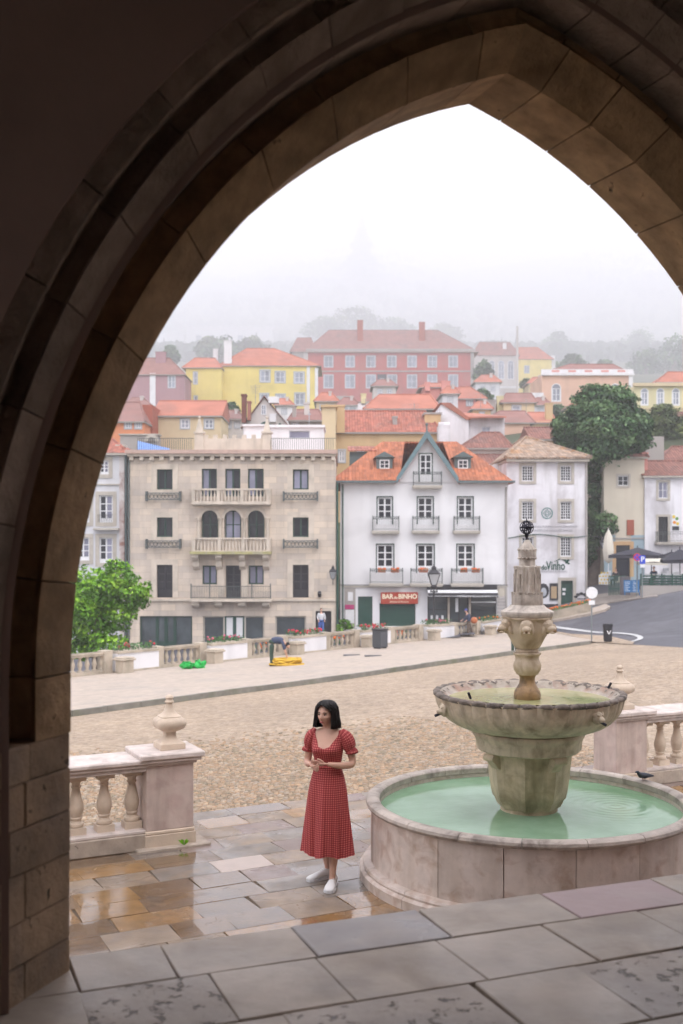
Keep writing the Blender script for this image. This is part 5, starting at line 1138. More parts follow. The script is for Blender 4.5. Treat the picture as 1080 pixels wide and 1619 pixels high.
# ground floor
b.box('stone_band', 540, 803, 926, 928.5, .10, 0, m_stone_sur)
b.box('power_cable', 538, 803, 924.3, 925.3, .14, .1, m_black)
b.box('wall_panel', 545, 562, 930, 992, .05, 0, m_greyst); b.box('notice_board', 550, 558, 936, 950, .09, .05, m_frame_w); b.box('notice_board', 545.5, 560, 956, 963, .11, .05, plain('magenta_sign', (.42, .04, .16))); b.box('notice_board', 546, 560, 964, 985, .08, .05, m_frame_w)
b.window(566, 589, 943, 990, m_dkgreen, m_dkgreen, cols=2, rows=1, fw=.12, bar=.05, rec=.15, name='green_door', sill=False, low=.72)
for k in range(14): y = 956 + k * 2.45; b.box('shutter_slat', 600.5, 656.5, y, y + 2.2, -.10, -.16, m_dkgreen)
b.box('shutter_frame', 600, 657, 953, 956, -.02, -.2, m_green)
sg = b.box('shop_sign', 602, 660.5, 936, 954.5, .30, .12, plain('sign_red', (.38, .045, .02)), bev=.02)
m_sgt = plain('sign_cream', (.85, .74, .55))
text('BAR   BINHO', m_sgt, sg, b.X(631.5), b.Y - .31, b.Z(943), .44, bold=.014, sx=.92); text('do', m_sgt, sg, b.X(625.5), b.Y - .31, b.Z(944.5), .24, bold=.008); text('Bebidas & Petiscos', m_sgt, sg, b.X(631), b.Y - .31, b.Z(951), .17)
# black shopfront with awning
b.box('shop_fascia', 675, 785, 924, 931.5, .35, .02, m_black)
m = MB(); X0, X1 = b.X(675), b.X(784); pr = [(.35, b.Z(931)), (1.25, b.Z(939.5)), (1.25, b.Z(943)), (1.2, b.Z(943)), (1.2, b.Z(940.2)), (.35, b.Z(932.5))]
m.hexa([(X0, 74 - a, z) for a, z in pr], [(X1, 74 - a, z) for a, z in pr]); aw = m.build('awning', m_black, b.root)
m = MB(); pr = [(.55, b.Z(932.8)), (.95, b.Z(936.6)), (.95, b.Z(937.0)), (.55, b.Z(933.4))]; m.hexa([(X0, 74 - a, z + .03) for a, z in pr], [(X1, 74 - a, z + .03) for a, z in pr]); m.build('awning_stripe', m_frame_w, aw)
m = MB(); m.box(X0, X1, 72.735, 72.745, b.Z(941.2), b.Z(940.6)); m.build('awning_stripe', m_frame_w, aw)
text('PASTELARIA  Sabores do Binho', m_frame_w, aw, b.X(746), 72.73, b.Z(941.2), .17, sx=1.0)
for p, q_, dr in ((676, 708, 0), (711, 741, 1), (745, 785, 0)):
    b.window(p, q_, 943, 985, m_black, m_shop, cols=1 + dr, rows=2 if not dr else 1, fw=.08, bar=.06, rec=.2, name='shop_door' if dr else 'shop_window', sill=False)
for x in (709.5, 743): b.box('stone_pier', x - 1.5, x + 1.5, 941, 988, .03, -.2, m_beige_trim)
b.box('window_ledge', 745, 784, 951, 953, .05, -.05, m_frame_w)
for x in (681, 689.5, 698): b.box('price_card', x, x + 3.6, 973, 979, -.10, -.12, m_frame_w)
b.box('hanging_menu', 719.5, 724, 945.5, 967, .25, .2, m_frame_w)
d = b.box('painted_panel', 786, 800, 926, 982, .03, 0, m_pale)
mm = MB(); mm.tube([(b.X(793), b.Y - .045, b.Z(936)), (b.X(793), b.Y - .032, b.Z(936))], .30, 20); mm.build('round_logo', plain('logo_cream', (.55, .5, .42)), d)
for i, y in enumerate((947, 952, 957, 962, 968, 974)): text(['CAFE', 'SINTRA', 'BOLOS', 'VINHOS', 'GELADOS', 'SUMOS'][i], plain('panel_ink', (.3, .28, .3)), d, b.X(793), b.Y - .04, b.Z(y), .18)
b.box('drain_pipe', 541, 543, 766, 990, .12, 0, m_dkgreen); b.box('drain_pipe', 799, 801.5, 770, 985, .12, 0, m_greyst)
GAB = b
# ================= wine museum
b = Bld('museum_house', 'worn white corner house with small-paned windows and lichened hipped roof', 'museum', 80, 801, 928, 727, 966, below=3)
cols_ = ((825, 843.5), (886, 903.5)); rws = ((736, 761), (793, 822), (849, 880))
holes = [(x0, x1, y0, y1) for x0, x1 in cols_ for y0, y1 in rws] + [(887, 906, 918, 965)]
b.body(m_white2, 16, holes, t=.4)
for h in holes[:-1]: b.window(*h, m_frame_w, m_glass, cols=4, rows=6 if h[3] - h[2] > 26 else 5, fw=.08, bar=.035, rec=.15, sur=m_stone_sur, sw=.2, each=False)
b.window(*holes[-1], m_dkgreen, m_dkgreen, cols=2, rows=2, fw=.1, bar=.05, rec=.2, sur=m_stone_sur, sw=.22, sill=False, name='green_door', low=.3)
b.box('door_notice', 890, 895, 930, 934, -.10, -.14, m_frame_w); b.box('door_notice', 890, 894, 937, 941, -.10, -.14, m_frame_w)
ze = PZ(722.5, 79.4); X0, X1 = b.X(797), PX(935, 79.4); Xa = PX(834, 87); za = PZ(690, 87); Xb = PX(812, 95)
rf = slope('roof', [(X0, 79.4, ze), (X1, 79.4, ze), (Xa, 87.5, za)], m_tile_l, b.root); slope('roof', [(X1, 79.4, ze), (X1, 97, ze), (Xa, 91, za), (Xa, 87.5, za)], m_tile_l, b.root)
slope('roof', [(X0, 97, ze), (X0, 79.4, ze), (Xa, 87.5, za), (Xa, 91, za)], m_tile_l, b.root); slope('roof', [(X1, 97, ze), (X0, 97, ze), (Xa, 91, za)], m_tile_l, b.root)
m = MB()
for p_, q_ in (((X0, 79.4, ze), (Xa, 87.5, za)), ((X1, 79.4, ze), (Xa, 87.5, za)), ((X0, 97, ze), (Xa, 91, za)), ((Xa, 87.5, za), (Xa, 91, za))): m.tube([p_, q_], .13, 6)
m.build('ridge_tile', m_tile_l, b.root, smooth=50)
m = MB(); m.box(X0 + .1, X1 - .1, 79.5, 96.9, ze - .32, ze - .13); m.build('cornice', m_stone_sur, b.root)
m_emb = plain('emblem_green', (.02, .16, .15)); m_ink = plain('painted_green', (.01, .07, .05)); m_txt = plain('faint_lettering', (.42, .41, .44))
def ring(parent, cx, cy, r0, r1, y, mat, n=28, a0=0):
    m = MB(); 
    for k in range(n):
        a, c = a0 + 2 * math.pi * k / n, a0 + 2 * math.pi * (k + 1) / n
        lo = [(cx + r0 * math.cos(a), y, cy + r0 * math.sin(a)), (cx + r1 * math.cos(a), y, cy + r1 * math.sin(a)), (cx + r1 * math.cos(c), y, cy + r1 * math.sin(c)), (cx + r0 * math.cos(c), y, cy + r0 * math.sin(c))]
        m.hexa(lo, [(x, y + .02, z) for x, _, z in lo])
    return m.build('emblem', mat, parent)
cx, cy = b.X(865), b.Z(811.5)
ring(b.root, cx, cy, .36, .42, 79.97, m_emb); ring(b.root, cx, cy, .25, .30, 79.96, m_emb, n=4); ring(b.root, cx, cy, .13, .17, 79.96, m_emb, n=4, a0=math.pi / 4)
text('PATRIMONIO MUNDIAL DA HUMANIDADE', m_txt, b.root, b.X(871), 79.97, b.Z(832.5), .235, sx=.86); text('PAISAGEM CULTURAL DE SINTRA', m_txt, b.root, b.X(871), 79.97, b.Z(838.5), .235, sx=.9)
text('ain do', m_ink, b.root, b.X(854), 79.97, b.Z(897.5), .48, bold=.014, sx=.85); text('Vinho', m_ink, b.root, b.X(878.5), 79.97, b.Z(895), .88, bold=.016, sx=.66)
text('GARRAFEIRA & PROVAS', m_txt, b.root, b.X(874), 79.97, b.Z(903.5), .2)
m = MB(); m.tube([(b.X(876 + t * 20), 79.97, b.Z(887 - 2.5 * math.sin(t * 3.1) + 1.0 * math.sin(t * 9))) for t in np.linspace(0, 1, 20)], [.015 + .02 * math.sin(t * 3.1) for t in np.linspace(0, 1, 20)], 5)
for (x, y, r) in ((896, 889, .09), (893, 886, .07), (898, 886, .08), (899, 891, .06)): m.ball((b.X(x), 79.97, b.Z(y)), (r * 1.5, .02, r), 8, 4)
m.build('painted_flourish', m_ink, b.root)
mbx = b.box('menu_board', 869, 882, 922, 949, .08, 0, m_black); b.box('menu_paper', 871, 880, 927, 946, .085, .08, plain('menu_tan', (.42, .30, .18)), parent=mbx)
b.box('painted_base', 848, 883.5, 955, 968, .02, 0, m_black); b.box('painted_base', 909.5, 928, 951, 966, .02, 0, m_black)
m = MB()
for a in range(5):
    t = R_(20 + 35 * a); m.ball((b.X(919) + .30 * math.cos(t) * 1.5, 79.97, b.Z(946) + .34 * math.sin(t)), (.17, .02, .11), 8, 4)
m.box(b.X(912.5), b.X(925.5), 79.96, 79.99, b.Z(947), b.Z(946)); m.build('painted_ornament', m_black, b.root)
m = MB(); m.ball((b.X(859), 79.97, b.Z(934)), (.42, .02, .55), 12, 6); m.build('painted_bird', m_black, b.root); m = MB(); m.ball((b.X(859.5), 79.955, b.Z(936)), (.22, .02, .33), 12, 6); m.build('painted_bird', m_frame_g, b.root)
m = MB(); m.tube([(b.X(757 + 171 * t), 79.9 if t > .27 else 79.9 + (.27 - t) * 60, b.Z(850 - 4 * t + 3 * math.sin(t * 9))) for t in np.linspace(0.27, 1, 24)], .035, 5); m.build('power_cable', m_dkgreen, b.root)
b.box('corner_pipe', 925.5, 928.4, 727, 955, .12, 0, m_greyst)
for (y, dz) in ((84, 0), (87, .2)):
    m = MB(); x = b.X(801) - .02; zz = PZ(742, 84); m.box(x - .35, x, y, y + 1.1, zz + dz - .4, zz + dz + .4); m.build('air_conditioner', m_frame_w, b.root)
# grey link wall that steps back between the gabled house and the museum
q = Bld('link_house', 'narrow grey-white house wedged between the gabled house and the museum', 'house', 88, 735, 812, 735, 960); q.body(m_white3, 8, []); q.hip(730, 815, 735, 712, 742, 812, .3, 8, m_tile_b)
# ================= left building
b = Bld('townhouse', 'grey-white townhouse with tall green-framed windows behind the bright green tree', 'house', 73, 60, 189, 716, 1035)
holes = [(157, 178.5, 783, 826), (157, 178.5, 850, 890), (121, 141.5, 850, 886), (121, 141.5, 783, 826), (157, 178, 925, 985), (157, 172, 728, 750)]
b.body(m_white3, 12, holes, t=.3)
for h in holes: b.window(*h, m_frame_w, [m_glass, m_glass_l], cols=2, rows=3, fw=.09, bar=.06, rec=.12, sur=m_stone_sur, sw=.25, low=.12, sill=True)
b.box('string_course', 60, 189, 765, 767, .1, 0, m_stone_sur); b.box('balcony_slab', 150, 189, 835, 838, .5, 0, m_stone_sur)
m = MB()
for k in range(9): x = b.X(157 + 2.6 * k); m.box(x - .012, x + .012, 72.6, 72.62, b.Z(826), b.Z(814))
m.box(b.X(156), b.X(180), 72.59, 72.63, b.Z(814.6), b.Z(814)); m.build('window_railing', m_black, b.root)
m_stain = M('stained_pilaster', (0.62, 0.58, 0.57), r=.9, var=.1, sc=1, c2=(.26, .10, .07), sc2=.8, amt2=.9, thr=.47)
b.box('corner_pilaster', 189, 197, 716, 1030, .08, -1, m_stain); b.box('drain_pipe', 198.5, 201, 716, 1030, .2, .05, m_dormer)
b.hip(55, 206, 716, 694, 90, 178, .4, 9, m_tile_r); b.chimney(184, 196, 703, 716, 2, m_stone_sur)

b = Bld('townhouse', 'cream townhouse next to the grey-white one, mostly hidden by the arch', 'house', 73, -170, 58, 706, 1040)
hl = [(x, x + 22, y, y + 42) for x in (-140, -80, -20, 25) for y in (780, 850, 925)]
b.body(m_creamwall, 12, hl, t=.3)
for h in hl: b.window(*h, m_frame_w, m_glass, cols=2, rows=3, fw=.09, bar=.06, rec=.12, sur=m_stone_sur, sw=.25, low=.12)
b.hip(-176, 64, 706, 684, -130, 20, .4, 9, m_tile_r)
# ================= the town behind, nearer rows first
def far_house(label, Y, x0, x1, yt, yb, wall, roof=None, rf=None, wins=(), depth=9, wframe=None, glass=None, name='town_house', cat='house', kind='hip', chim=(), sur=None, sw=.12, over=.35, each=True, arch_top=False, cols=2, rows=2):
    b = Bld(name, label, cat, Y, x0, x1, yt, yb, below=5)
    b.body(wall, depth, wins, t=.25)
    for h in wins: b.window(*h, wframe or m_frame_w, glass or m_glass_far, cols=cols, rows=rows, fw=.10, bar=.07, rec=.08, sur=sur or m_frame_g, sw=sw, each=each)
    if roof: b.hip(*rf, over, depth, roof, kind=kind, eave_mat=m_greyst)
    for c in chim: b.chimney(*c)
    return b
far_house('small orange house with two pale windows left of the cream house', 104, 150, 228, 666, 715, m_orange, m_tile_fd, (148, 231, 666, 636, 160, 222), [(198, 207, 667, 677), (214, 223, 667, 677)])
q = Bld('brick_tower', 'narrow red brick block with a stone arch at its foot', 'building', 106, 225, 241, 640, 700); q.body(m_brick, 5, [])
far_house('cream house with a long red roof below the yellow mansion', 108, 246, 350, 657, 712, m_cream, m_tile_f, (240, 352, 657, 634, 243, 349), [(286, 299, 663, 677), (324, 337, 663, 677)], kind='gable')
# stone garden wall with an arched opening
q = Bld('garden_wall', 'grey stone terrace wall with an arched opening left of the cream house', 'wall', 96, 190, 250, 688, 716); q.body(m_greyst, 1.2, [(234, 246, 697, 712)]); q.box('coping', 188, 252, 686, 688, .15, -1.3, m_stone_sur)
m = MB(); Xc = PX(240, 96); 
for k in range(10):
    a, c = math.pi * k / 10, math.pi * (k + 1) / 10; P = lambda r, t, y: (Xc + r * math.cos(t), y, PZ(698, 96) + r * math.sin(t)); m.hexa([P(.36, a, 95.8), P(.62, a, 95.8), P(.62, c, 95.8), P(.36, c, 95.8)][::-1], [P(.36, a, 96.02), P(.62, a, 96.02), P(.62, c, 96.02), P(.36, c, 96.02)][::-1])
m.build('arch_ring', m_stone_sur, q.root)
# pale gable with slopes
q = Bld('gable_end_house', 'pale house with weathered gable end amid the roof clutter', 'house', 98, 383, 458, 676, 720)
q.body(m_pale, 9, [(447, 455, 650 + 30, 694)]); m = MB(); Yg = 98; P = lambda x, y, d=0: (PX(x, Yg), Yg + d, PZ(y, Yg))
m.hexa([P(383, 676), P(458, 676), P(418, 629)][::-1], [P(383, 676, 9), P(458, 676, 9), P(418, 629, 9)][::-1]); m.build('gable_wall', m_pale, q.root)
for a, c in (((381, 678), (418, 627)), ((418, 627), (460, 678))): m = MB(); m.hexa([P(*a, -.3), P(*c, -.3), P(*c, 9.3), P(*a, 9.3)], [P(a[0], a[1] - 1.6, -.3), P(c[0], c[1] - 1.6, -.3), P(c[0], c[1] - 1.6, 9.3), P(a[0], a[1] - 1.6, 9.3)]); m.build('roof', m_tile_fd, q.root)
q.chimney(382, 389, 623, 668, -1, plain('rusty_flue', (.16, .05, .035))); q.chimney(391, 396, 634, 664, -1, plain('rusty_flue_pale', (.30, .12, .09)))
q.window(413, 421, 640, 656, m_frame_w, m_glass_far, rec=-.04); q.box('water_tank', 425, 441, 628, 638, .5, -.5, m_white); q.box('roof_vent', 427, 437, 655, 668, .6, 0, m_white)
m = MB(); m.tube([(PX(398 + 46 * t, 96.5), 96.5, PZ(672 + 4 * math.sin(t * 10), 96.5)) for t in np.linspace(0, 1, 16)], .12, 6); m.build('ventilation_duct', m_dkgreen, q.root, smooth=50)
far_house('small stone house with shuttered dormer right of the pale gable', 100, 458, 510, 664, 715, m_greyst, m_tile_fd, (455, 513, 664, 648, 466, 504), [(463, 471, 668, 680)], chim=((481, 489, 636, 662, 2, m_pale), (462, 468, 640, 660, 1, m_greyst)))
m = MB(); m.tube([(PX(489, 90), 90, PZ(712, 90)), (PX(489, 90), 90, PZ(650, 90))], .04, 5); m.tube([(PX(486, 90), 90, PZ(655, 90)), (PX(492, 90), 90, PZ(655, 90))], .03, 4); tagt(m.build('antenna_mast', m_frame_g), 'thin pale antenna mast rising behind the white rooftop hut', 'antenna')
# long ochre house
b = far_house('long ochre house with brown tiled roof behind the gabled house', 96, 531, 696, 681, 760, m_ochre, m_tile_r, (528, 700, 683, 650, 545, 672), [(536, 545, 712, 730), (566, 575, 712, 730)], chim=((621, 628, 658, 690, 1.5, m_greyst), (532, 545, 640, 684, -.6, m_ochre)), depth=10)
q = Bld('chimney_block', 'broad ochre chimney block standing on the roofs left of the gabled house', 'chimney', 94, 509, 531, 644, 700); q.body(m_cream, 3, []); q.box('cap', 507, 533, 640, 644, .2, -3.2, m_ochre)
b = far_house('slate blue attic storey under an orange roof with three white windows', 114, 592, 676, 646, 668, m_slate, m_tile_f, (574, 697, 646, 624, 600, 680), [(606, 614, 649, 659), (625, 633, 649, 659), (644, 652, 649, 659), (662, 669, 649, 659)], glass=m_frame_w)
b = far_house('white house with bright red roof and tall blank gable', 99, 694, 741, 662, 735, m_white2, depth=9); m = MB(); Yg = 99; P = lambda x, y, d=0: (PX(x, Yg), Yg + d, PZ(y, Yg))
m.hexa([P(694, 662), P(741, 662), P(708, 640), P(697, 640)][::-1], [P(694, 662, 9), P(741, 662, 9), P(708, 640, 9), P(697, 640, 9)][::-1]); m.build('gable_wall', m_white2, b.root)
b.Y = 99.5; b.x0, b.x1, b.yt = 738, 798, 661; b.body(m_white2, 9, [(762, 775, 675, 688)]); b.window(762, 775, 675, 688, m_frame_g, m_glass_far, cols=2, rows=1, rec=.1)
m = MB(); m.hexa([P(741, 662, -.3), P(800, 661, -.3), P(770, 638, 9), P(697, 634, 9)], [P(741, 659.5, -.3), P(800, 658.5, -.3), P(770, 635.5, 9), P(697, 631.5, 9)]); m.build('roof', m_tile_f, b.root)
m = MB(); m.hexa([P(695, 637, -.2), P(712, 637, -.2), P(744, 663, -.2), P(738, 664, -.2)], [P(695, 635, 9), P(712, 635, 9), P(744, 661, 9), P(738, 662, 9)]); m.build('roof', m_tile_f, b.root)
q = Bld('gable_wall_house', 'ochre gable wall beside the white house with the bright red roof', 'house', 98, 672, 697, 655, 720); q.body(m_ochre, 5, []); q.box('coping', 670, 699, 652, 655, .1, -5, m_greyst)
q = Bld('chimney_block', 'round-topped white chimney stack in front of the ochre gable wall', 'chimney', 94, 694, 712, 672, 730); q.body(m_white2, 2, [])
m = MB(); m.tube([(PX(695, 94), 95, PZ(672, 94)), (PX(712, 94), 95, PZ(672, 94))], .35, 12); m.build('rounded_cap', m_white2, q.root, smooth=50)
far_house('low house under a dark red hipped roof between the gabled house and the museum', 91, 742, 806, 706, 745, m_pale, m_tile_b, (724, 812, 708, 684, 762, 790), depth=8)
far_house('small house with brown gable roof just left of the big tree', 96, 842, 900, 694, 740, m_cream, m_tile_b, (838, 905, 694, 676, 846, 896), depth=7, kind='gable')
far_house('cream house with tan chimney behind the museum roof', 122, 812, 876, 666, 720, m_cream, m_tile_f, (800, 880, 668, 652, 835, 872), [(820, 828, 674, 684)], chim=((863, 874, 637, 666, 1, m_ochre),))
far_house('cream house with brown roof and a wide window above the red roofs', 128, 796, 845, 636, 690, m_cream, m_tile_fd, (790, 850, 636, 622, 800, 840), [(810, 823, 641, 653)], chim=((770, 784, 632, 670, 1, m_greyst), (786, 796, 626, 668, 1, m_lemon)), cols=1)
far_house('low red-roofed house behind the white house with the bright roof', 119, 778, 838, 668, 700, m_peach, m_tile_fd, (760, 846, 668, 650, 790, 830))
far_house('low pink house with domed chimneys under the red mansion', 134, 668, 733, 612, 660, m_pink, m_tile_f, (662, 712, 612, 606, 676, 700), [(740 - 8, 740 - 3, 622, 630)], chim=((672, 680, 604, 618, -1, m_pink), (698, 712, 602, 616, -1, m_pink)))
far_house('small orange-roofed house between the pink house and the white car park', 131, 722, 752, 628, 655, m_pink, m_tile_f, (716, 770, 630, 612, 728, 744), [(738, 747, 633, 641)])
far_house('low white cottage with domed chimney left of the orange attic roof', 118, 566, 592, 638, 664, m_white, chim=((571, 579, 622, 640, 0, m_lemon),))
# yellow mansion
b = far_house('bright yellow mansion with red hipped roof on the slope', 168, 350, 500, 578, 645, m_yel, m_tile_f, (344, 508, 578, 551, 390, 434), [(412, 426, 586, 603), (436, 450, 588, 604), (466, 480, 589, 605), (412, 424, 623, 636), (437, 450, 624, 640), (467, 481, 622, 640)], chim=((354, 366, 538, 580, 0.5, m_white), (337, 344, 551, 580, 2, m_white)), depth=14, sw=.25)
b.box('corner_pilaster', 485, 490, 578, 640, .12, 0, m_white); b.box('corner_pilaster', 498, 503, 582, 640, .12, 0, m_white); b.box('corner_pilaster', 349, 352, 578, 640, .12, 0, m_white)
far_house('lower left wing of the yellow mansion with its own red roof', 166, 294, 350, 581, 645, m_yel, m_tile_f, (288, 352, 581, 566, 308, 340), [(306, 312, 588, 607), (307, 312, 626, 640)], cols=1)
far_house('mauve house with white corner strip and dark gabled attic', 160, 190, 292, 592, 650, m_mauve, m_tile_fd, (185, 294, 592, 566, 205, 268), [(266, 277, 591 + 3, 613)], chim=((246, 262, 556, 590, 3, m_mauve),)).box('corner_pilaster', 237, 246, 590, 645, .12, 0, m_white)
# red mansion
W_ = [(x, x + 13, 563, 580) for x in (513, 547, 580, 613, 645, 677, 710)] + [(x, x + 14, 593, 613) for x in (512.5, 546.5, 579.5, 613, 644.5, 676.5, 709.5)]
b = far_house('long two-storey brick red mansion with tall chimneys fading into the fog', 250, 487, 749, 556, 635, m_red, None, None, W_, depth=18, sur=m_frame_g, sw=.3)
b.hip(480, 757, 556, 522, 520, 692, 1.0, 18, m_tile_fd); b.box('cornice', 484, 752, 552, 556, .8, 0, m_greyst); b.box('string_course', 487, 749, 586, 588, .2, 0, m_greyst); b.box('corner_pilaster', 744, 749.5, 556, 632, .2, 0, m_greyst); b.box('corner_pilaster', 480, 487, 556, 632, .2, -2, m_pale)
b.chimney(565, 574, 506, 548, 4, m_brick, 2); b.chimney(663, 672, 509, 548, 4, m_brick, 2)
bn = b.box('banner', 596.5, 611, 592, 627, .5, .35, m_black); ring(bn, b.X(604), b.Z(611), .0, .62, b.Y - .56, m_frame_w); ring(bn, b.X(604), b.Z(611), .0, .36, b.Y - .60, m_flr); text('Sintra', m_frame_w, bn, b.X(604), b.Y - .55, b.Z(599), .7)
far_house('low stone wing with dull roof left of the red mansion', 256, 462, 487, 556, 600, m_greyst, m_tile_fd, (458, 500, 556, 534, 470, 492), depth=10)
far_house('grey stone wall with balustrade at the foot of the red mansion', 225, 503, 560, 626, 640, m_greyst, depth=3, name='garden_wall', cat='wall')
# right-hand hillside
def arched(b, a, c, y0, y1, mat=None):
    b.window(a, c, y0 + 4, y1, m_frame_w, m_glass_far, cols=2, rows=2, fw=.12, bar=.08, rec=-.02, sur=m_frame_w, sw=.14)
    m = MB(); X = (b.X(a) + b.X(c)) / 2; r = (b.X(c) - b.X(a)) / 2; Z = b.Z(y0 + 4); N = 10
    m.hexa([(X + (r + .14) * math.cos(math.pi * k / N), b.Y - .06, Z + (r + .14) * math.sin(math.pi * k / N)) for k in range(N + 1)][::-1], [(X + (r + .14) * math.cos(math.pi * k / N), b.Y + .02, Z + (r + .14) * math.sin(math.pi * k / N)) for k in range(N + 1)][::-1]); w = m.build('fanlight_surround', m_frame_w, b.root)
    m = MB(); m.hexa([(X + r * math.cos(math.pi * k / N), b.Y - .08, Z + r * math.sin(math.pi * k / N)) for k in range(N + 1)][::-1], [(X + r * math.cos(math.pi * k / N), b.Y - .05, Z + r * math.sin(math.pi * k / N)) for k in range(N + 1)][::-1]); m.build('fanlight', m_glass_far, w)
b = far_house('pale stone house with tall arched windows beyond the dark bush', 275, 750, 816, 562, 622, m_pale, m_tile_fd, (745, 822, 562, 541, 758, 806)); [arched(b, x, x + 9, 571, 599) for x in (773, 788, 803)]
b.box('terrace_parapet', 748, 820, 612, 615, 3, 2.5, m_white); b.chimney(795, 801, 542, 558, 2, m_white)
b = far_house('yellow house with red roof right of the tall thin chimney', 290, 818, 872, 568, 622, m_yel, m_tile_f, (806, 876, 568, 549, 816, 850), [(829, 837, 578, 590)], chim=((871, 878, 562, 584, 1, m_white),))
m = MB(); Yc = FAR(270); m.lathe([(.55, PZ(622, Yc)), (.45, PZ(516, Yc))], 8, c=(PX(818, Yc), Yc, 0)); tagt(m.build('industrial_chimney', m_pale), 'tall thin pale chimney rising beside the yellow house in fog', 'chimney')
b = Bld('salmon_palace', 'long salmon building with white patterned parapet above the big tree', 'building', 152, 857, 1000, 592, 645); b.body(m_peach, 12, [])
for x in (873, 966): arched(b, x, x + 13, 610, 634)
b.box('cornice', 855, 1002, 590, 594, .5, 0, m_white); pr = b.box('parapet', 856, 1001, 584, 590, .2, -.4, m_white)
for k in range(5): b.box('parapet_panel', 872 + 26 * k, 884 + 26 * k, 585.5, 588.5, .26, .2, m_pink, parent=pr)
b.hip(878, 990, 584, 576, 900, 970, -2, 10, m_tile_fd); b.box('corner_pilaster', 994, 1000.5, 592, 640, .2, 0, m_white); b.box('garden_wall', 800, 858, 622, 640, 1, .5, m_white)
b = Bld('lemon_villa', 'pale lemon villa with round-headed windows at the right edge', 'building', 138, 1003, 1110, 610, 680); b.body(m_lemon, 12, [])
for x in (1014, 1039, 1063.5): arched(b, x, x + 10, 616, 640)
b.box('cornice', 1000, 1112, 606, 611, .5, 0, m_cream); b.box('string_course', 1003, 1110, 645, 647, .2, 0, m_cream); b.hip(1040, 1120, 604, 588, 1056, 1110, -1, 9, m_tile_f)
far_house('tiny shed with brown roof under the lemon villa', 112, 1072, 1095, 662, 690, m_white, m_tile_b, (1066, 1100, 662, 652, 1072, 1095), depth=4)
far_house('ghostly white building just visible through the fog', 400, 294, 431, 522, 556, m_white, None, None, [(310 + 22 * k, 318 + 22 * k, 530, 538) for k in range(5)], depth=20).box('roof_slab', 292, 433, 516, 522, .5, -20, m_white)
far_house('pale low building at the left behind the mauve house in fog', 380, 232, 290, 528, 565, m_white, depth=15)
far_house('faint pink manor almost lost in the fog', 470, 944, 966, 552, 580, m_pink, None, None, [(950, 954, 558, 564)]); far_house('faint pink wing beside the foggy pink manor', 475, 966, 993, 545, 580, m_pink, m_tile_fd, (962, 998, 547, 538, 972, 990), [(978, 982, 555, 562)])
# ================= right side of the street
b = Bld('corner_shop_house', 'tan house with blue-painted ground floor behind the big tree', 'house', 86.2, 955, 1019, 722, 935)
holes = [(977, 994, 752, 768), (974, 996, 862, 912)]; b.body(m_creamwall, 9, holes)
b.window(*holes[0], m_frame_w, m_glass, sur=m_stone_sur, sw=.15); b.window(*holes[1], m_black, m_glass, cols=1, rows=2, sur=m_ochre, sw=.3, sill=False, name='doorway')
b.box('blue_base', 955, 973, 846, 935, .03, 0, m_teal); b.box('blue_base', 998, 1018.5, 846, 935, .03, 0, m_teal); b.box('red_shutter', 991, 1002, 822, 846, .10, 0, m_brick); b.box('string_course', 955, 1019, 850, 852, .1, 0, m_greyst)
b.hip(950, 1024, 722, 708, 962, 1012, .3, 9, m_tile_b); b.chimney(1016, 1024, 715, 745, 1, m_pink)
b = Bld('white_shop_house', 'stained white house with upper balcony and poster behind the café parasols', 'house', 86, 1019.5, 1120, 752, 935)
holes = [(1041, 1056, 762, 788), (1041, 1056, 817, 857), (1094, 1106, 762, 788)]; b.body(m_white2, 9, holes)
for h in holes: b.window(*h, m_frame_w if h[1] != 1056 or h[2] < 800 else m_black, m_glass_l if h[2] < 800 else m_glass, sur=m_stone_sur, sw=.18, rows=2, sill=h[2] < 800)
b.hip(1015, 1125, 752, 729, 1026, 1115, .4, 8, m_tile_b, kind='gable'); railing(b, 1036, 1112, 841, 857, .7)
ps = b.box('poster', 1062, 1074, 813, 839, .05, 0, m_frame_w); b.box('poster_print', 1062.6, 1073.4, 832, 838.4, .06, .05, m_black, parent=ps)
for (x, y, c) in ((1065, 817, 'poster_yellow'), (1070, 820, 'poster_green'), (1066, 826, 'poster_orange'), (1071, 828, 'poster_yellow')):
    mt = bpy.data.materials.get(c) or plain(c, {'poster_yellow': (.7, .5, .05), 'poster_green': (.1, .25, .05), 'poster_orange': (.7, .25, .03)}[c]); m = MB(); m.ball((b.X(x), b.Y - .06, b.Z(y)), (.13, .01, .13), 8, 5); m.build('poster_print', mt, ps)
b.box('sign_light', 1048, 1056, 898, 902, .3, .1, M_LG)
far_house('low pink gabled roof house above the white shop house', 100, 1046, 1110, 728, 770, m_pink, m_tile_b, (1040, 1116, 729, 706, 1062, 1100), depth=6)
far_house('grey stone retaining wall under the olive tree', 98, 985, 1050, 690, 730, m_greyst, depth=2, name='garden_wall', cat='wall')

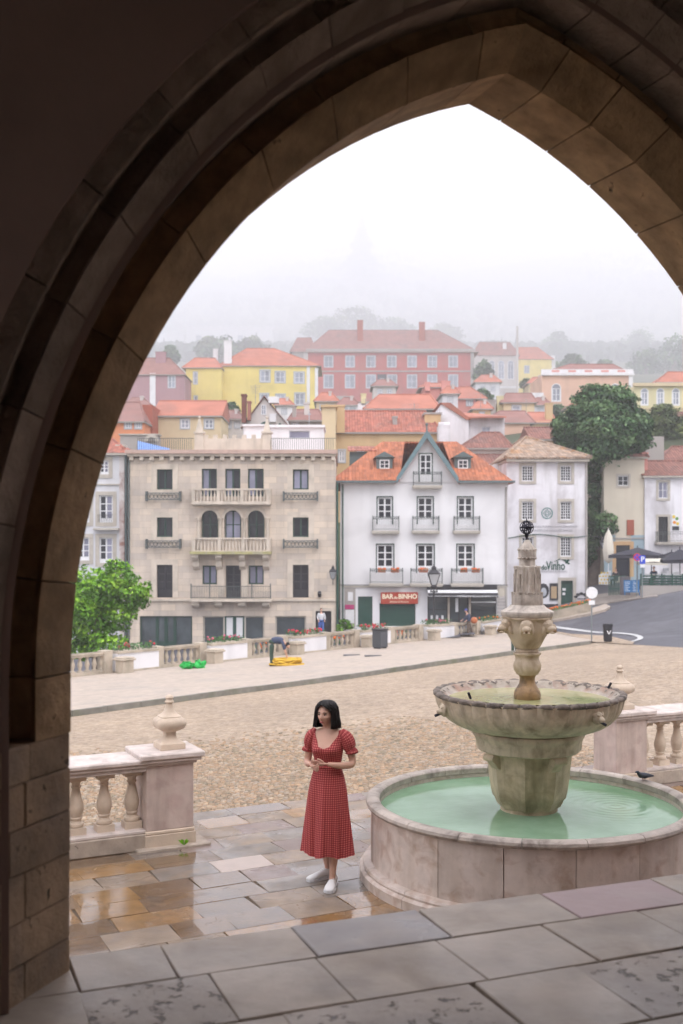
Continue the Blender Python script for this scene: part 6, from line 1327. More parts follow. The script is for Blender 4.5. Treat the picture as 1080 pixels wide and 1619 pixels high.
# the jumble of small houses between the larger ones
JH = [(352, 384, 662, 690, 112, 'm_pale', 'm_tile_fd', 'small grey cottage squeezed left of the pale gable house', 8), (500, 533, 634, 672, 126, 'm_cream', 'm_tile_f', 'small cream house just under the left end of the red mansion', 8), (536, 566, 640, 664, 124, 'm_white', 'm_tile_fd', 'little white house left of the domed-chimney cottage', 7),
      (700, 724, 622, 646, 127, 'm_white3', 'm_tile_f', 'narrow white house with orange roof right of the slate attic storey', 7), (748, 776, 646, 672, 123, 'm_ochre', 'm_tile_f', 'small ochre house peeking over the bright red roof', 7), (842, 868, 640, 668, 136, 'm_white3', 'm_tile_fd', 'small white house between the cream house and the salmon building', 7),
      (905, 940, 640, 668, 140, 'm_lemon', 'm_tile_f', 'small lemon house hidden behind the crown of the big tree', 7), (437, 462, 640, 664, 130, 'm_white', 'm_tile_f', 'small white house below the windows of the yellow mansion', 6), (590, 626, 610, 640, 150, 'm_pale', 'm_tile_fd', 'grey outbuilding below the banner of the red mansion', 6),
      (752, 790, 604, 632, 180, 'm_white3', 'm_tile_f', 'white terrace house right of the red mansion corner', 7), (200, 236, 640, 668, 124, 'm_cream', 'm_tile_fd', 'cream house below the mauve house by the brick tower', 7), (836, 862, 606, 630, 190, 'm_cream', 'm_tile_f', 'cream house right of the tall thin chimney', 6)]
for (a, c, t_, b_, Y, wm_, rm_, lb, rh) in JH:
    w = (c - a); wins = [(a + w * k - 3.2, a + w * k + 3.2, t_ + 6, t_ + 14) for k in ((.3, .72) if w > 28 else (.5,))]
    far_house(lb, Y, a, c, t_, b_, globals()[wm_], globals()[rm_], (a - 4, c + 4, t_, t_ - rh * 1.6, a + w * .25, c - w * .25), wins, depth=7, cols=2, chim=((a + w * .6, a + w * .6 + 4, t_ - rh * 1.6 - 3, t_ + 2, 2, m_pale),))
# ------------------------------------------------------------------ trees
def leaves(name, blobs, n, size, mats, parent=None, seed=0, flat=0.5, shell=0.55, w=(0.45, 0.38, 0.17)):
    """leaf faces spread through lumpy clumps; blobs = (centre, (rx,ry,rz))"""
    r = np.random.default_rng(seed); vol = np.array([b[1][0] * b[1][1] * b[1][2] for b in blobs]) ** 0.75; cnt = (vol / vol.sum() * n).astype(int)
    P = []; Nn = []
    for (c, rad), k in zip(blobs, cnt):
        d = r.normal(size=(k, 3)); d /= np.linalg.norm(d, axis=1)[:, None]; u = shell + (1 - shell) * r.random(k) ** 0.6
        lump = 1 + 0.16 * np.sin(d[:, 0] * 5 + c[0]) * np.sin(d[:, 1] * 5 + c[1] * 2) + 0.14 * np.sin(d[:, 2] * 7 + c[2]) + r.normal(0, 0.05, k)
        P.append(np.array(c) + d * (u * lump)[:, None] * np.array(rad)); Nn.append(d)
    P = np.vstack(P); Nn = np.vstack(Nn); k = len(P)
    nn = Nn * 0.6 + r.normal(size=(k, 3)) * 0.6 + np.array([0, 0, 0.5]); nn /= np.linalg.norm(nn, axis=1)[:, None]
    a = np.cross(nn, r.normal(size=(k, 3))); a /= np.linalg.norm(a, axis=1)[:, None]; b_ = np.cross(nn, a)
    s = size * r.uniform(0.6, 1.3, k)[:, None]
    droop = nn * s * 0.25
    V = np.stack([P - a * s, P - b_ * s * flat + droop, P + a * s, P + b_ * s * flat + droop], axis=1).reshape(-1, 3)
    me = bpy.data.meshes.new(name)
    if parent is not None: mi = np.array(chain(parent).inverted()); V = V @ mi[:3, :3].T + mi[:3, 3]
    me.vertices.add(4 * k); me.vertices.foreach_set('co', V.astype(np.float32).ravel())
    me.loops.add(4 * k); me.loops.foreach_set('vertex_index', np.arange(4 * k, dtype=np.int32))
    me.polygons.add(k); me.polygons.foreach_set('loop_start', np.arange(0, 4 * k, 4, dtype=np.int32)); me.polygons.foreach_set('loop_total', np.full(k, 4, dtype=np.int32))
    for m in mats: me.materials.append(m)
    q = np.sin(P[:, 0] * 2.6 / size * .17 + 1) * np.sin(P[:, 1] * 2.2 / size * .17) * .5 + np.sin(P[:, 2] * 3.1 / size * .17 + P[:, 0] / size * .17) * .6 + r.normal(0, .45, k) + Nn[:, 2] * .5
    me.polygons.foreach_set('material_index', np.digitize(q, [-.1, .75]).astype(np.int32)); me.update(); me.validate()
    return link(name, me, parent)
def tree(name, label, base, blobs, n, size, mats, trunk, limbs, seed, group=None, cat='tree'):
    t = thing(name, label, cat, base, 0, group); m = MB()
    for pts, rs in [trunk] + limbs: m.tube(pts, rs, 8)
    m.build('trunk', m_bark, t, smooth=60)
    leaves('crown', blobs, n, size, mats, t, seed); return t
# big street tree
Yt = 88; P3 = lambda px, py, dy=0: (PX(px, Yt), Yt + dy, PZ(py, Yt))
bl = []
def B(px, py, rpx, rpy=None, dy=0): r = rpx / F * Yt; bl.append((P3(px, py, dy), (r, r * 0.9, (rpy or rpx) / F * Yt)))
for a in ((950, 660, 52, 42), (915, 680, 38, 34), (985, 670, 38, 40), (940, 630, 34, 20), (975, 632, 32, 22), (900, 700, 26, 22), (1000, 695, 26, 28), (950, 705, 46, 32), (915, 720, 26, 18), (975, 735, 32, 24), (940, 750, 26, 26), (955, 780, 24, 26), (985, 755, 14, 14), (940, 810, 22, 26), (960, 835, 20, 24), (975, 815, 18, 24), (940, 850, 20, 22), (980, 845, 14, 18), (985, 870, 16, 16), (935, 878, 16, 18), (962, 868, 18, 14), (992, 800, 10, 14), (1018, 668, 12, 18), (885, 675, 14, 20)): B(*a)
B(958, 690, 40, 40, 3); B(940, 700, 38, 40, -3); B(990, 690, 26, 30, -3); B(948, 830, 18, 22, -2)
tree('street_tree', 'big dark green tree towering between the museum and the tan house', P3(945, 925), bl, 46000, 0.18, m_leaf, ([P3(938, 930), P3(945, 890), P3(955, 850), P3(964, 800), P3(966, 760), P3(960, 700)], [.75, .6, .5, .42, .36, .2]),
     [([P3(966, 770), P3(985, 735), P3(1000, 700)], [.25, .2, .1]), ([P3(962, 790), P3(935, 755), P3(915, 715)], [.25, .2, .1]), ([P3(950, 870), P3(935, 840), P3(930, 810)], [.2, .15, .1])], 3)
Yt = 110; bl = []
for a in ((1048, 665, 26, 22), (1035, 690, 20, 18), (1062, 690, 22, 18), (1050, 648, 14, 10), (1072, 675, 16, 18)): B(*a)
tree('olive_tree', 'loose yellow-green tree right of the big tree below the lemon villa', P3(1045, 725), bl, 7000, 0.17, m_leaf_o, ([P3(1045, 730), P3(1050, 700), P3(1052, 670)], [.3, .25, .15]), [([P3(1050, 705), P3(1062, 690), P3(1070, 675)], [.15, .1, .06])], 5)
# fresh green tree behind the balustrade
Yt = 52; bl = []
for a in ((165, 930, 36, 30), (190, 915, 28, 22), (205, 940, 30, 24), (225, 945, 16, 16), (135, 950, 30, 30), (150, 990, 34, 34), (120, 1000, 24, 30), (185, 975, 26, 26), (180, 895, 16, 12), (165, 1020, 36, 18), (130, 1030, 26, 14), (232, 928, 8, 8), (110, 960, 24, 40), (207, 965, 12, 16)): B(*a)
B(150, 960, 30, 50, 1.5); B(140, 940, 26, 40, -1.5)
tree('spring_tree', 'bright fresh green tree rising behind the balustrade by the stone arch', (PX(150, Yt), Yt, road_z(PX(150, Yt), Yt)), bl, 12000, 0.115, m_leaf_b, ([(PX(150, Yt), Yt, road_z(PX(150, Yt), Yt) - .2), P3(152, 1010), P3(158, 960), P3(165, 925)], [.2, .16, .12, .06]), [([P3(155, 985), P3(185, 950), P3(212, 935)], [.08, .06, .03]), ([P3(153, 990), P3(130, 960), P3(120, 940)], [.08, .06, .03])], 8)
# sapling by the doorway
Yt = 66; bl = []
for a in ((546, 985, 9, 7), (540, 993, 7, 6), (553, 992, 6, 5)): B(*a)
tree('sapling', 'small bright sapling sprouting behind the balustrade by the gabled house corner', (PX(547, Yt), Yt, road_z(PX(547, Yt), Yt)), bl, 260, 0.12, m_leaf_b, ([(PX(547, Yt), Yt, road_z(PX(547, Yt), Yt)), P3(546, 985)], [.04, .02]), [], 9)
# trees of the slope, each its own
HT = [(352, 556, 34, 22, 304, 0, 'grey-green round tree behind the yellow mansion roof, left of its chimney'), (330, 548, 22, 16, 305, 2, 'pale tree at the left end of the clump behind the yellow mansion'), (395, 548, 30, 14, 306, 2, 'pale tree at the right end of the clump behind the yellow mansion'),
      (765, 588, 17, 18, 235, 0, 'dark rounded bush at the right corner of the red mansion'), (843, 614, 14, 9, 200, 2, 'low green bush under the tall thin chimney'), (832, 606, 10, 6, 202, 2, 'small bush left of the yellow house on the right slope'),
      (560, 505, 46, 20, 395, 2, 'tall yellowish-green tree behind the left chimney of the red mansion'), (510, 518, 34, 16, 390, 0, 'hazy tree over the left roof of the red mansion'), (620, 520, 40, 16, 400, 0, 'hazy tree behind the middle of the red mansion roof'), (700, 526, 32, 14, 405, 2, 'hazy tree behind the right chimney of the red mansion'),
      (905, 575, 26, 14, 293, 0, 'dark hazy tree behind the salmon building, left'), (955, 582, 22, 12, 294, 0, 'dark hazy tree behind the salmon building, right'), (1020, 575, 30, 22, 305, 0, 'dark hazy tree above the lemon villa'), (1065, 560, 34, 28, 306, 0, 'tall dark hazy tree at the right edge above the lemon villa'), (880, 545, 28, 20, 360, 0, 'foggy tree left of the faint pink manor'), (1010, 545, 34, 24, 380, 0, 'foggy tree right of the faint pink manor'),
      (850, 635, 14, 8, 165, 0, 'shrub in the garden left of the salmon building'), (880, 650, 20, 10, 150, 0, 'shrubbery below the salmon building behind the big tree'), (470, 655, 8, 6, 115, 0, 'small shrub among the chimneys under the yellow mansion'), (365, 645, 12, 8, 130, 0, 'dark shrub at the foot of the yellow mansion'),
      (320, 645, 12, 8, 128, 0, 'low shrub below the left wing of the yellow mansion'), (270, 560, 14, 14, 292, 0, 'hazy tree behind the mauve house'), (760, 625, 20, 9, 165, 0, 'shrubs on the terrace right of the pink house'), (815, 650, 14, 8, 160, 0, 'dark shrub between the cream house and the salmon building'), (1000, 655, 12, 20, 125, 0, 'dark shrub between the big tree and the lemon villa'), (240, 655, 10, 12, 118, 0, 'shrub behind the red brick tower')]
for i, (px, py, rx, ry, Y, k, lb) in enumerate(HT):
    Y = FAR(Y); Yt = Y; bl = []; B(px, py, rx * .7, ry); B(px - rx * .5, py + ry * .3, rx * .55, ry * .7); B(px + rx * .5, py + ry * .25, rx * .55, ry * .7, 1); B(px + rx * .1, py - ry * .45, rx * .5, ry * .6)
    X = PX(px, Y); zb = hill(X, Y); tree('hill_tree', lb, (X, Y, zb), bl, 1500, 0.0016 * Y + .05, [m_leaf, m_leaf, m_leaf_o][k], ([(X, Y, zb - .5), (X, Y, PZ(py, Y))], [.012 * rx * Y / 60 + .08, .05]), [], 20 + i, 'trees among the houses on the slope')
# the foggy wood: layered conifer and broadleaf shapes, nobody could count them
def forest():
    V = []; Fc = []; r = np.random.default_rng(4)
    for k in range(6000):
        Y = 1280 * (4700 / 1280) ** r.random(); X = r.uniform(-0.36, 0.40) * Y
        z = hill(X, Y) - 1; con = r.random() < 0.04; H = r.uniform(14, 30) * (1.25 if con else 0.9); Rr = H * (0.2 if con else 0.42); n = 7
        prof = [(0.3, 0), (1, .16), (.62, .38), (.72, .40), (.40, .64), (.46, .66), (.0, 1.0)] if con else [(.15, 0), (.75, .25), (1, .5), (.9, .7), (.55, .9), (.0, 1)]
        n0 = len(V); ph = r.random() * 6
        for q, h in prof:
            for j in range(n):
                a = ph + 2 * math.pi * j / n; w = Rr * q * r.uniform(.72, 1.28); V.append((X + w * math.cos(a), Y + w * math.sin(a), z + H * h + r.normal(0, .03) * H))
        for i in range(len(prof) - 1):
            for j in range(n): Fc.append((n0 + i * n + j, n0 + i * n + (j + 1) % n, n0 + (i + 1) * n + (j + 1) % n, n0 + (i + 1) * n + j))
    me = bpy.data.meshes.new('foggy_wood'); me.from_pydata(V, [], Fc); me.materials.append(m_for); link('foggy_wood', me, kind='stuff')
forest()
# tall dark conifer looming out of the fog
def conifer(px, Y, ytop, ybase, wpx, lb, seed):
    Y = FAR(Y)
    X = PX(px, Y); z0, z1 = hill(X, Y), PZ(ytop, Y); t = thing('fir_tree', lb, 'tree', (X, Y, z0)); H = z1 - z0; m = MB(); m.tube([(X, Y, z0 - 1), (X, Y, z1)], [H * .02, .1], 6); m.build('trunk', m_bark, t)
    V = []; Fc = []; r = np.random.default_rng(seed); Wm = wpx / F * Y / 2
    for i in range(900):
        h = r.random() ** 0.8; rad = Wm * (1 - h) * (0.35 + .65 * r.random()) * (1 + .2 * math.sin(h * 23 + seed) + .15 * math.sin(h * 9)) + .3; a = r.random() * 6.28; zz = z0 + H * (.12 + .88 * h); s = Wm * .16 * (1.2 - h)
        p = Vector((X + rad * math.cos(a), Y + rad * math.sin(a), zz - rad * .25)); o = Vector((math.cos(a), math.sin(a), -.4)) * s * 1.6; q = Vector((-math.sin(a), math.cos(a), r.normal(0, .2))) * s
        n0 = len(V); V += [p - o, p - q, p + o, p + q]; Fc.append((n0, n0 + 1, n0 + 2, n0 + 3))
    m = MB(); m.add(V, Fc); m.build('crown', m_for, t)
conifer(572, 1300, 335, 520, 76, 'tall ghostly fir fading into the fog above the red mansion', 1)
# ------------------------------------------------------------------ promenade balustrade
def up(b, px, base=None): t, p = on_line(px); return p
def seg_box(m, p, q, half, z0p, z1p, z0q, z1q):
    n = BN * half
    m.hexa([(p.x - n.x, p.y - n.y, z0p), (q.x - n.x, q.y - n.y, z0q), (q.x + n.x, q.y + n.y, z0q), (p.x + n.x, p.y + n.y, z0p)], [(p.x - n.x, p.y - n.y, z1p), (q.x - n.x, q.y - n.y, z1q), (q.x + n.x, q.y + n.y, z1q), (p.x + n.x, p.y + n.y, z1p)])
gz = lambda p: T(p.x, p.y) + 0.13
p0 = up(0, 345); bal = thing('promenade_balustrade', 'long low balustrade with white planter panels along the far edge of the promenade', 'balustrade', (p0.x, p0.y, gz(p0)))
m_balf = M('far_balustrade_stone', (0.46, 0.39, 0.31), r=.8, var=.2, sc=2, c2=(.28, .25, .2), sc2=1.2, amt2=.7, streak=((.22, .21, .15), 2, .4))
mb_ = MB(); mb_.box(-.09, .09, -.09, .09, 0, .06); mb_.lathe([(.07, .06), (.055, .12), (.10, .25), (.105, .30), (.06, .45), (.05, .52), (.08, .56)], 8); mb_.box(-.09, .09, -.09, .09, .56, .60); tmp = mb_.build('x', m_balf, None, smooth=50); FB = tmp.data; FB.name = 'promenade_baluster'; bpy.data.objects.remove(tmp)
segs = [('b', 60, 166), ('w', 178, 244), ('b', 248, 316), ('w', 325, 384), ('b', 388, 446), ('w', 453, 509), ('b', 513, 560), ('w', 565, 611), ('b', 616, 661), ('w', 669, 712), ('b', 716, 752), ('w', 757, 786), ('b', 789, 812)]
fl_lab = []
for k, x0, x1 in segs:
    p, q = up(0, x0), up(0, x1); zp, zq = gz(p), gz(q)
    if k == 'b':
        m = MB(); seg_box(m, p, q, .17, zp - .2, zp + .14, zq - .2, zq + .14); m.build('bottom_rail', m_balf, bal)
        m = MB(); seg_box(m, p, q, .16, zp + .76, zp + .90, zq + .76, zq + .90); seg_box(m, p, q, .20, zp + .84, zp + .90, zq + .84, zq + .90); m.build('top_rail', m_balf, bal)
        n = max(2, int((q - p).length / .36))
        for i in range(n):
            w = p.lerp(q, (i + .5) / n); o = link('baluster', FB, bal); o.matrix_basis = bal.matrix_basis.inverted() @ Matrix.Translation((w.x, w.y, gz(w) + .14)) @ Matrix.Rotation(math.atan2(BD.y, BD.x), 4, 'Z') @ Matrix.Diagonal((1, 1, 1.04, 1))
        for e in (p, q):
            m = MB(); a, b2 = e - BD * .2, e + BD * .2; z = gz(e); seg_box(m, a, b2, .24, z - .2, z + .95, z - .2, z + .95); m.build('pier', m_balf, bal)
    else:
        m = MB(); seg_box(m, p, q, .30, zp + .06, zp + .80, zq + .06, zq + .80); m.build('white_panel', m_white, bal)
        m = MB(); seg_box(m, p, q, .36, zp - .2, zp + .10, zq - .2, zq + .10); m.build('bottom_rail', m_balf, bal)
        m = MB(); seg_box(m, p, q, .36, zp + .80, zp + .90, zq + .80, zq + .90); m.build('planter_rim', m_balf, bal)
        fl_lab.append((p, q))
wl_ = MB(); a, c = BA - BD * 25, up(0, 812)
for i in range(12):
    p, q = a.lerp(c, i / 12), a.lerp(c, (i + 1) / 12); off = BN * .1
    wl_.hexa([(p.x, p.y, gz(p) - 3.2), (q.x, q.y, gz(q) - 3.2), (q.x + off.x, q.y + off.y, gz(q) - 3.2), (p.x + off.x, p.y + off.y, gz(p) - 3.2)], [(p.x, p.y, gz(p) - .03), (q.x, q.y, gz(q) - .03), (q.x + off.x, q.y + off.y, gz(q) - .03), (p.x + off.x, p.y + off.y, gz(p) - .03)])
wl_.build('retaining_wall', m_balf, kind='structure')
names = ['leftmost planter bed on the promenade wall, dark leaves with a few red flowers', 'planter bed of low leaves and pink flowers in front of the green-doored shop', 'planter bed with crimson flowers near the doorway of the beige house', 'planter bed of red flowers in front of the green shutter', 'planter bed of small leaves before the black-awning café', 'last short planter bed before the fountain column']
def bush(p, q, name, label, cat, n, hh, mats, fl=None, nf=0, seed=0, zoff=.9, wid=.28, sz=.07, group=None):
    c = p.lerp(q, .5); t = thing(name, label, cat, (c.x, c.y, gz(c) + zoff), 0, group); r = np.random.default_rng(seed); g = MB(); f = MB()
    for i in range(n):
        w = p.lerp(q, r.uniform(.03, .97)); o = BN * r.uniform(-wid, wid); P = Vector((w.x + o.x, w.y + o.y, gz(w) + zoff + r.uniform(-.05, hh))); a = Vector(r.normal(size=3)).normalized() * sz * r.uniform(.5, 1.3); b2 = Vector(r.normal(size=3)).normalized() * sz * .7
        g.quad(P - a, P - b2, P + a, P + b2)
    g.build('foliage', mats, t)
    for i in range(nf):
        w = p.lerp(q, r.uniform(.03, .97)); o = BN * r.uniform(-wid, wid); f.ball((w.x + o.x, w.y + o.y, gz(w) + zoff + hh * r.uniform(.4, 1.05)), r.uniform(.04, .07), 5, 3)
    if nf: f.build('flowers', fl, t)
    return t
m_pinkf = plain('pink_flower', (.6, .12, .2))
for i, ((p, q), lb) in enumerate(zip(fl_lab, names)): bush(p, q, 'planter_bed', lb, 'flower bed', 260, .26, m_leaf[1], [m_flr, m_pinkf, m_flr, m_flr, m_pinkf, m_flo][i], [8, 12, 26, 34, 14, 8][i], seed=i, group='planter beds on the promenade wall')
# orange flowers seen through the balusters
for i, (xa, xb, lb) in enumerate(((388, 446, 'orange flower bed showing through the balusters left of the bending worker'), (513, 560, 'orange flower bed showing through the balusters by the doorway'), (616, 661, 'orange flower bed showing through the balusters before the green shutter'))):
    p, q = up(0, xa) + BN * .6, up(0, xb) + BN * .6; bush(p, q, 'flower_bed', lb, 'flower bed', 160, .35, m_leaf[1], m_flo, 40, seed=30 + i, zoff=.25, group='orange flower beds behind the balustrade')
# squat stone bollards before the balustrade
for i, (px, lb) in enumerate(((176, 'squat square stone bollard before the first white planter panel'), (319, 'squat square stone bollard beside the green sacks'), (449, 'squat stone bollard behind the bending worker'), (562, 'squat stone bollard left of the dark litter bin'), (667, 'squat stone bollard between the litter bin and the walking man'), (757, 'squat stone bollard right of the walking man'))):
    p = up(0, px) - BN * .85; z = gz(p); t = thing('stone_bollard', lb, 'bollard', (p.x, p.y, z), math.atan2(BD.y, BD.x), 'squat stone bollards along the balustrade'); m = MB(); m.box(-.27, .27, -.27, .27, 0, .52); m.build('block', m_balf, t, local=True, bev=.02); m = MB(); m.box(-.34, .34, -.34, .34, .52, .60); m.box(-.30, .30, -.30, .30, .60, .65); m.build('cap', m_balf, t, local=True, bev=.02)
# ------------------------------------------------------------------ street furniture
def at(px, py, dz=0.0): v = hit_T(px, py, f=lambda x, y: T(x, y) + dz); return v
def hT(d, px, pyt, pyb): return (pyb - pyt) / F * d
# litter bins
v = at(601, 1025, .13); t = thing('litter_bin', 'dark slatted litter bin standing before the white balustrade panel', 'litter bin', v, .9); h = hT(v.y, 601, 995, 1026)
m = MB(); m.box(-.33, .33, -.26, .26, .06, h - .08); m.build('body', plain('bin_grey', (.055, .06, .07)), t, local=True, bev=.02); m = MB(); m.box(-.36, .36, -.29, .29, h - .08, h); m.build('lid', m_black, t, local=True, bev=.02)
m = MB(); [m.box(x - .03, x + .03, -.2, .2, 0, .06) for x in (-.25, .25)]; m.build('foot', m_black, t, local=True)
for k in range(5): m = MB(); m.box(-.29 + .12 * k, -.21 + .12 * k, -.275, -.26, .12, h - .14); m.build('slat', plain('bin_slat', (.09, .095, .11)) if k == 0 else bpy.data.materials['bin_slat'], t, local=True)
v = at(961, 1014, .05); t = thing('litter_bin', 'black round litter bin with a white emblem beside the road', 'litter bin', v); h = hT(v.y, 961, 987, 1015)
m = MB(); m.lathe([(.17, 0), (.19, .02), (.215, h * .82), (.215, h * .84)], 20); m.build('body', m_black, t, local=True, smooth=40); m = MB(); m.lathe([(.23, h * .84), (.235, h * .93), (.22, h)], 20); m.build('lid', m_black, t, local=True, smooth=40)
m = MB(); m.hexa([(-.10, -.225, h * .62), (-.05, -.225, h * .62), (.0, -.225, h * .45), (-.02, -.225, h * .42)], [(-.10, -.2, h * .62), (-.05, -.2, h * .62), (.0, -.2, h * .45), (-.02, -.2, h * .42)]); m.hexa([(.11, -.225, h * .64), (.06, -.225, h * .62), (-.01, -.225, h * .44), (.02, -.225, h * .42)], [(.11, -.2, h * .64), (.06, -.2, h * .62), (-.01, -.2, h * .44), (.02, -.2, h * .42)]); m.build('emblem', m_frame_w, t, local=True)
# road signs
v = at(935.5, 1015, .05); t = thing('road_sign', 'pale round road sign seen from behind on a thin pole beside the black bin', 'road sign', v); h = hT(v.y, 0, 937, 1015)
m = MB(); m.tube([(0, 0, 0), (0, 0, h + .15)], .03, 8); m.build('pole', plain('galvanised', (.22, .25, .26), .5, .5), t, local=True, smooth=60)
m = MB(); m.tube([(0, -.045, h), (0, -.03, h)], .27, 28); m.build('disc', m_frame_w, t, local=True, smooth=40); m = MB(); m.box(-.14, .14, -.045, -.03, h - .56, h - .36); m.build('plate', m_frame_w, t, local=True)
m_blue = plain('sign_blue', (.02, .06, .55)); m_sred = plain('sign_red_paint', (.6, .02, .04))
v = Vector((PX(1007, 66), 66, PZ(943, 66))); h = hT(v.y, 0, 881, 943); t = thing('road_sign', 'round blue no-stopping sign with red rim and cross in front of the café', 'road sign', v)
m = MB(); m.tube([(0, 0, 0), (0, 0, h)], .035, 8); m.build('pole', bpy.data.materials['galvanised'], t, local=True, smooth=60)
m = MB(); m.tube([(0, -.06, h), (0, -.04, h)], .23, 28); d = m.build('disc', m_blue, t, local=True, smooth=40)
m = MB(); 
for k in range(28):
    a, c = 2 * math.pi * k / 28, 2 * math.pi * (k + 1) / 28; P = lambda r, t_, y: (r * math.cos(t_), y, h + r * math.sin(t_)); m.hexa([P(.185, a, -.07), P(.235, a, -.07), P(.235, c, -.07), P(.185, c, -.07)], [P(.185, a, -.05), P(.235, a, -.05), P(.235, c, -.05), P(.185, c, -.05)])
for s_ in (1, -1): m.hexa([(-.15, -.072, h - s_ * .12), (-.12, -.072, h - s_ * .15), (.15, -.072, h + s_ * .12), (.12, -.072, h + s_ * .15)], [(-.15, -.06, h - s_ * .12), (-.12, -.06, h - s_ * .15), (.15, -.06, h + s_ * .12), (.12, -.06, h + s_ * .15)])
o = m.build('red_border', m_sred, d, local=True)
v = Vector((PX(1015.5, 65), 65, PZ(945, 65))); h = hT(v.y, 0, 891, 945); t = thing('road_sign', 'blue rectangular parking sign with a white P beside the café fence', 'road sign', v)
m = MB(); m.tube([(0, 0, 0), (0, 0, h + .25)], .035, 8); m.build('pole', bpy.data.materials['galvanised'], t, local=True, smooth=60)
m = MB(); m.box(-.17, .17, -.06, -.04, h - .02, h + .48); pp = m.build('plate', m_blue, t, local=True, bev=.01); text('P', m_frame_w, pp, v.x, v.y - .07, v.z + h + .25, .42, bold=.012); m = MB(); m.box(-.13, .13, -.06, -.04, h - .24, h - .05); m.build('plate', m_frame_w, t, local=True)
# street lamp in front of the cafe
Yl = 64; zf = PZ(925, Yl); zg = T(PX(686, Yl), Yl) - .2; t = thing('street_lamp', 'black four-sided street lamp on a post in front of the awning shop', 'street lamp', (PX(686, Yl), Yl, zg)); X = PX(686, Yl)
m = MB(); m.tube([(X, Yl, zg), (X, Yl, zg + .8), (X, Yl, zg + .85), (X, Yl, zf - .5), (X, Yl, zf - .3)], [.13, .10, .06, .045, .06], 8); m.box(X - .22, X + .22, Yl - .22, Yl + .22, zf - .42, zf - .36); m.box(X - .18, X + .18, Yl - .18, Yl + .18, zf - .1, zf - .06); m.build('post', m_black, t, smooth=50)
lantern(t, X, Yl, zf - .04, 1.3)
m = MB(); 
for s_ in (-.17, .17): m.box(X + s_ - .015, X + s_ + .015, Yl - .17, Yl + .17, zf - .4, zf - .08)
m.build('post_cage', m_black, t)
# wall lanterns
X, Y_, z = PX(526.5, 71), 71.1, PZ(916, 71); t = thing('wall_lantern', 'black lantern on a bracket at the right corner of the beige house', 'lantern', (X, Y_, z)); lantern(t, X, Y_, z, .95); m = MB(); m.tube([(X, 72, z - .3), (X, 71.5, z - .35), (X, Y_, z)], .03, 6); m.build('bracket', m_black, t)
X, Y_, z = PX(954, 84), 84, PZ(868, 84); t = thing('wall_lantern', 'hanging black lantern on a bracket in front of the big tree', 'lantern', (X, Y_, z)); lantern(t, X, Y_, z, .95); m = MB(); m.tube([(X, Y_, z + .9), (X - 1.2, Y_, z + 1.0)], .03, 6); m.build('bracket', m_black, t)
b = BEIGE; fx = MB(); fx.box(b.X(503), b.X(508), 71.7, 72, b.Z(944), b.Z(938)); fx.tube([(b.X(505.5), 71.85, b.Z(941)), (b.X(505.5), 71.6, b.Z(936))], .12, 8); tagt(fx.build('floodlight', m_black), 'small black floodlight above the doorway of the beige house', 'floodlight')
# painted road markings: white line sweeping round the corner
def road_line(pts, w, name='road_marking'):
    P = [at(x, y, 0.0) for x, y in pts]; m = MB()
    for a, c in zip(P, P[1:]):
        d = (c - a).to_2d().normalized(); n = Vector((-d.y, d.x)) * w / 2; f = lambda p, s: (p.x + s * n.x, p.y + s * n.y, road_z(p.x + s * n.x, p.y + s * n.y) + .012)
        m.quad(f(a, -1), f(c, -1), f(c, 1), f(a, 1))
    return m.build(name, m_paint, kind='structure')
def crv(pts, n=6):
    out = []
    for i in range(len(pts) - 1):
        p0, p1, p2, p3 = (Vector(pts[max(i - 1, 0)]), Vector(pts[i]), Vector(pts[i + 1]), Vector(pts[min(i + 2, len(pts) - 1)]))
        for k in range(n):
            t_ = k / n; out.append(tuple(.5 * ((2 * p1) + (p2 - p0) * t_ + (2 * p0 - 5 * p1 + 4 * p2 - p3) * t_ * t_ + (3 * p1 - p0 - 3 * p2 + p3) * t_ ** 3)))
    return out + [pts[-1]]
road_line(crv([(862, 989), (885, 992.5), (915, 996.5), (945, 1000), (975, 1001), (1000, 1003.5), (1012, 1007.5), (1008, 1012), (985, 1017)]), .26)
# kerb and cobbled corner by the museum
def patch(name, pts, mat, dz, th=.15, f=T):
    P = [at(x, y) for x, y in pts]; m = MB(); m.hexa([(p.x, p.y, road_z(p.x, p.y) - .1) for p in P], [(p.x, p.y, road_z(p.x, p.y) + dz) for p in P]); return m.build(name, mat, kind='structure')
# patches built as fans of the same terrain so that they follow its slope
def area(name, lowpts, uppts, mat, dz, n=5):
    A_ = [at(*p) for p in lowpts]; B_ = [at(*p) for p in uppts]; m = MB(); N_ = len(A_)
    for a, c in zip(A_, B_):
        for k in range(n + 1): q = a.lerp(c, k / n); m.v.append((q.x, q.y, road_z(q.x, q.y) + dz))
    for i in range(N_ - 1):
        for k in range(n): j = i * (n + 1) + k; m.f.append((j, j + n + 1, j + n + 2, j + 1)); m.m.append(0)
    base = len(m.v)
    for a in A_: m.v.append((a.x, a.y, road_z(a.x, a.y) - .1))
    for i in range(N_ - 1): m.f.append((base + i, base + i + 1, (i + 1) * (n + 1), i * (n + 1))); m.m.append(0)
    return m.build(name, mat, kind='structure')
area('corner_pavement', [(862, 985), (900, 979), (937, 972), (958, 966), (965, 962)], [(862, 978), (900, 972), (937, 964), (950, 960), (957, 957)], m_walk, .13)
area('uphill_paving', [(930, 958), (955, 955), (985, 950), (1010, 947), (1040, 943.5)], [(925, 944), (950, 940), (980, 936), (1010, 935.5), (1036, 936)], m_setts, .05)
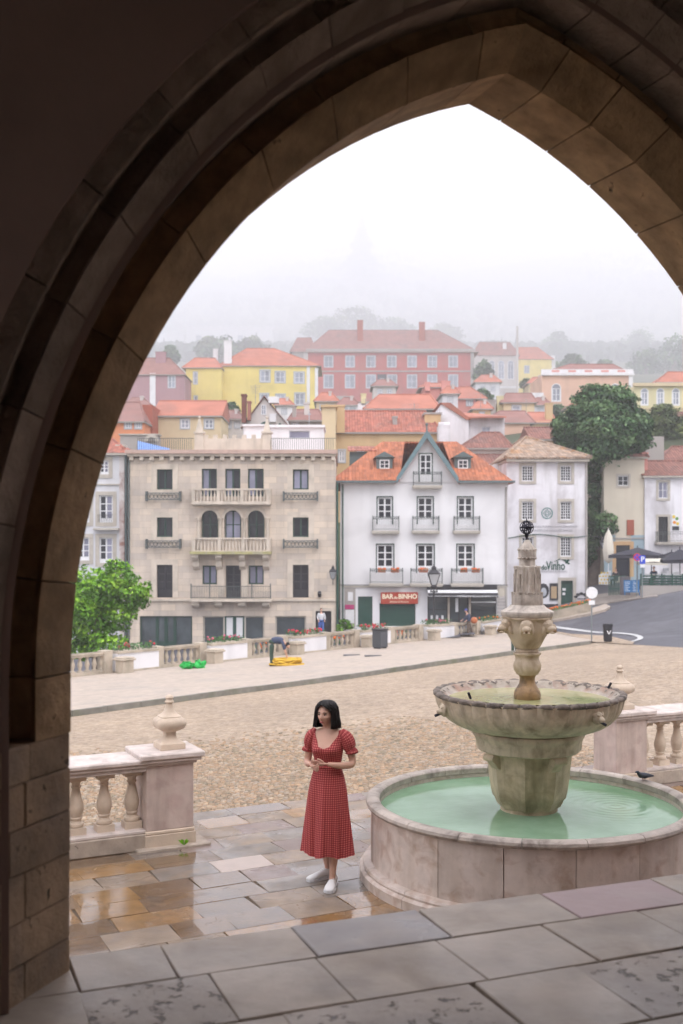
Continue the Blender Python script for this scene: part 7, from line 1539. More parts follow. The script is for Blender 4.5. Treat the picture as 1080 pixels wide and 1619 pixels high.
# planter wall with rust coloured hedge by the museum
A_, B_ = at(860, 985), at(965, 962); n = 14; hw = thing('planter_wall', 'low curved stone planter wall with orange flowers in front of the museum door', 'planter', (A_.x, A_.y, A_.z))
PW = [at(862, 986), at(890, 981), at(918, 975), at(940, 970)]; 
for p, q in zip(PW, PW[1:]):
    m = MB(); dn = Vector((0.1, .9)); hh = .62; m.hexa([(p.x, p.y + .9, p.z - .1), (q.x, q.y + .9, q.z - .1), (q.x, q.y + 1.5, q.z - .1), (p.x, p.y + 1.5, p.z - .1)], [(p.x, p.y + .9, p.z + hh), (q.x, q.y + .9, q.z + hh), (q.x, q.y + 1.5, q.z + hh), (p.x, p.y + 1.5, p.z + hh)]); m.build('wall_section', m_balf, hw)
g = MB(); f = MB()
for i in range(420):
    k = random.randrange(3); p, q = PW[k], PW[k + 1]; w = p.lerp(q, random.random()); P = Vector((w.x, w.y + random.uniform(.95, 1.45), w.z + .62 + random.uniform(0, .16))); a = Vector((random.gauss(0, 1), random.gauss(0, 1), random.gauss(0, 1))).normalized() * .07
    if i % 4: g.quad(P - a, P + Vector((a.y, a.z, a.x)) * .8, P + a, P - Vector((a.y, a.z, a.x)) * .8)
    else: f.ball(P + Vector((0, 0, .05)), .05, 5, 3)
g.build('foliage', m_leaf[2], hw); f.build('flowers', m_flo, hw)
# cafe terrace: grey wall, green fence, parasols
Yc = 71; fen = thing('cafe_fence', 'dark green slatted fence on a low grey wall round the café terrace', 'fence', (PX(1040, Yc), Yc, PZ(936, Yc)))
X0, X1 = PX(1014, Yc), PX(1130, Yc); zb, zt = PZ(937, Yc), PZ(926, Yc); m = MB(); m.box(X0, X1, Yc, Yc + .25, zb - 1, zt); m.build('low_wall', m_greyst, fen)
for k in range(4): z = zt + .06 + .17 * k; m = MB(); m.box(X0, X1, Yc + .08, Yc + .12, z, z + .10); m.build('slat', m_dkgreen, fen)
for k in range(8): x = X0 + (X1 - X0) * k / 7; m = MB(); m.box(x - .04, x + .04, Yc + .06, Yc + .14, zt, zt + .78); m.build('post', m_dkgreen, fen)
Yc = 74; f2 = thing('cafe_fence', 'dark green railing panel left of the blue menu board', 'fence', (PX(975, Yc), Yc, PZ(932, Yc))); X0, X1 = PX(963, Yc), PX(990, Yc); zb = PZ(934, Yc)
for k in range(12): x = X0 + (X1 - X0) * k / 11; m = MB(); m.box(x - .025, x + .025, Yc, Yc + .05, zb - .3, zb + .95); m.build('bar', m_dkgreen, f2)
for z in (zb + .1, zb + .95): m = MB(); m.box(X0, X1, Yc - .01, Yc + .06, z, z + .06); m.build('rail', m_dkgreen, f2)
def parasol(px, pyt, pye, Y, hwpx, mat, label, rot=.5, closed=False, pyb=935):
    X = PX(px, Y); zg_ = PZ(pyb, Y); zt_, ze_ = PZ(pyt, Y), PZ(pye, Y); t = thing('parasol', label, 'parasol', (X, Y, zg_), 0, 'café parasols'); m = MB(); m.tube([(X, Y, zg_), (X, Y, zt_ + .15)], .035, 8); m.build('pole', m_frame_w if closed else m_black, t)
    R1 = hwpx / F * Y
    if closed: m = MB(); m.lathe([(.10, ze_), (.30, ze_ + .25), (.36, ze_ + (zt_ - ze_) * .4), (.26, ze_ + (zt_ - ze_) * .8), (.05, zt_)], 16, c=(X, Y, 0), mod=lambda a, r, z: r * (1 + .12 * math.cos(6 * a))); m.build('folded_canopy', mat, t, smooth=60); m = MB(); m.lathe([(.3, 0), (.3, .08)], 12, c=(X, Y, zg_)); m.build('base', m_greyst, t); return
    Q = [(X + R1 * 1.15 * math.cos(rot + math.pi / 2 * k), Y + R1 * 1.15 * math.sin(rot + math.pi / 2 * k), ze_) for k in range(4)]
    for k in range(4):
        m = MB(); a, c = Q[k], Q[(k + 1) % 4]; mid = tuple((Vector(a) + Vector(c)) / 2 - Vector((0, 0, -.06))); m.hexa([a, mid, c, (X, Y, zt_)], [(a[0], a[1], a[2] + .02), (mid[0], mid[1], mid[2] + .02), (c[0], c[1], c[2] + .02), (X, Y, zt_ + .02)]); cn = m.build('canopy_panel', mat, t)
        m = MB(); m.hexa([a, c, (c[0], c[1], c[2] - .18), (a[0], a[1], a[2] - .18)], [(a[0], a[1] + .01, a[2]), (c[0], c[1] + .01, c[2]), (c[0], c[1] + .01, c[2] - .18), (a[0], a[1] + .01, a[2] - .18)]); m.build('valance', mat, cn)
    m = MB()
    for k in range(4): m.tube([(X, Y, zt_ - .05), (Q[k][0], Q[k][1], Q[k][2] - .01)], .015, 4)
    m.build('rib', m_black, t); m = MB(); m.box(X - .3, X + .3, Y - .3, Y + .3, zg_, zg_ + .1); m.build('base', m_greyst, t)
m_par = plain('charcoal_canvas', (.035, .035, .048), .9, var=.2); m_parw = plain('cream_canvas', (.62, .58, .50), .9)
parasol(1008, 866, 878, 76, 47, m_par, 'large open charcoal parasol behind the round no-stopping sign', .35); parasol(1075, 868, 886, 74, 34, m_par, 'open charcoal parasol at the right edge of the café terrace', .6, pyb=932)
parasol(1062, 872, 886, 81, 34, m_par, 'charcoal parasol farther back against the white shop house', .2); parasol(1030, 876, 889, 80, 26, m_parw, 'cream parasol under the charcoal ones at the café', .7)
parasol(962, 838, 890, 79, 6, m_parw, 'tall folded cream parasol in front of the big tree', closed=True, pyb=925)
# blue menu board
Yb = 69.5; X = PX(1000, Yb); zb = at(1000, 941).z; zb = PZ(941, Yb); t = thing('menu_board', 'blue folding menu board with white lines of writing by the café fence', 'signboard', (X, Yb, zb)); m_bb = plain('board_blue', (.01, .12, .30))
for s_, lb in ((-.28, 'board_panel'), (.22, 'board_panel')):
    m = MB(); m.box(X + s_ - .26 + .0, X + s_ + .22, Yb, Yb + .04, zb + .18, zb + .95); pnl = m.build(lb, m_bb, t)
    for k in range(6): m = MB(); m.box(X + s_ - .2, X + s_ - .2 + random.uniform(.15, .34), Yb - .008, Yb - .001, zb + .82 - k * .11, zb + .845 - k * .11); m.build('written_line', m_frame_w, pnl)
for s_ in (-.5, .42): m = MB(); m.box(X + s_, X + s_ + .05, Yb, Yb + .04, zb, zb + .18); m.build('leg', m_bb, t)
X = PX(990, 71); m = MB(); m.box(X - .28, X + .28, 71, 71.5, PZ(941, 71), PZ(912, 71)); tagt(m.build('utility_cabinet', plain('cabinet_grey', (.10, .09, .10))), 'dark grey utility cabinet left of the blue menu board', 'cabinet')
# yellow spotted counter
Yk = 77; X0, X1, zb, zt = PX(947, Yk), PX(966, Yk), PZ(924, Yk), PZ(902, Yk); t = thing('spotted_screen', 'cream screen with yellow spots at the café entrance', 'screen', (X0, Yk, zb)); m = MB(); m.hexa([(X0, Yk, zb), (X1, Yk, zb), (X1, Yk, zt), (X0, Yk, zt - .3)], [(X0, Yk + .08, zb), (X1, Yk + .08, zb), (X1, Yk + .08, zt), (X0, Yk + .08, zt - .3)]); m.build('panel', m_frame_w, t)
m_yd = plain('yellow_dot', (.7, .5, .03)); m = MB()
for i in range(4):
    for j in range(4):
        x = X0 + .08 + .21 * i + .1 * (j % 2); z = zb + .1 + .24 * j
        if x < X1 - .05 and z < zt - .1: m.tube([(x, Yk - .006, z), (x, Yk, z)], .065, 10)
m.build('spots', m_yd, t)
# cafe tables and chairs seen over the fence
def cafe_set(px, Y, lb, lb2, pyb=925):
    X, z = PX(px, Y), PZ(pyb, Y); t = thing('cafe_table', lb, 'table', (X, Y, z), 0, 'café tables'); m = MB(); m.box(-.38, .38, -.38, .38, .72, .76); m.build('tabletop', m_frame_w, t, local=True, bev=.01); m = MB(); m.tube([(0, 0, 0), (0, 0, .72)], .035, 6); m.box(-.22, .22, -.22, .22, 0, .03); m.build('pedestal', m_black, t, local=True)
    c = thing('cafe_chair', lb2, 'chair', (X + .75, Y - .1, z), -.6, 'café chairs'); m = MB(); m.box(-.2, .2, -.2, .2, .44, .48); m.build('seat', m_frame_w, c, local=True); m = MB(); m.box(-.2, .2, .18, .21, .62, .90); m.build('backrest', m_frame_w, c, local=True)
    for i in (-1, 1):
        for j in (-1, 1): m = MB(); m.tube([(i * .19, j * .19, 0), (i * .18, j * .18, .44 if j < 0 else .9)], .014, 5); m.build('leg', m_frame_w, c, local=True)
cafe_set(1050, 74, 'white café table behind the fence below the lit sign', 'white café chair behind the fence below the lit sign'); cafe_set(1030, 75, 'white café table behind the fence right of the parking sign', 'white café chair behind the fence right of the parking sign'); cafe_set(1070, 73.5, 'white café table at the right end of the fence', 'white café chair at the right end of the fence', 927)
# bright sacks and hose on the promenade
v = at(302, 1058, .13)
for i, (dx, dy, r, lb) in enumerate(((-.22, 0, (.24, .2, .14), 'crumpled bright green sack lying left against the balustrade'), (.25, .15, (.30, .22, .17), 'larger crumpled green sack lying right of the other one'))):
    m = MB(); m.ball((v.x + dx, v.y + dy + .25, v.z + r[2] * .7), r, 14, 8); m.v = [(x + random.uniform(-.09, .09), y + random.uniform(-.08, .08), max(v.z, z + random.uniform(-.10, .10))) for x, y, z in m.v]; tagt(m.build('green_sack', plain('green_plastic', (.02, .45, .08), .4) if i == 0 else bpy.data.materials['green_plastic'], smooth=80), lb, 'sack')
v = at(458, 1052, .13); m = MB(); m_hose = plain('yellow_hose', (.62, .38, .03), .6)
pts = []
for k in range(230): a = k * .42; r = .15 + .33 * abs(math.sin(k * .13)) + random.uniform(-.1, .1); pts.append((v.x - .1 + r * 1.25 * math.cos(a), v.y + r * .8 * math.sin(a), v.z + .05 + .22 * max(0, math.sin(k * .31)) * (1 if r < .6 else .3)))
m.tube(pts, .035, 5); m.tube([(v.x + .8, v.y - .3, v.z + .04), (v.x + 1.4, v.y - .1, v.z + .04), (v.x + 2.2, v.y - .25, v.z + .04)], .03, 5); tagt(m.build('hose', m_hose, smooth=60), 'tangled heap of yellow hose on the promenade beside the bending worker', 'hose')
for i, (px, py, lb) in enumerate(((590, 1037, 'dark iron drain cover on the promenade below the litter bin, right one'), (556, 1036, 'dark iron drain cover on the promenade, left of the other one'))):
    v = at(px, py, .13); t = thing('drain_cover', lb, 'drain cover', (v.x, v.y, v.z)); m = MB(); m.box(-.38, .38, -.3, .3, 0, .012); m.build('plate', plain('cast_iron', (.06, .06, .065)) if i == 0 else bpy.data.materials['cast_iron'], t, local=True)
# metal gate at the end of the balustrade
p = up(0, 816); t = thing('iron_gate', 'grey iron barrier of upright bars at the end of the promenade balustrade', 'barrier', (p.x, p.y, gz(p))); q = up(0, 828)
for k in range(9): w = p.lerp(q, k / 8); m = MB(); m.box(w.x - .015, w.x + .015, w.y - .015, w.y + .015, gz(w), gz(w) + 1.1); m.build('bar', m_ironwork, t)
m = MB(); seg_box(m, p, q, .02, gz(p) + 1.08, gz(p) + 1.12, gz(q) + 1.08, gz(q) + 1.12); m.build('rail', m_ironwork, t)

# television aerials on the roofs
for i, (px, py, Y, hpx, lb) in enumerate(((578, 652, 101, 22, 'thin television aerial on the long ochre house'), (655, 655, 101, 18, 'thin television aerial near the right end of the long ochre house'), (760, 640, 104, 20, 'thin television aerial above the white house with the bright red roof'), (404, 632, 99, 24, 'thin television aerial beside the rusty flues'), (832, 650, 110, 20, 'thin television aerial left of the big tree behind the museum'))):
    X, z0, z1 = PX(px, Y), PZ(py + 6, Y), PZ(py - hpx, Y); m = MB(); m.tube([(X, Y, z0), (X, Y, z1)], .03, 5)
    for k in range(5): w = .5 - .06 * k; z = z1 - .12 - .16 * k; m.tube([(X - w, Y, z), (X + w, Y, z)], .015, 4)
    tagt(m.build('aerial', m_greyst), lb, 'aerial', 'television aerials on the roofs')
# ------------------------------------------------------------------ people
def skinned(verts, edges, radii, root=0, sub=2):
    me = bpy.data.meshes.new('tmp'); me.from_pydata(verts, edges, []); o = bpy.data.objects.new('tmp', me); COL.objects.link(o)
    sk = o.modifiers.new('s', 'SKIN'); ls = me.skin_vertices[0].data
    for i, r in enumerate(radii): ls[i].radius = (r, r) if not isinstance(r, tuple) else r
    ls[root].use_root = True
    ss = o.modifiers.new('ss', 'SUBSURF'); ss.levels = sub
    dg = bpy.context.evaluated_depsgraph_get(); dg.update(); ev = o.evaluated_get(dg); m2 = ev.to_mesh(); V = [tuple(v.co) for v in m2.vertices]; Fc = [tuple(p.vertices) for p in m2.polygons]; ev.to_mesh_clear()
    bpy.data.objects.remove(o); bpy.data.meshes.remove(me); return V, Fc
def limb(m, pts, rs, sub=2):
    """one continuous tapering limb"""
    V, Fc = skinned(pts, [(i, i + 1) for i in range(len(pts) - 1)], rs, 0, sub); m.add(V, Fc)
def remesh(mb, vox, name='tmp', smooth_it=2):
    me = bpy.data.meshes.new(name); me.from_pydata(mb.v, [], mb.f); o = bpy.data.objects.new(name, me); COL.objects.link(o)
    md = o.modifiers.new('r', 'REMESH'); md.mode = 'VOXEL'; md.voxel_size = vox; md.use_smooth_shade = True
    sm = o.modifiers.new('sm', 'SMOOTH'); sm.iterations = smooth_it; sm.factor = .5
    dg = bpy.context.evaluated_depsgraph_get(); dg.update(); m2 = bpy.data.meshes.new_from_object(o.evaluated_get(dg)); bpy.data.objects.remove(o); bpy.data.meshes.remove(me); return m2
def lerp(a, b, t): return a + (b - a) * t
def interp(tab, z):
    if z <= tab[0][0]: return tab[0][1:]
    for p, q in zip(tab, tab[1:]):
        if z <= q[0]: t = (z - p[0]) / (q[0] - p[0]); t = t * t * (3 - 2 * t) if False else t; return tuple(lerp(a, b, t) for a, b in zip(p[1:], q[1:]))
    return tab[-1][1:]
def head_grid(c, s, th, tilt=0):
    """head with brow, sockets, nose, lips and chin; faces -Y before turning by th"""
    m = MB(); NA, NE = 56, 44; R = Matrix.Rotation(th, 4, 'Z') @ Matrix.Rotation(tilt, 4, 'X'); g = lambda x, z, x0, z0, sx, sz: math.exp(-((x - x0) / sx) ** 2 - ((z - z0) / sz) ** 2)
    rows = []
    for i in range(NE + 1):
        e = -math.pi / 2 + math.pi * i / NE; ring = []
        for j in range(NA):
            a = 2 * math.pi * j / NA; ce = max(math.cos(e), .02); x, y, z = .071 * ce * math.sin(a), -.088 * ce * math.cos(a), .112 * math.sin(e)
            if z < -.015: t = min(1, (-.015 - z) / .097); x *= 1 - .38 * t; y = y * (1 - .15 * t) if y < 0 else y * (1 - .75 * t)
            if y > 0: y *= 1.08
            if y < 0:
                f = 0; f -= .011 * (g(x, z, .030, .006, .017, .014) + g(x, z, -.030, .006, .017, .014)); f += .004 * (g(x, z, .03, .028, .022, .008) + g(x, z, -.03, .028, .022, .008))
                f += .022 * g(x, z, 0, -.026, .0105, .013) + .013 * g(x, z, 0, -.008, .008, .018); f += .008 * g(x, z, 0, -.057, .021, .009); f -= .004 * g(x, z, 0, -.0575, .024, .0025); f += .008 * g(x, z, 0, -.092, .020, .013); f -= .004 * g(x, z, 0, -.074, .018, .006)
                f += .005 * (g(x, z, .045, -.022, .02, .02) + g(x, z, -.045, -.022, .02, .02)); y -= f
            ring.append(tuple(Vector(c) + s * (R @ Vector((x, y, z)))))
        rows.append(ring)
    m.rings(rows); P = lambda x, y, z: tuple(Vector(c) + s * (R @ Vector((x, y, z)))); return m, P
def finger(m, base, d, up_, L, r, curl):
    d = Vector(d).normalized(); up_ = Vector(up_).normalized(); p = Vector(base); pts = [tuple(p - d * .012)]; rs = [r]
    for k, f in enumerate((.45, .30, .25)):
        pts.append(tuple(p)) if k == 0 else None; ang = curl * (k + .5); dd = (d * math.cos(ang) - up_ * math.sin(ang)).normalized(); p = p + dd * L * f; pts.append(tuple(p)); rs.append(r * (1 - .08 * k))
    rs.append(r * .72); limb(m, pts, rs[:len(pts)], 1)
def hand(m, wrist, d, palm_n, side, k=1.0, curl=.5):
    """palm and five fingers; d points along the hand, palm_n out of the palm, side toward the thumb"""
    d = Vector(d).normalized(); n = Vector(palm_n).normalized(); s = Vector(side).normalized(); w = Vector(wrist)
    limb(m, [tuple(w - d * .01), tuple(w + d * .035 * k), tuple(w + d * .075 * k)], [(.019, .014), (.026, .014), (.030, .013)], 1)
    for off in (-.018, 0, .018): limb(m, [tuple(w + d * .01), tuple(w + d * .04 * k + s * off * k), tuple(w + d * .078 * k + s * off * k)], [.012, .0125, .010], 1)
    for i, (o, L) in enumerate(((.027, .066), (.009, .074), (-.009, .069), (-.026, .054))): finger(m, w + d * .080 * k + s * o * k, d + s * o * 2.2, -n, L * k, .0082 * k, curl)
    b = w + d * .025 * k + s * .026 * k; finger(m, b, d * .75 + s * .75 + n * .15, -n, .062 * k, .0095 * k, curl * .5)
# ---- the woman
WX, WY = -0.125, 10.15; WT = R_(-18)
wo_ = thing('person', 'woman in a red gingham midi dress and white sneakers standing with hands clasped', 'person', (WX, WY, 0), WT)
BT = [(0.84, .150, .105, .0, .01), (0.95, .158, .112, 0, .01), (1.06, .118, .088, 0, 0), (1.10, .112, .084, 0, 0), (1.16, .122, .092, 0, -.005), (1.225, .136, .115, 0, -.012), (1.26, .138, .116, 0, -.012), (1.31, .142, .098, 0, -.002), (1.36, .155, .078, 0, .008), (1.395, .150, .062, 0, .015), (1.415, .115, .05, 0, .018), (1.432, .060, .045, 0, .018), (1.46, .046, .046, -.0, .012), (1.50, .043, .044, 0, 0.004), (1.56, .043, .044, 0, .0)]
def bodyr(z, a, off=0.0):
    rx, ry, cx, cy = interp(BT, z); x = cx + (rx + off) * math.sin(a); y = cy - (ry + off) * math.cos(a)
    bust = .032 * math.exp(-((z - 1.245) / .042) ** 2) * (math.exp(-((a - .55) / .38) ** 2) + math.exp(-((a + .55) / .38) ** 2) + (math.exp(-((a - 2 * math.pi + .55) / .38) ** 2)))
    return Vector((x * (1 + bust * 1.2), y - bust, z))
m = MB()
m.rings([[tuple(bodyr(z, 2 * math.pi * j / 40)) for j in range(40)] for z in np.linspace(.84, 1.56, 40)])
hc = (0.0 - .012, -.014, 1.560); HTH = R_(-12)
hm, HP_ = head_grid(hc, 1.03, HTH, R_(0)); m.add(hm.v, hm.f)
for s_ in (-1, 1): q = MB(); q.ball((0, 0, 0), (.008, .016, .028), 10, 8); m.add([HP_(s_ * .070 + v[0], .010 + v[1], -.005 + v[2]) for v in q.v], q.f)
# her left arm is at the viewer's right
limb(m, [(.148, .012, 1.375), (.178, .015, 1.345), (.205, .03, 1.24), (.232, .035, 1.125), (.228, .005, 1.10), (.150, -.085, 1.108), (.078, -.155, 1.128), (.045, -.175, 1.135)], [.050, .046, .040, .037, .036, .034, .024, .020])
limb(m, [(-.148, .012, 1.375), (-.175, .015, 1.345), (-.190, .02, 1.24), (-.205, .02, 1.125), (-.203, -.005, 1.10), (-.165, -.085, 1.105), (-.125, -.150, 1.118), (-.108, -.170, 1.122)], [.050, .046, .040, .037, .035, .032, .023, .019])
hand(m, (.040, -.178, 1.136), (-.95, -.22, .05), (0, .6, -.8), (0, -.45, .9), 1.0, .45)
hand(m, (-.106, -.172, 1.120), (.55, -.55, -.22), (.3, .6, .7), (-.3, -.2, .95), .95, .75)
for s_, (ax, ay), (kx, ky) in ((1, (.080, -.115), (.090, -.06)), (-1, (-.050, .14), (-.075, .06))):
    limb(m, [(s_ * .075, .01, .90), (s_ * .082, .0, .80), ((s_ * .08 + kx) / 2, ky / 2, .64), (kx, ky, .46), ((kx + ax) / 2, (ky + ay) / 2 + .012, .33), (lerp(kx, ax, .8), lerp(ky, ay, .8), .17), (ax, ay + .005, .085), (ax - .004, ay - .02, .05)], [.085, .082, .07, .052, .053, .036, .030, .030])
bm_ = remesh(m, .0048, 'body', 2); bm_.materials.clear(); bm_.materials.append(m_skin); bo = link('body', bm_, wo_)
# face details
def patchball(x, y, z, r, mat, nm): q = MB(); q.ball((0, 0, 0), r, 12, 8); o = MB(); o.add([HP_(x + v[0], y + v[1], z + v[2]) for v in q.v], q.f); return o.build(nm, mat, wo_, local=True, smooth=80)
for s_ in (-1, 1):
    patchball(s_ * .030, -.0705, .005, (.0120, .006, .0050), m_eye, 'eye'); patchball(s_ * .030 - .002, -.0752, .005, (.0070, .0035, .0058), m_iris, 'iris')
    o = MB(); o.tube([HP_(s_ * .015, -.0835, .0245), HP_(s_ * .028, -.082, .029), HP_(s_ * .045, -.070, .024)], [.0034, .0040, .0018], 6); o.build('eyebrow', m_hair, wo_, local=True, smooth=60)
    o = MB(); o.tube([HP_(s_ * .0165, -.0765, .0085), HP_(s_ * .030, -.0790, .0128), HP_(s_ * .044, -.0700, .0085)], [.0016, .0034, .0020], 5); o.build('eyelash', m_hair, wo_, local=True, smooth=60)
o = MB(); o.tube([HP_(-.023, -.0800, -.0575), HP_(-.009, -.0885, -.0545), HP_(0, -.0895, -.0555), HP_(.009, -.0885, -.0545), HP_(.023, -.0800, -.0575)], [.0012, .0042, .0036, .0042, .0012], 8); o.tube([HP_(-.021, -.0800, -.0595), HP_(0, -.0885, -.0635), HP_(.021, -.0800, -.0595)], [.0012, .0048, .0012], 8); o.build('lips', m_lip, wo_, local=True, smooth=60)
# bob haircut
def hair():
    lv = [(.130, .02), (.127, .038), (.115, .066), (.097, .085), (.074, .097), (.045, .104), (.015, .107), (-.02, .110), (-.045, .113), (-.070, .117), (-.088, .121), (-.099, .119), (-.104, .106)]
    a0t = [(-.2, 50), (-.10, 52), (-.02, 58), (.03, 56), (.055, 46), (.074, 26), (.088, 0), (.2, 0)]
    out, inn = [], []
    NJ = 60
    for z, r in lv:
        a0 = R_(interp(a0t, z)[0]) if z < .088 else 0.0; ro, ri = [], []
        for j in range(NJ + 1):
            a = a0 + (2 * math.pi - 2 * a0) * j / NJ; w = .0036 * math.sin(a * 19 + z * 14) + .002 * math.sin(a * 37) + .0015 * math.sin(a * 61) + (.005 * math.sin(a * 5 + z * 40) if z < .0 else 0)
            rx = r * .97 + w; ry = r * 1.10 + w; 
            if z < -.03: k = min(1, (-.03 - z) / .1); rx += .006 * k * math.sin(a * 3 + 1); ry *= 1 - .10 * k
            back = .012 if math.cos(a) < 0 else 0
            x = rx * math.sin(a); y = -ry * math.cos(a) + back * -math.cos(a) * 0 + (.012 if z < .03 else .008)
            zz = z - (.012 * abs(math.sin(a)) if z < -.095 else 0) - (.018 * (1 - math.cos(a)) / 2 if z < -.095 else 0)
            ro.append(HP_(x, y, zz)); ri.append(HP_(x * .84, (y - .01) * .84 + .01, zz if z > -.14 else zz + .004))
        out.append(ro); inn.append(ri)
    m = MB(); m.rings(out, closed=False, cap=False); n = len(m.v); m.rings(inn, closed=False, cap=False); K = NJ + 1; H = len(lv)
    for i in range(H - 1):
        m.f.append((i * K, (i + 1) * K, n + (i + 1) * K, n + i * K)); m.f.append((i * K + NJ, n + i * K + NJ, n + (i + 1) * K + NJ, (i + 1) * K + NJ)); m.m += [0, 0]
    for j in range(NJ): m.f.append(((H - 1) * K + j, (H - 1) * K + j + 1, n + (H - 1) * K + j + 1, n + (H - 1) * K + j)); m.m.append(0)
    m.f.append(tuple(range(K))); m.m.append(0)
    return m.build('hair', m_hair, wo_, local=True, smooth=70)
hair()
r_ = random.Random(5); o = MB()      # loose strands over the bob
for k in range(46):
    a = r_.uniform(1.05, 2 * math.pi - 1.05); ph = r_.uniform(0, 6); pts = []
    for i, (z, rr0) in enumerate(((.122, .045), (.10, .080), (.06, .101), (.015, .109), (-.03, .113), (-.07, .120), (-.10, .124), (-.118 - r_.uniform(0, .012), .122 + r_.uniform(-.004, .012)))):
        q = rr0 + .0015 + .0018 * math.sin(ph + i * 1.3); a2 = a + .03 * math.sin(ph + i); pts.append(HP_(q * .97 * math.sin(a2), -q * 1.08 * math.cos(a2) + .010, z))
    o.tube(pts, [.0012, .002, .0026, .003, .003, .003, .0024, .0006], 4)
o.build('loose_hair', m_hair, wo_, local=True, smooth=60, kind='stuff')
# dress: bodice with sweetheart neck, skirt with folds, puffed sleeves
def bodice():
    m = MB(); NJ = 96; uv = []
    topt = lambda a: (lambda d: 1.262 + .016 * math.exp(-((d - .32) / .2) ** 2) if d < .35 else lerp(1.278, 1.40, min(1, (d - .35) / .50)) if d < .85 else lerp(1.40, 1.36, min(1, (d - .85) / 2.2)))(abs((a + math.pi) % (2 * math.pi) - math.pi))
    NI = 26
    for i in range(NI + 1):
        for j in range(NJ):
            a = 2 * math.pi * j / NJ; zt = topt(a); z = lerp(1.075, zt, i / NI); p = bodyr(z, a, .010 + .0015 * math.sin(a * 17 + z * 30)); m.v.append(tuple(p)); uv.append(((a if a <= math.pi else a - 2 * math.pi) * .128, z))
    for i in range(NI):
        for j in range(NJ): q = i * NJ + j; r = i * NJ + (j + 1) % NJ; m.f.append((q, r, r + NJ, q + NJ)); m.m.append(0)
    n = len(m.v)      # inner lining, so the neckline has thickness
    for j in range(NJ): a = 2 * math.pi * j / NJ; p = bodyr(topt(a) - .012, a, -.002); m.v.append(tuple(p)); uv.append((a * .135, topt(a)))
    for j in range(NJ): q = NI * NJ + j; r = NI * NJ + (j + 1) % NJ; m.f.append((q, r, n + (j + 1) % NJ, n + j)); m.m.append(0)
    m.uv = uv; return m.build('bodice', m_ging, wo_, local=True, smooth=80)
bodice()
def skirt():
    m = MB(); NJ = 144; NI = 46; uv = []
    for i in range(NI + 1):
        t = i / NI; z = lerp(1.085, .285, t)
        for j in range(NJ):
            a = 2 * math.pi * j / NJ
            rx = lerp(.121, .232, t ** .8) + .028 * math.sin(min(1, t * 2.6) * math.pi / 2) * (1 - t) ; ry = lerp(.094, .200, t ** .85) + .028 * math.sin(min(1, t * 2.6) * math.pi / 2) * (1 - t)
            f = (t ** 1.25) * (.026 * math.sin(a * 5 + .6 + t * .8) + .014 * math.sin(a * 9 + 2) + .007 * math.sin(a * 19 + 1)) + .003 * math.sin(a * 33) * (t if t < .15 else .15)
            x = (rx + f) * math.sin(a) + .008 * t; y = -(ry + f) * math.cos(a) - .01 * t; zz = z + (t ** 3) * (.014 * math.sin(a * 5 + .6))
            m.v.append((x, y, zz)); uv.append(((a if a <= math.pi else a - 2 * math.pi) * (rx + ry) / 2, z))
    for i in range(NI):
        for j in range(NJ): q = i * NJ + j; r = i * NJ + (j + 1) % NJ; m.f.append((q, q + NJ, r + NJ, r)); m.m.append(0)
    n = len(m.v)
    for t2, rr_ in ((1, .965), (.5, .93)):
        for j in range(NJ): v = m.v[(NI if t2 == 1 else NI // 2) * NJ + j]; m.v.append((v[0] * rr_, v[1] * rr_, v[2] + .004)); uv.append(uv[NI * NJ + j])
    for j in range(NJ): q = NI * NJ + j; r = NI * NJ + (j + 1) % NJ; m.f.append((q, n + j, n + (j + 1) % NJ, r)); m.f.append((n + j, n + NJ + j, n + NJ + (j + 1) % NJ, n + (j + 1) % NJ)); m.m += [0, 0]
    m.uv = uv; return m.build('skirt', m_ging, wo_, local=True, smooth=80)
skirt()
m = MB(); NJ = 64; uv = []
for k, (z, o) in enumerate(((1.070, .011), (1.074, .017), (1.092, .0175), (1.096, .011))):
    for j in range(NJ): a = 2 * math.pi * j / NJ; m.v.append(tuple(bodyr(z, a, o))); uv.append((a * .13, z))
for k in range(3):
    for j in range(NJ): m.f.append((k * NJ + j, k * NJ + (j + 1) % NJ, (k + 1) * NJ + (j + 1) % NJ, (k + 1) * NJ + j)); m.m.append(0)
m.uv = uv; m.build('waistband', m_ging, wo_, local=True, smooth=60)
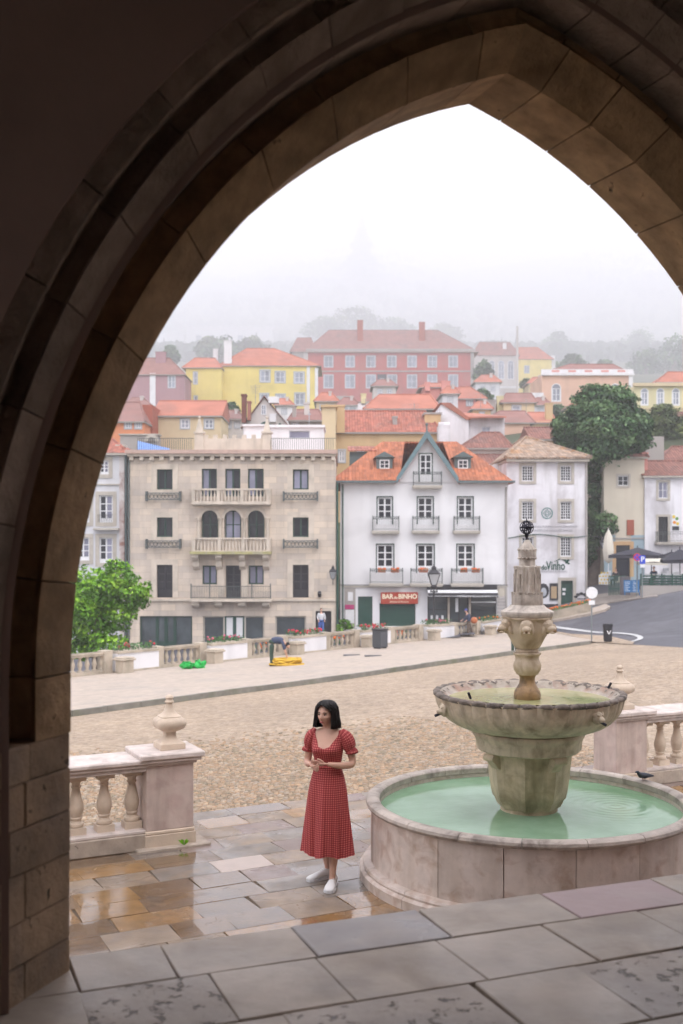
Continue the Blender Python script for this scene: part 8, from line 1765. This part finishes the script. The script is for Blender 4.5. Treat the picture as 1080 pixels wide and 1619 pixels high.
def sleeve(s):
    m = MB(); uv = []; NJ = 48
    path = [(.118, .010, 1.378, .040), (.136, .010, 1.385, .052), (.158, .010, 1.368, .062), (.178, .014, 1.335, .068), (.192, .020, 1.298, .070), (.202, .024, 1.262, .064), (.208, .026, 1.243, .053), (.218, .027, 1.234, .052), (.221, .027, 1.226, .060), (.223, .027, 1.214, .064), (.224, .028, 1.204, .056), (.224, .028, 1.206, .043)]
    if s < 0: path = [(x if i < 2 else x - .006 - .012 * min(1, i / 6), y, z, r * .94) for i, (x, y, z, r) in enumerate(path)]
    pts = [Vector((s * x, y, z)) for x, y, z, r in path]; L = 0
    for i, p in enumerate(pts):
        d = (pts[min(i + 1, len(pts) - 1)] - pts[max(i - 1, 0)]).normalized(); 
        if i >= 9: d = Vector((s * .1, .02, -1)).normalized()
        a1 = d.cross(Vector((0, 1, 0))).normalized(); a2 = d.cross(a1).normalized(); L += (p - pts[max(0, i - 1)]).length
        for j in range(NJ):
            t = 2 * math.pi * j / NJ; r = path[i][3] * (1 + (.055 if i > 1 else .0) * math.sin(t * 9 + i * .25) * (1 if i != 7 else .3) + .03 * math.sin(t * 4 + i)); m.v.append(tuple(p + a1 * r * math.cos(t) * (.92) + a2 * r * math.sin(t))); uv.append((t * .072, L))
    for i in range(len(pts) - 1):
        for j in range(NJ): q = i * NJ + j; r = i * NJ + (j + 1) % NJ; m.f.append((q, r, r + NJ, q + NJ)); m.m.append(0)
    m.uv = uv; return m.build('sleeve', m_ging, wo_, local=True, smooth=80)
sleeve(1); sleeve(-1)
def shoe(par, x, y, th, mats, k=1.0, nm='shoe'):
    R = Matrix.Translation((x, y, 0)) @ Matrix.Rotation(th, 4, 'Z')
    out = [(0.075, .030), (.05, .034), (0, .030), (-.06, .034), (-.11, .046), (-.15, .045), (-.178, .032), (-.19, .012)]   # y, half width; toe at -y
    def ringat(y, hw, z0, z1, n=12): return [tuple(R @ Vector((k * hw * math.cos(2 * math.pi * j / n), k * y, (z0 + z1) / 2 + (z1 - z0) / 2 * math.sin(2 * math.pi * j / n)))) for j in range(n)]
    m = MB(); tops = [.095, .098, .092, .078, .062, .050, .042, .026]; m.rings([ringat(.088, .008, .02, .08)] + [ringat(yy, hw, .012, tp) for (yy, hw), tp in zip(out, tops)]); sh = m.build(nm, mats[0], par, local=True, smooth=70)
    m = MB(); lo = [(.088, .0)] + out; pol = [(hw + .004, yy) for yy, hw in lo] + [(-hw - .004, yy) for yy, hw in reversed(lo)]
    m.hexa([tuple(R @ Vector((k * a, k * b, 0))) for a, b in pol], [tuple(R @ Vector((k * a, k * b, .024))) for a, b in pol]); m.build('sole', mats[1], sh, local=True)
    for i in range(4): yy = -.03 - .024 * i; zz = .088 - .010 * i; m = MB(); m.tube([tuple(R @ Vector((k * -.022, k * yy, zz - .004))), tuple(R @ Vector((0, k * yy, zz + .002))), tuple(R @ Vector((k * .022, k * (yy - .008), zz - .004)))], .003, 5); m.build('lace', mats[0], sh, local=True, smooth=60)
    return sh
shoe(wo_, .078, -.10, R_(8), (m_shoe, m_frame_w), 1.08); shoe(wo_, -.058, .115, R_(-40), (m_shoe, m_frame_w), 1.08)
# ---- passers-by and workers, far off
def person(label, loc, rot, joints, cols, k=1.0, cap=None, hairc=None):
    """joints: dict of positions; one continuous body, clothes as its parts"""
    t = thing('person', label, 'person', loc, rot); J = {a: Vector(b) * k for a, b in joints.items()}
    m = MB(); V = ['hip', 'waist', 'chest', 'neck', 'head0']; 
    limb(m, [tuple(J[a]) for a in ('hip', 'waist', 'chest', 'neck')], [.15, .13, .16, .055], 2)
    hd = J['head']; q = MB(); q.ball(tuple(hd), (.078, .092, .112), 14, 10); m.add(q.v, q.f); limb(m, [tuple(J['chest'].lerp(J['neck'], .6)), tuple(J['neck']), tuple(hd)], [.06, .052, .05], 1)
    nd = J.get('face', Vector((0, -1, 0))).normalized(); q = MB(); q.ball(tuple(hd + nd * .095 + Vector((0, 0, -.012))), .018, 8, 5); m.add(q.v, q.f)
    for s in 'LR':
        limb(m, [tuple(J['sh' + s]), tuple(J['el' + s]), tuple(J['wr' + s])], [.05, .042, .028]); d = (J['wr' + s] - J['el' + s]).normalized(); hand(m, J['wr' + s], d, Vector((0, 1, 0)), d.cross(Vector((0, 1, 0))), 1.0, .5)
        limb(m, [tuple(J['hp' + s]), tuple(J['kn' + s]), tuple(J['an' + s])], [.085, .06, .042]); 
    me = remesh(m, .012, 'body', 1); me.materials.clear(); me.materials.append(m_skin); link('body', me, t)
    m = MB(); limb(m, [tuple(J[a]) for a in ('hip', 'waist', 'chest')] + [tuple(J['chest'].lerp(J['neck'], .55))], [.165, .155, .185, .09])
    for s in 'LR': limb(m, [tuple(J['chest'].lerp(J['sh' + s], .6)), tuple(J['sh' + s]), tuple(J['el' + s]), tuple(J['el' + s].lerp(J['wr' + s], .8 if cols.get('long') else .02))], [.08, .072, .058, .045])
    me = remesh(m, .015, 'shirt', 2); me.materials.clear(); me.materials.append(cols['top']); link('shirt', me, t)
    m = MB(); limb(m, [tuple(J['waist'].lerp(J['hip'], .4)), tuple(J['hip']), tuple((J['hpL'] + J['hpR']) / 2)], [.16, .17, .13])
    for s in 'LR': limb(m, [tuple(J['hp' + s]), tuple(J['kn' + s]), tuple(J['an' + s])], [.105, .08, .065])
    me = remesh(m, .015, 'trousers', 2); me.materials.clear(); me.materials.append(cols['legs']); link('trousers', me, t)
    for s in 'LR': shoe(t, J['an' + s].x, J['an' + s].y - .0, cols.get('foot', 0), (cols['shoe'], m_black), 1.05)
    q = MB(); q.ball(tuple(hd + Vector((0, 0, .02)) - nd * .02), (.088, .10, .108), 14, 8); hm_ = MB(); hm_.v = [v for v in q.v]; hm_.f = [f for f in q.f if sum((Vector(q.v[i]) - hd).dot(nd) for i in f) / len(f) < .045 or sum(q.v[i][2] for i in f) / len(f) > hd.z + .06]; hm_.m = [0] * len(hm_.f); hm_.build('hair', hairc or m_hair, t, local=True, smooth=70)
    if cap: q = MB(); q.ball(tuple(hd + Vector((0, 0, .05))), (.098, .11, .082), 14, 6); q.ball(tuple(hd + nd * .11 + Vector((0, 0, .05))), (.07, .07, .012), 10, 4); q.build('cap', cap, t, local=True, smooth=60)
    return t
m_navy = plain('navy_cloth', (.035, .05, .10)); m_grn = plain('dark_green_cloth', (.025, .055, .04)); m_tan = plain('brown_trousers', (.14, .10, .075)); m_dsh = plain('dark_shoes', (.02, .018, .016)); m_whs = plain('white_cloth', (.6, .6, .62)); m_bl = plain('blue_cloth', (.05, .12, .4))
v = at(430, 1053, .13)
person('worker in dark green trousers and navy top bending over the yellow hose', v, R_(0), dict(hip=(0, 0, .92), waist=(.10, 0, 1.02), chest=(.36, 0, .98), neck=(.52, 0, .88), head=(.62, 0, .79), face=(.6, -.3, -.7), shL=(.42, -.18, .93), shR=(.42, .18, .93), elL=(.50, -.20, .66), elR=(.50, .20, .66), wrL=(.56, -.16, .42), wrR=(.56, .16, .42), hpL=(0, -.1, .86), hpR=(0, .1, .86), knL=(-.02, -.11, .47), knR=(-.02, .12, .47), anL=(0, -.12, .09), anR=(0, .13, .09)), dict(top=m_navy, legs=m_grn, shoe=m_dsh, long=False, foot=R_(90)), 1.05)
v = at(742, 1008, .13)
wm = person('man in a blue cap and dark jacket walking with an orange bag by the balustrade', v, R_(0), dict(hip=(0, 0, .93), waist=(-.02, 0, 1.05), chest=(-.08, 0, 1.30), neck=(-.14, 0, 1.47), head=(-.19, -.01, 1.59), face=(-1, -.3, -.2), shL=(-.07, -.19, 1.38), shR=(-.09, .19, 1.38), elL=(-.03, -.24, 1.12), elR=(-.20, .22, 1.12), wrL=(-.22, -.25, 1.0), wrR=(-.40, .16, 1.02), hpL=(0, -.09, .88), hpR=(0, .09, .88), knL=(-.06, -.1, .48), knR=(.12, .1, .48), anL=(-.06, -.1, .09), anR=(.28, .1, .11)), dict(top=m_navy, legs=m_tan, shoe=m_dsh, long=True, foot=R_(-90)), 1.02, cap=plain('blue_cap', (.05, .07, .3)))
t = thing('shoulder_bag', 'orange-brown bag carried behind the walking man', 'bag', (v.x + .28, v.y - .1, v.z + 1.05)); m = MB(); m.ball((0, 0, 0), (.22, .14, .20), 12, 8); m.build('bag_body', plain('orange_leather', (.42, .13, .05)), t, local=True, smooth=60); m = MB(); m.tube([(-.1, 0, .15), (-.25, 0, .36), (-.36, 0, .40)], .018, 5); m.build('strap', m_dsh, t, local=True)
stand = lambda: dict(hip=(0, 0, .93), waist=(0, 0, 1.05), chest=(0, 0, 1.30), neck=(0, .01, 1.48), head=(0, 0, 1.61), face=(0, -1, 0), shL=(.18, 0, 1.38), shR=(-.18, 0, 1.38), elL=(.24, .02, 1.12), elR=(-.24, .02, 1.12), wrL=(.20, -.14, .95), wrR=(-.20, -.14, .95), hpL=(.09, 0, .88), hpR=(-.09, 0, .88), knL=(.1, -.02, .48), knR=(-.1, .02, .48), anL=(.1, 0, .09), anR=(-.1, .03, .09))
X, Y_ = PX(508, 70), 70.0
person('person in a white top and blue trousers standing in the doorway of the beige house', (X, Y_, PZ(1004, 70)), R_(10), stand(), dict(top=m_whs, legs=m_bl, shoe=m_dsh, long=True), 1.0)
X = PX(811, 56); v = at(813, 1034, .0); v = Vector((PX(814, v.y), v.y, v.z))
person('person in dark green clothes half hidden behind the fountain column', v, R_(40), stand(), dict(top=m_black, legs=m_grn, shoe=m_dsh, long=True), .98)
v = at(1092, 1170) if False else Vector((4.7, 14.6, T(4.7, 14.6)))
# someone seated at the café, seen over the fence
def seated(px, Y, z, lb, top):
    d = stand(); d.update(hpL=(.1, 0, .48), hpR=(-.1, 0, .48), hip=(0, 0, .52), waist=(0, .02, .66), chest=(0, .02, .92), neck=(0, .01, 1.10), head=(0, -.02, 1.23), shL=(.18, 0, 1.0), shR=(-.18, 0, 1.0), elL=(.24, -.08, .78), elR=(-.24, -.08, .78), wrL=(.15, -.3, .76), wrR=(-.15, -.3, .76), knL=(.12, -.42, .50), knR=(-.12, -.42, .50), anL=(.12, -.44, .09), anR=(-.12, -.44, .09)); person(lb, (PX(px, Y), Y, z), R_(-40), d, dict(top=top, legs=m_dsh, shoe=m_dsh, long=True))
seated(974, 76, PZ(928, 76), 'seated person in black behind the green railing left of the menu board', m_black); seated(1034, 76, PZ(926, 76), 'seated person in dark clothes under the charcoal parasol', m_navy)
# ------------------------------------------------------------------ haze
m = bpy.data.materials.new('haze'); m.use_nodes = True; n = m.node_tree.nodes; n.clear(); o = n.new('ShaderNodeOutputMaterial'); pv = n.new('ShaderNodeVolumePrincipled')
pv.inputs['Color'].default_value = (0.965, 0.96, 1.0, 1); pv.inputs['Density'].default_value = HAZE; pv.inputs['Anisotropy'].default_value = 0.2
m.node_tree.links.new(pv.outputs[0], o.inputs['Volume'])
mb = MB(); mb.box(-6400, 6400, -400, 5600, -13.2, 1420); hz = mb.build('haze', m, kind='stuff')
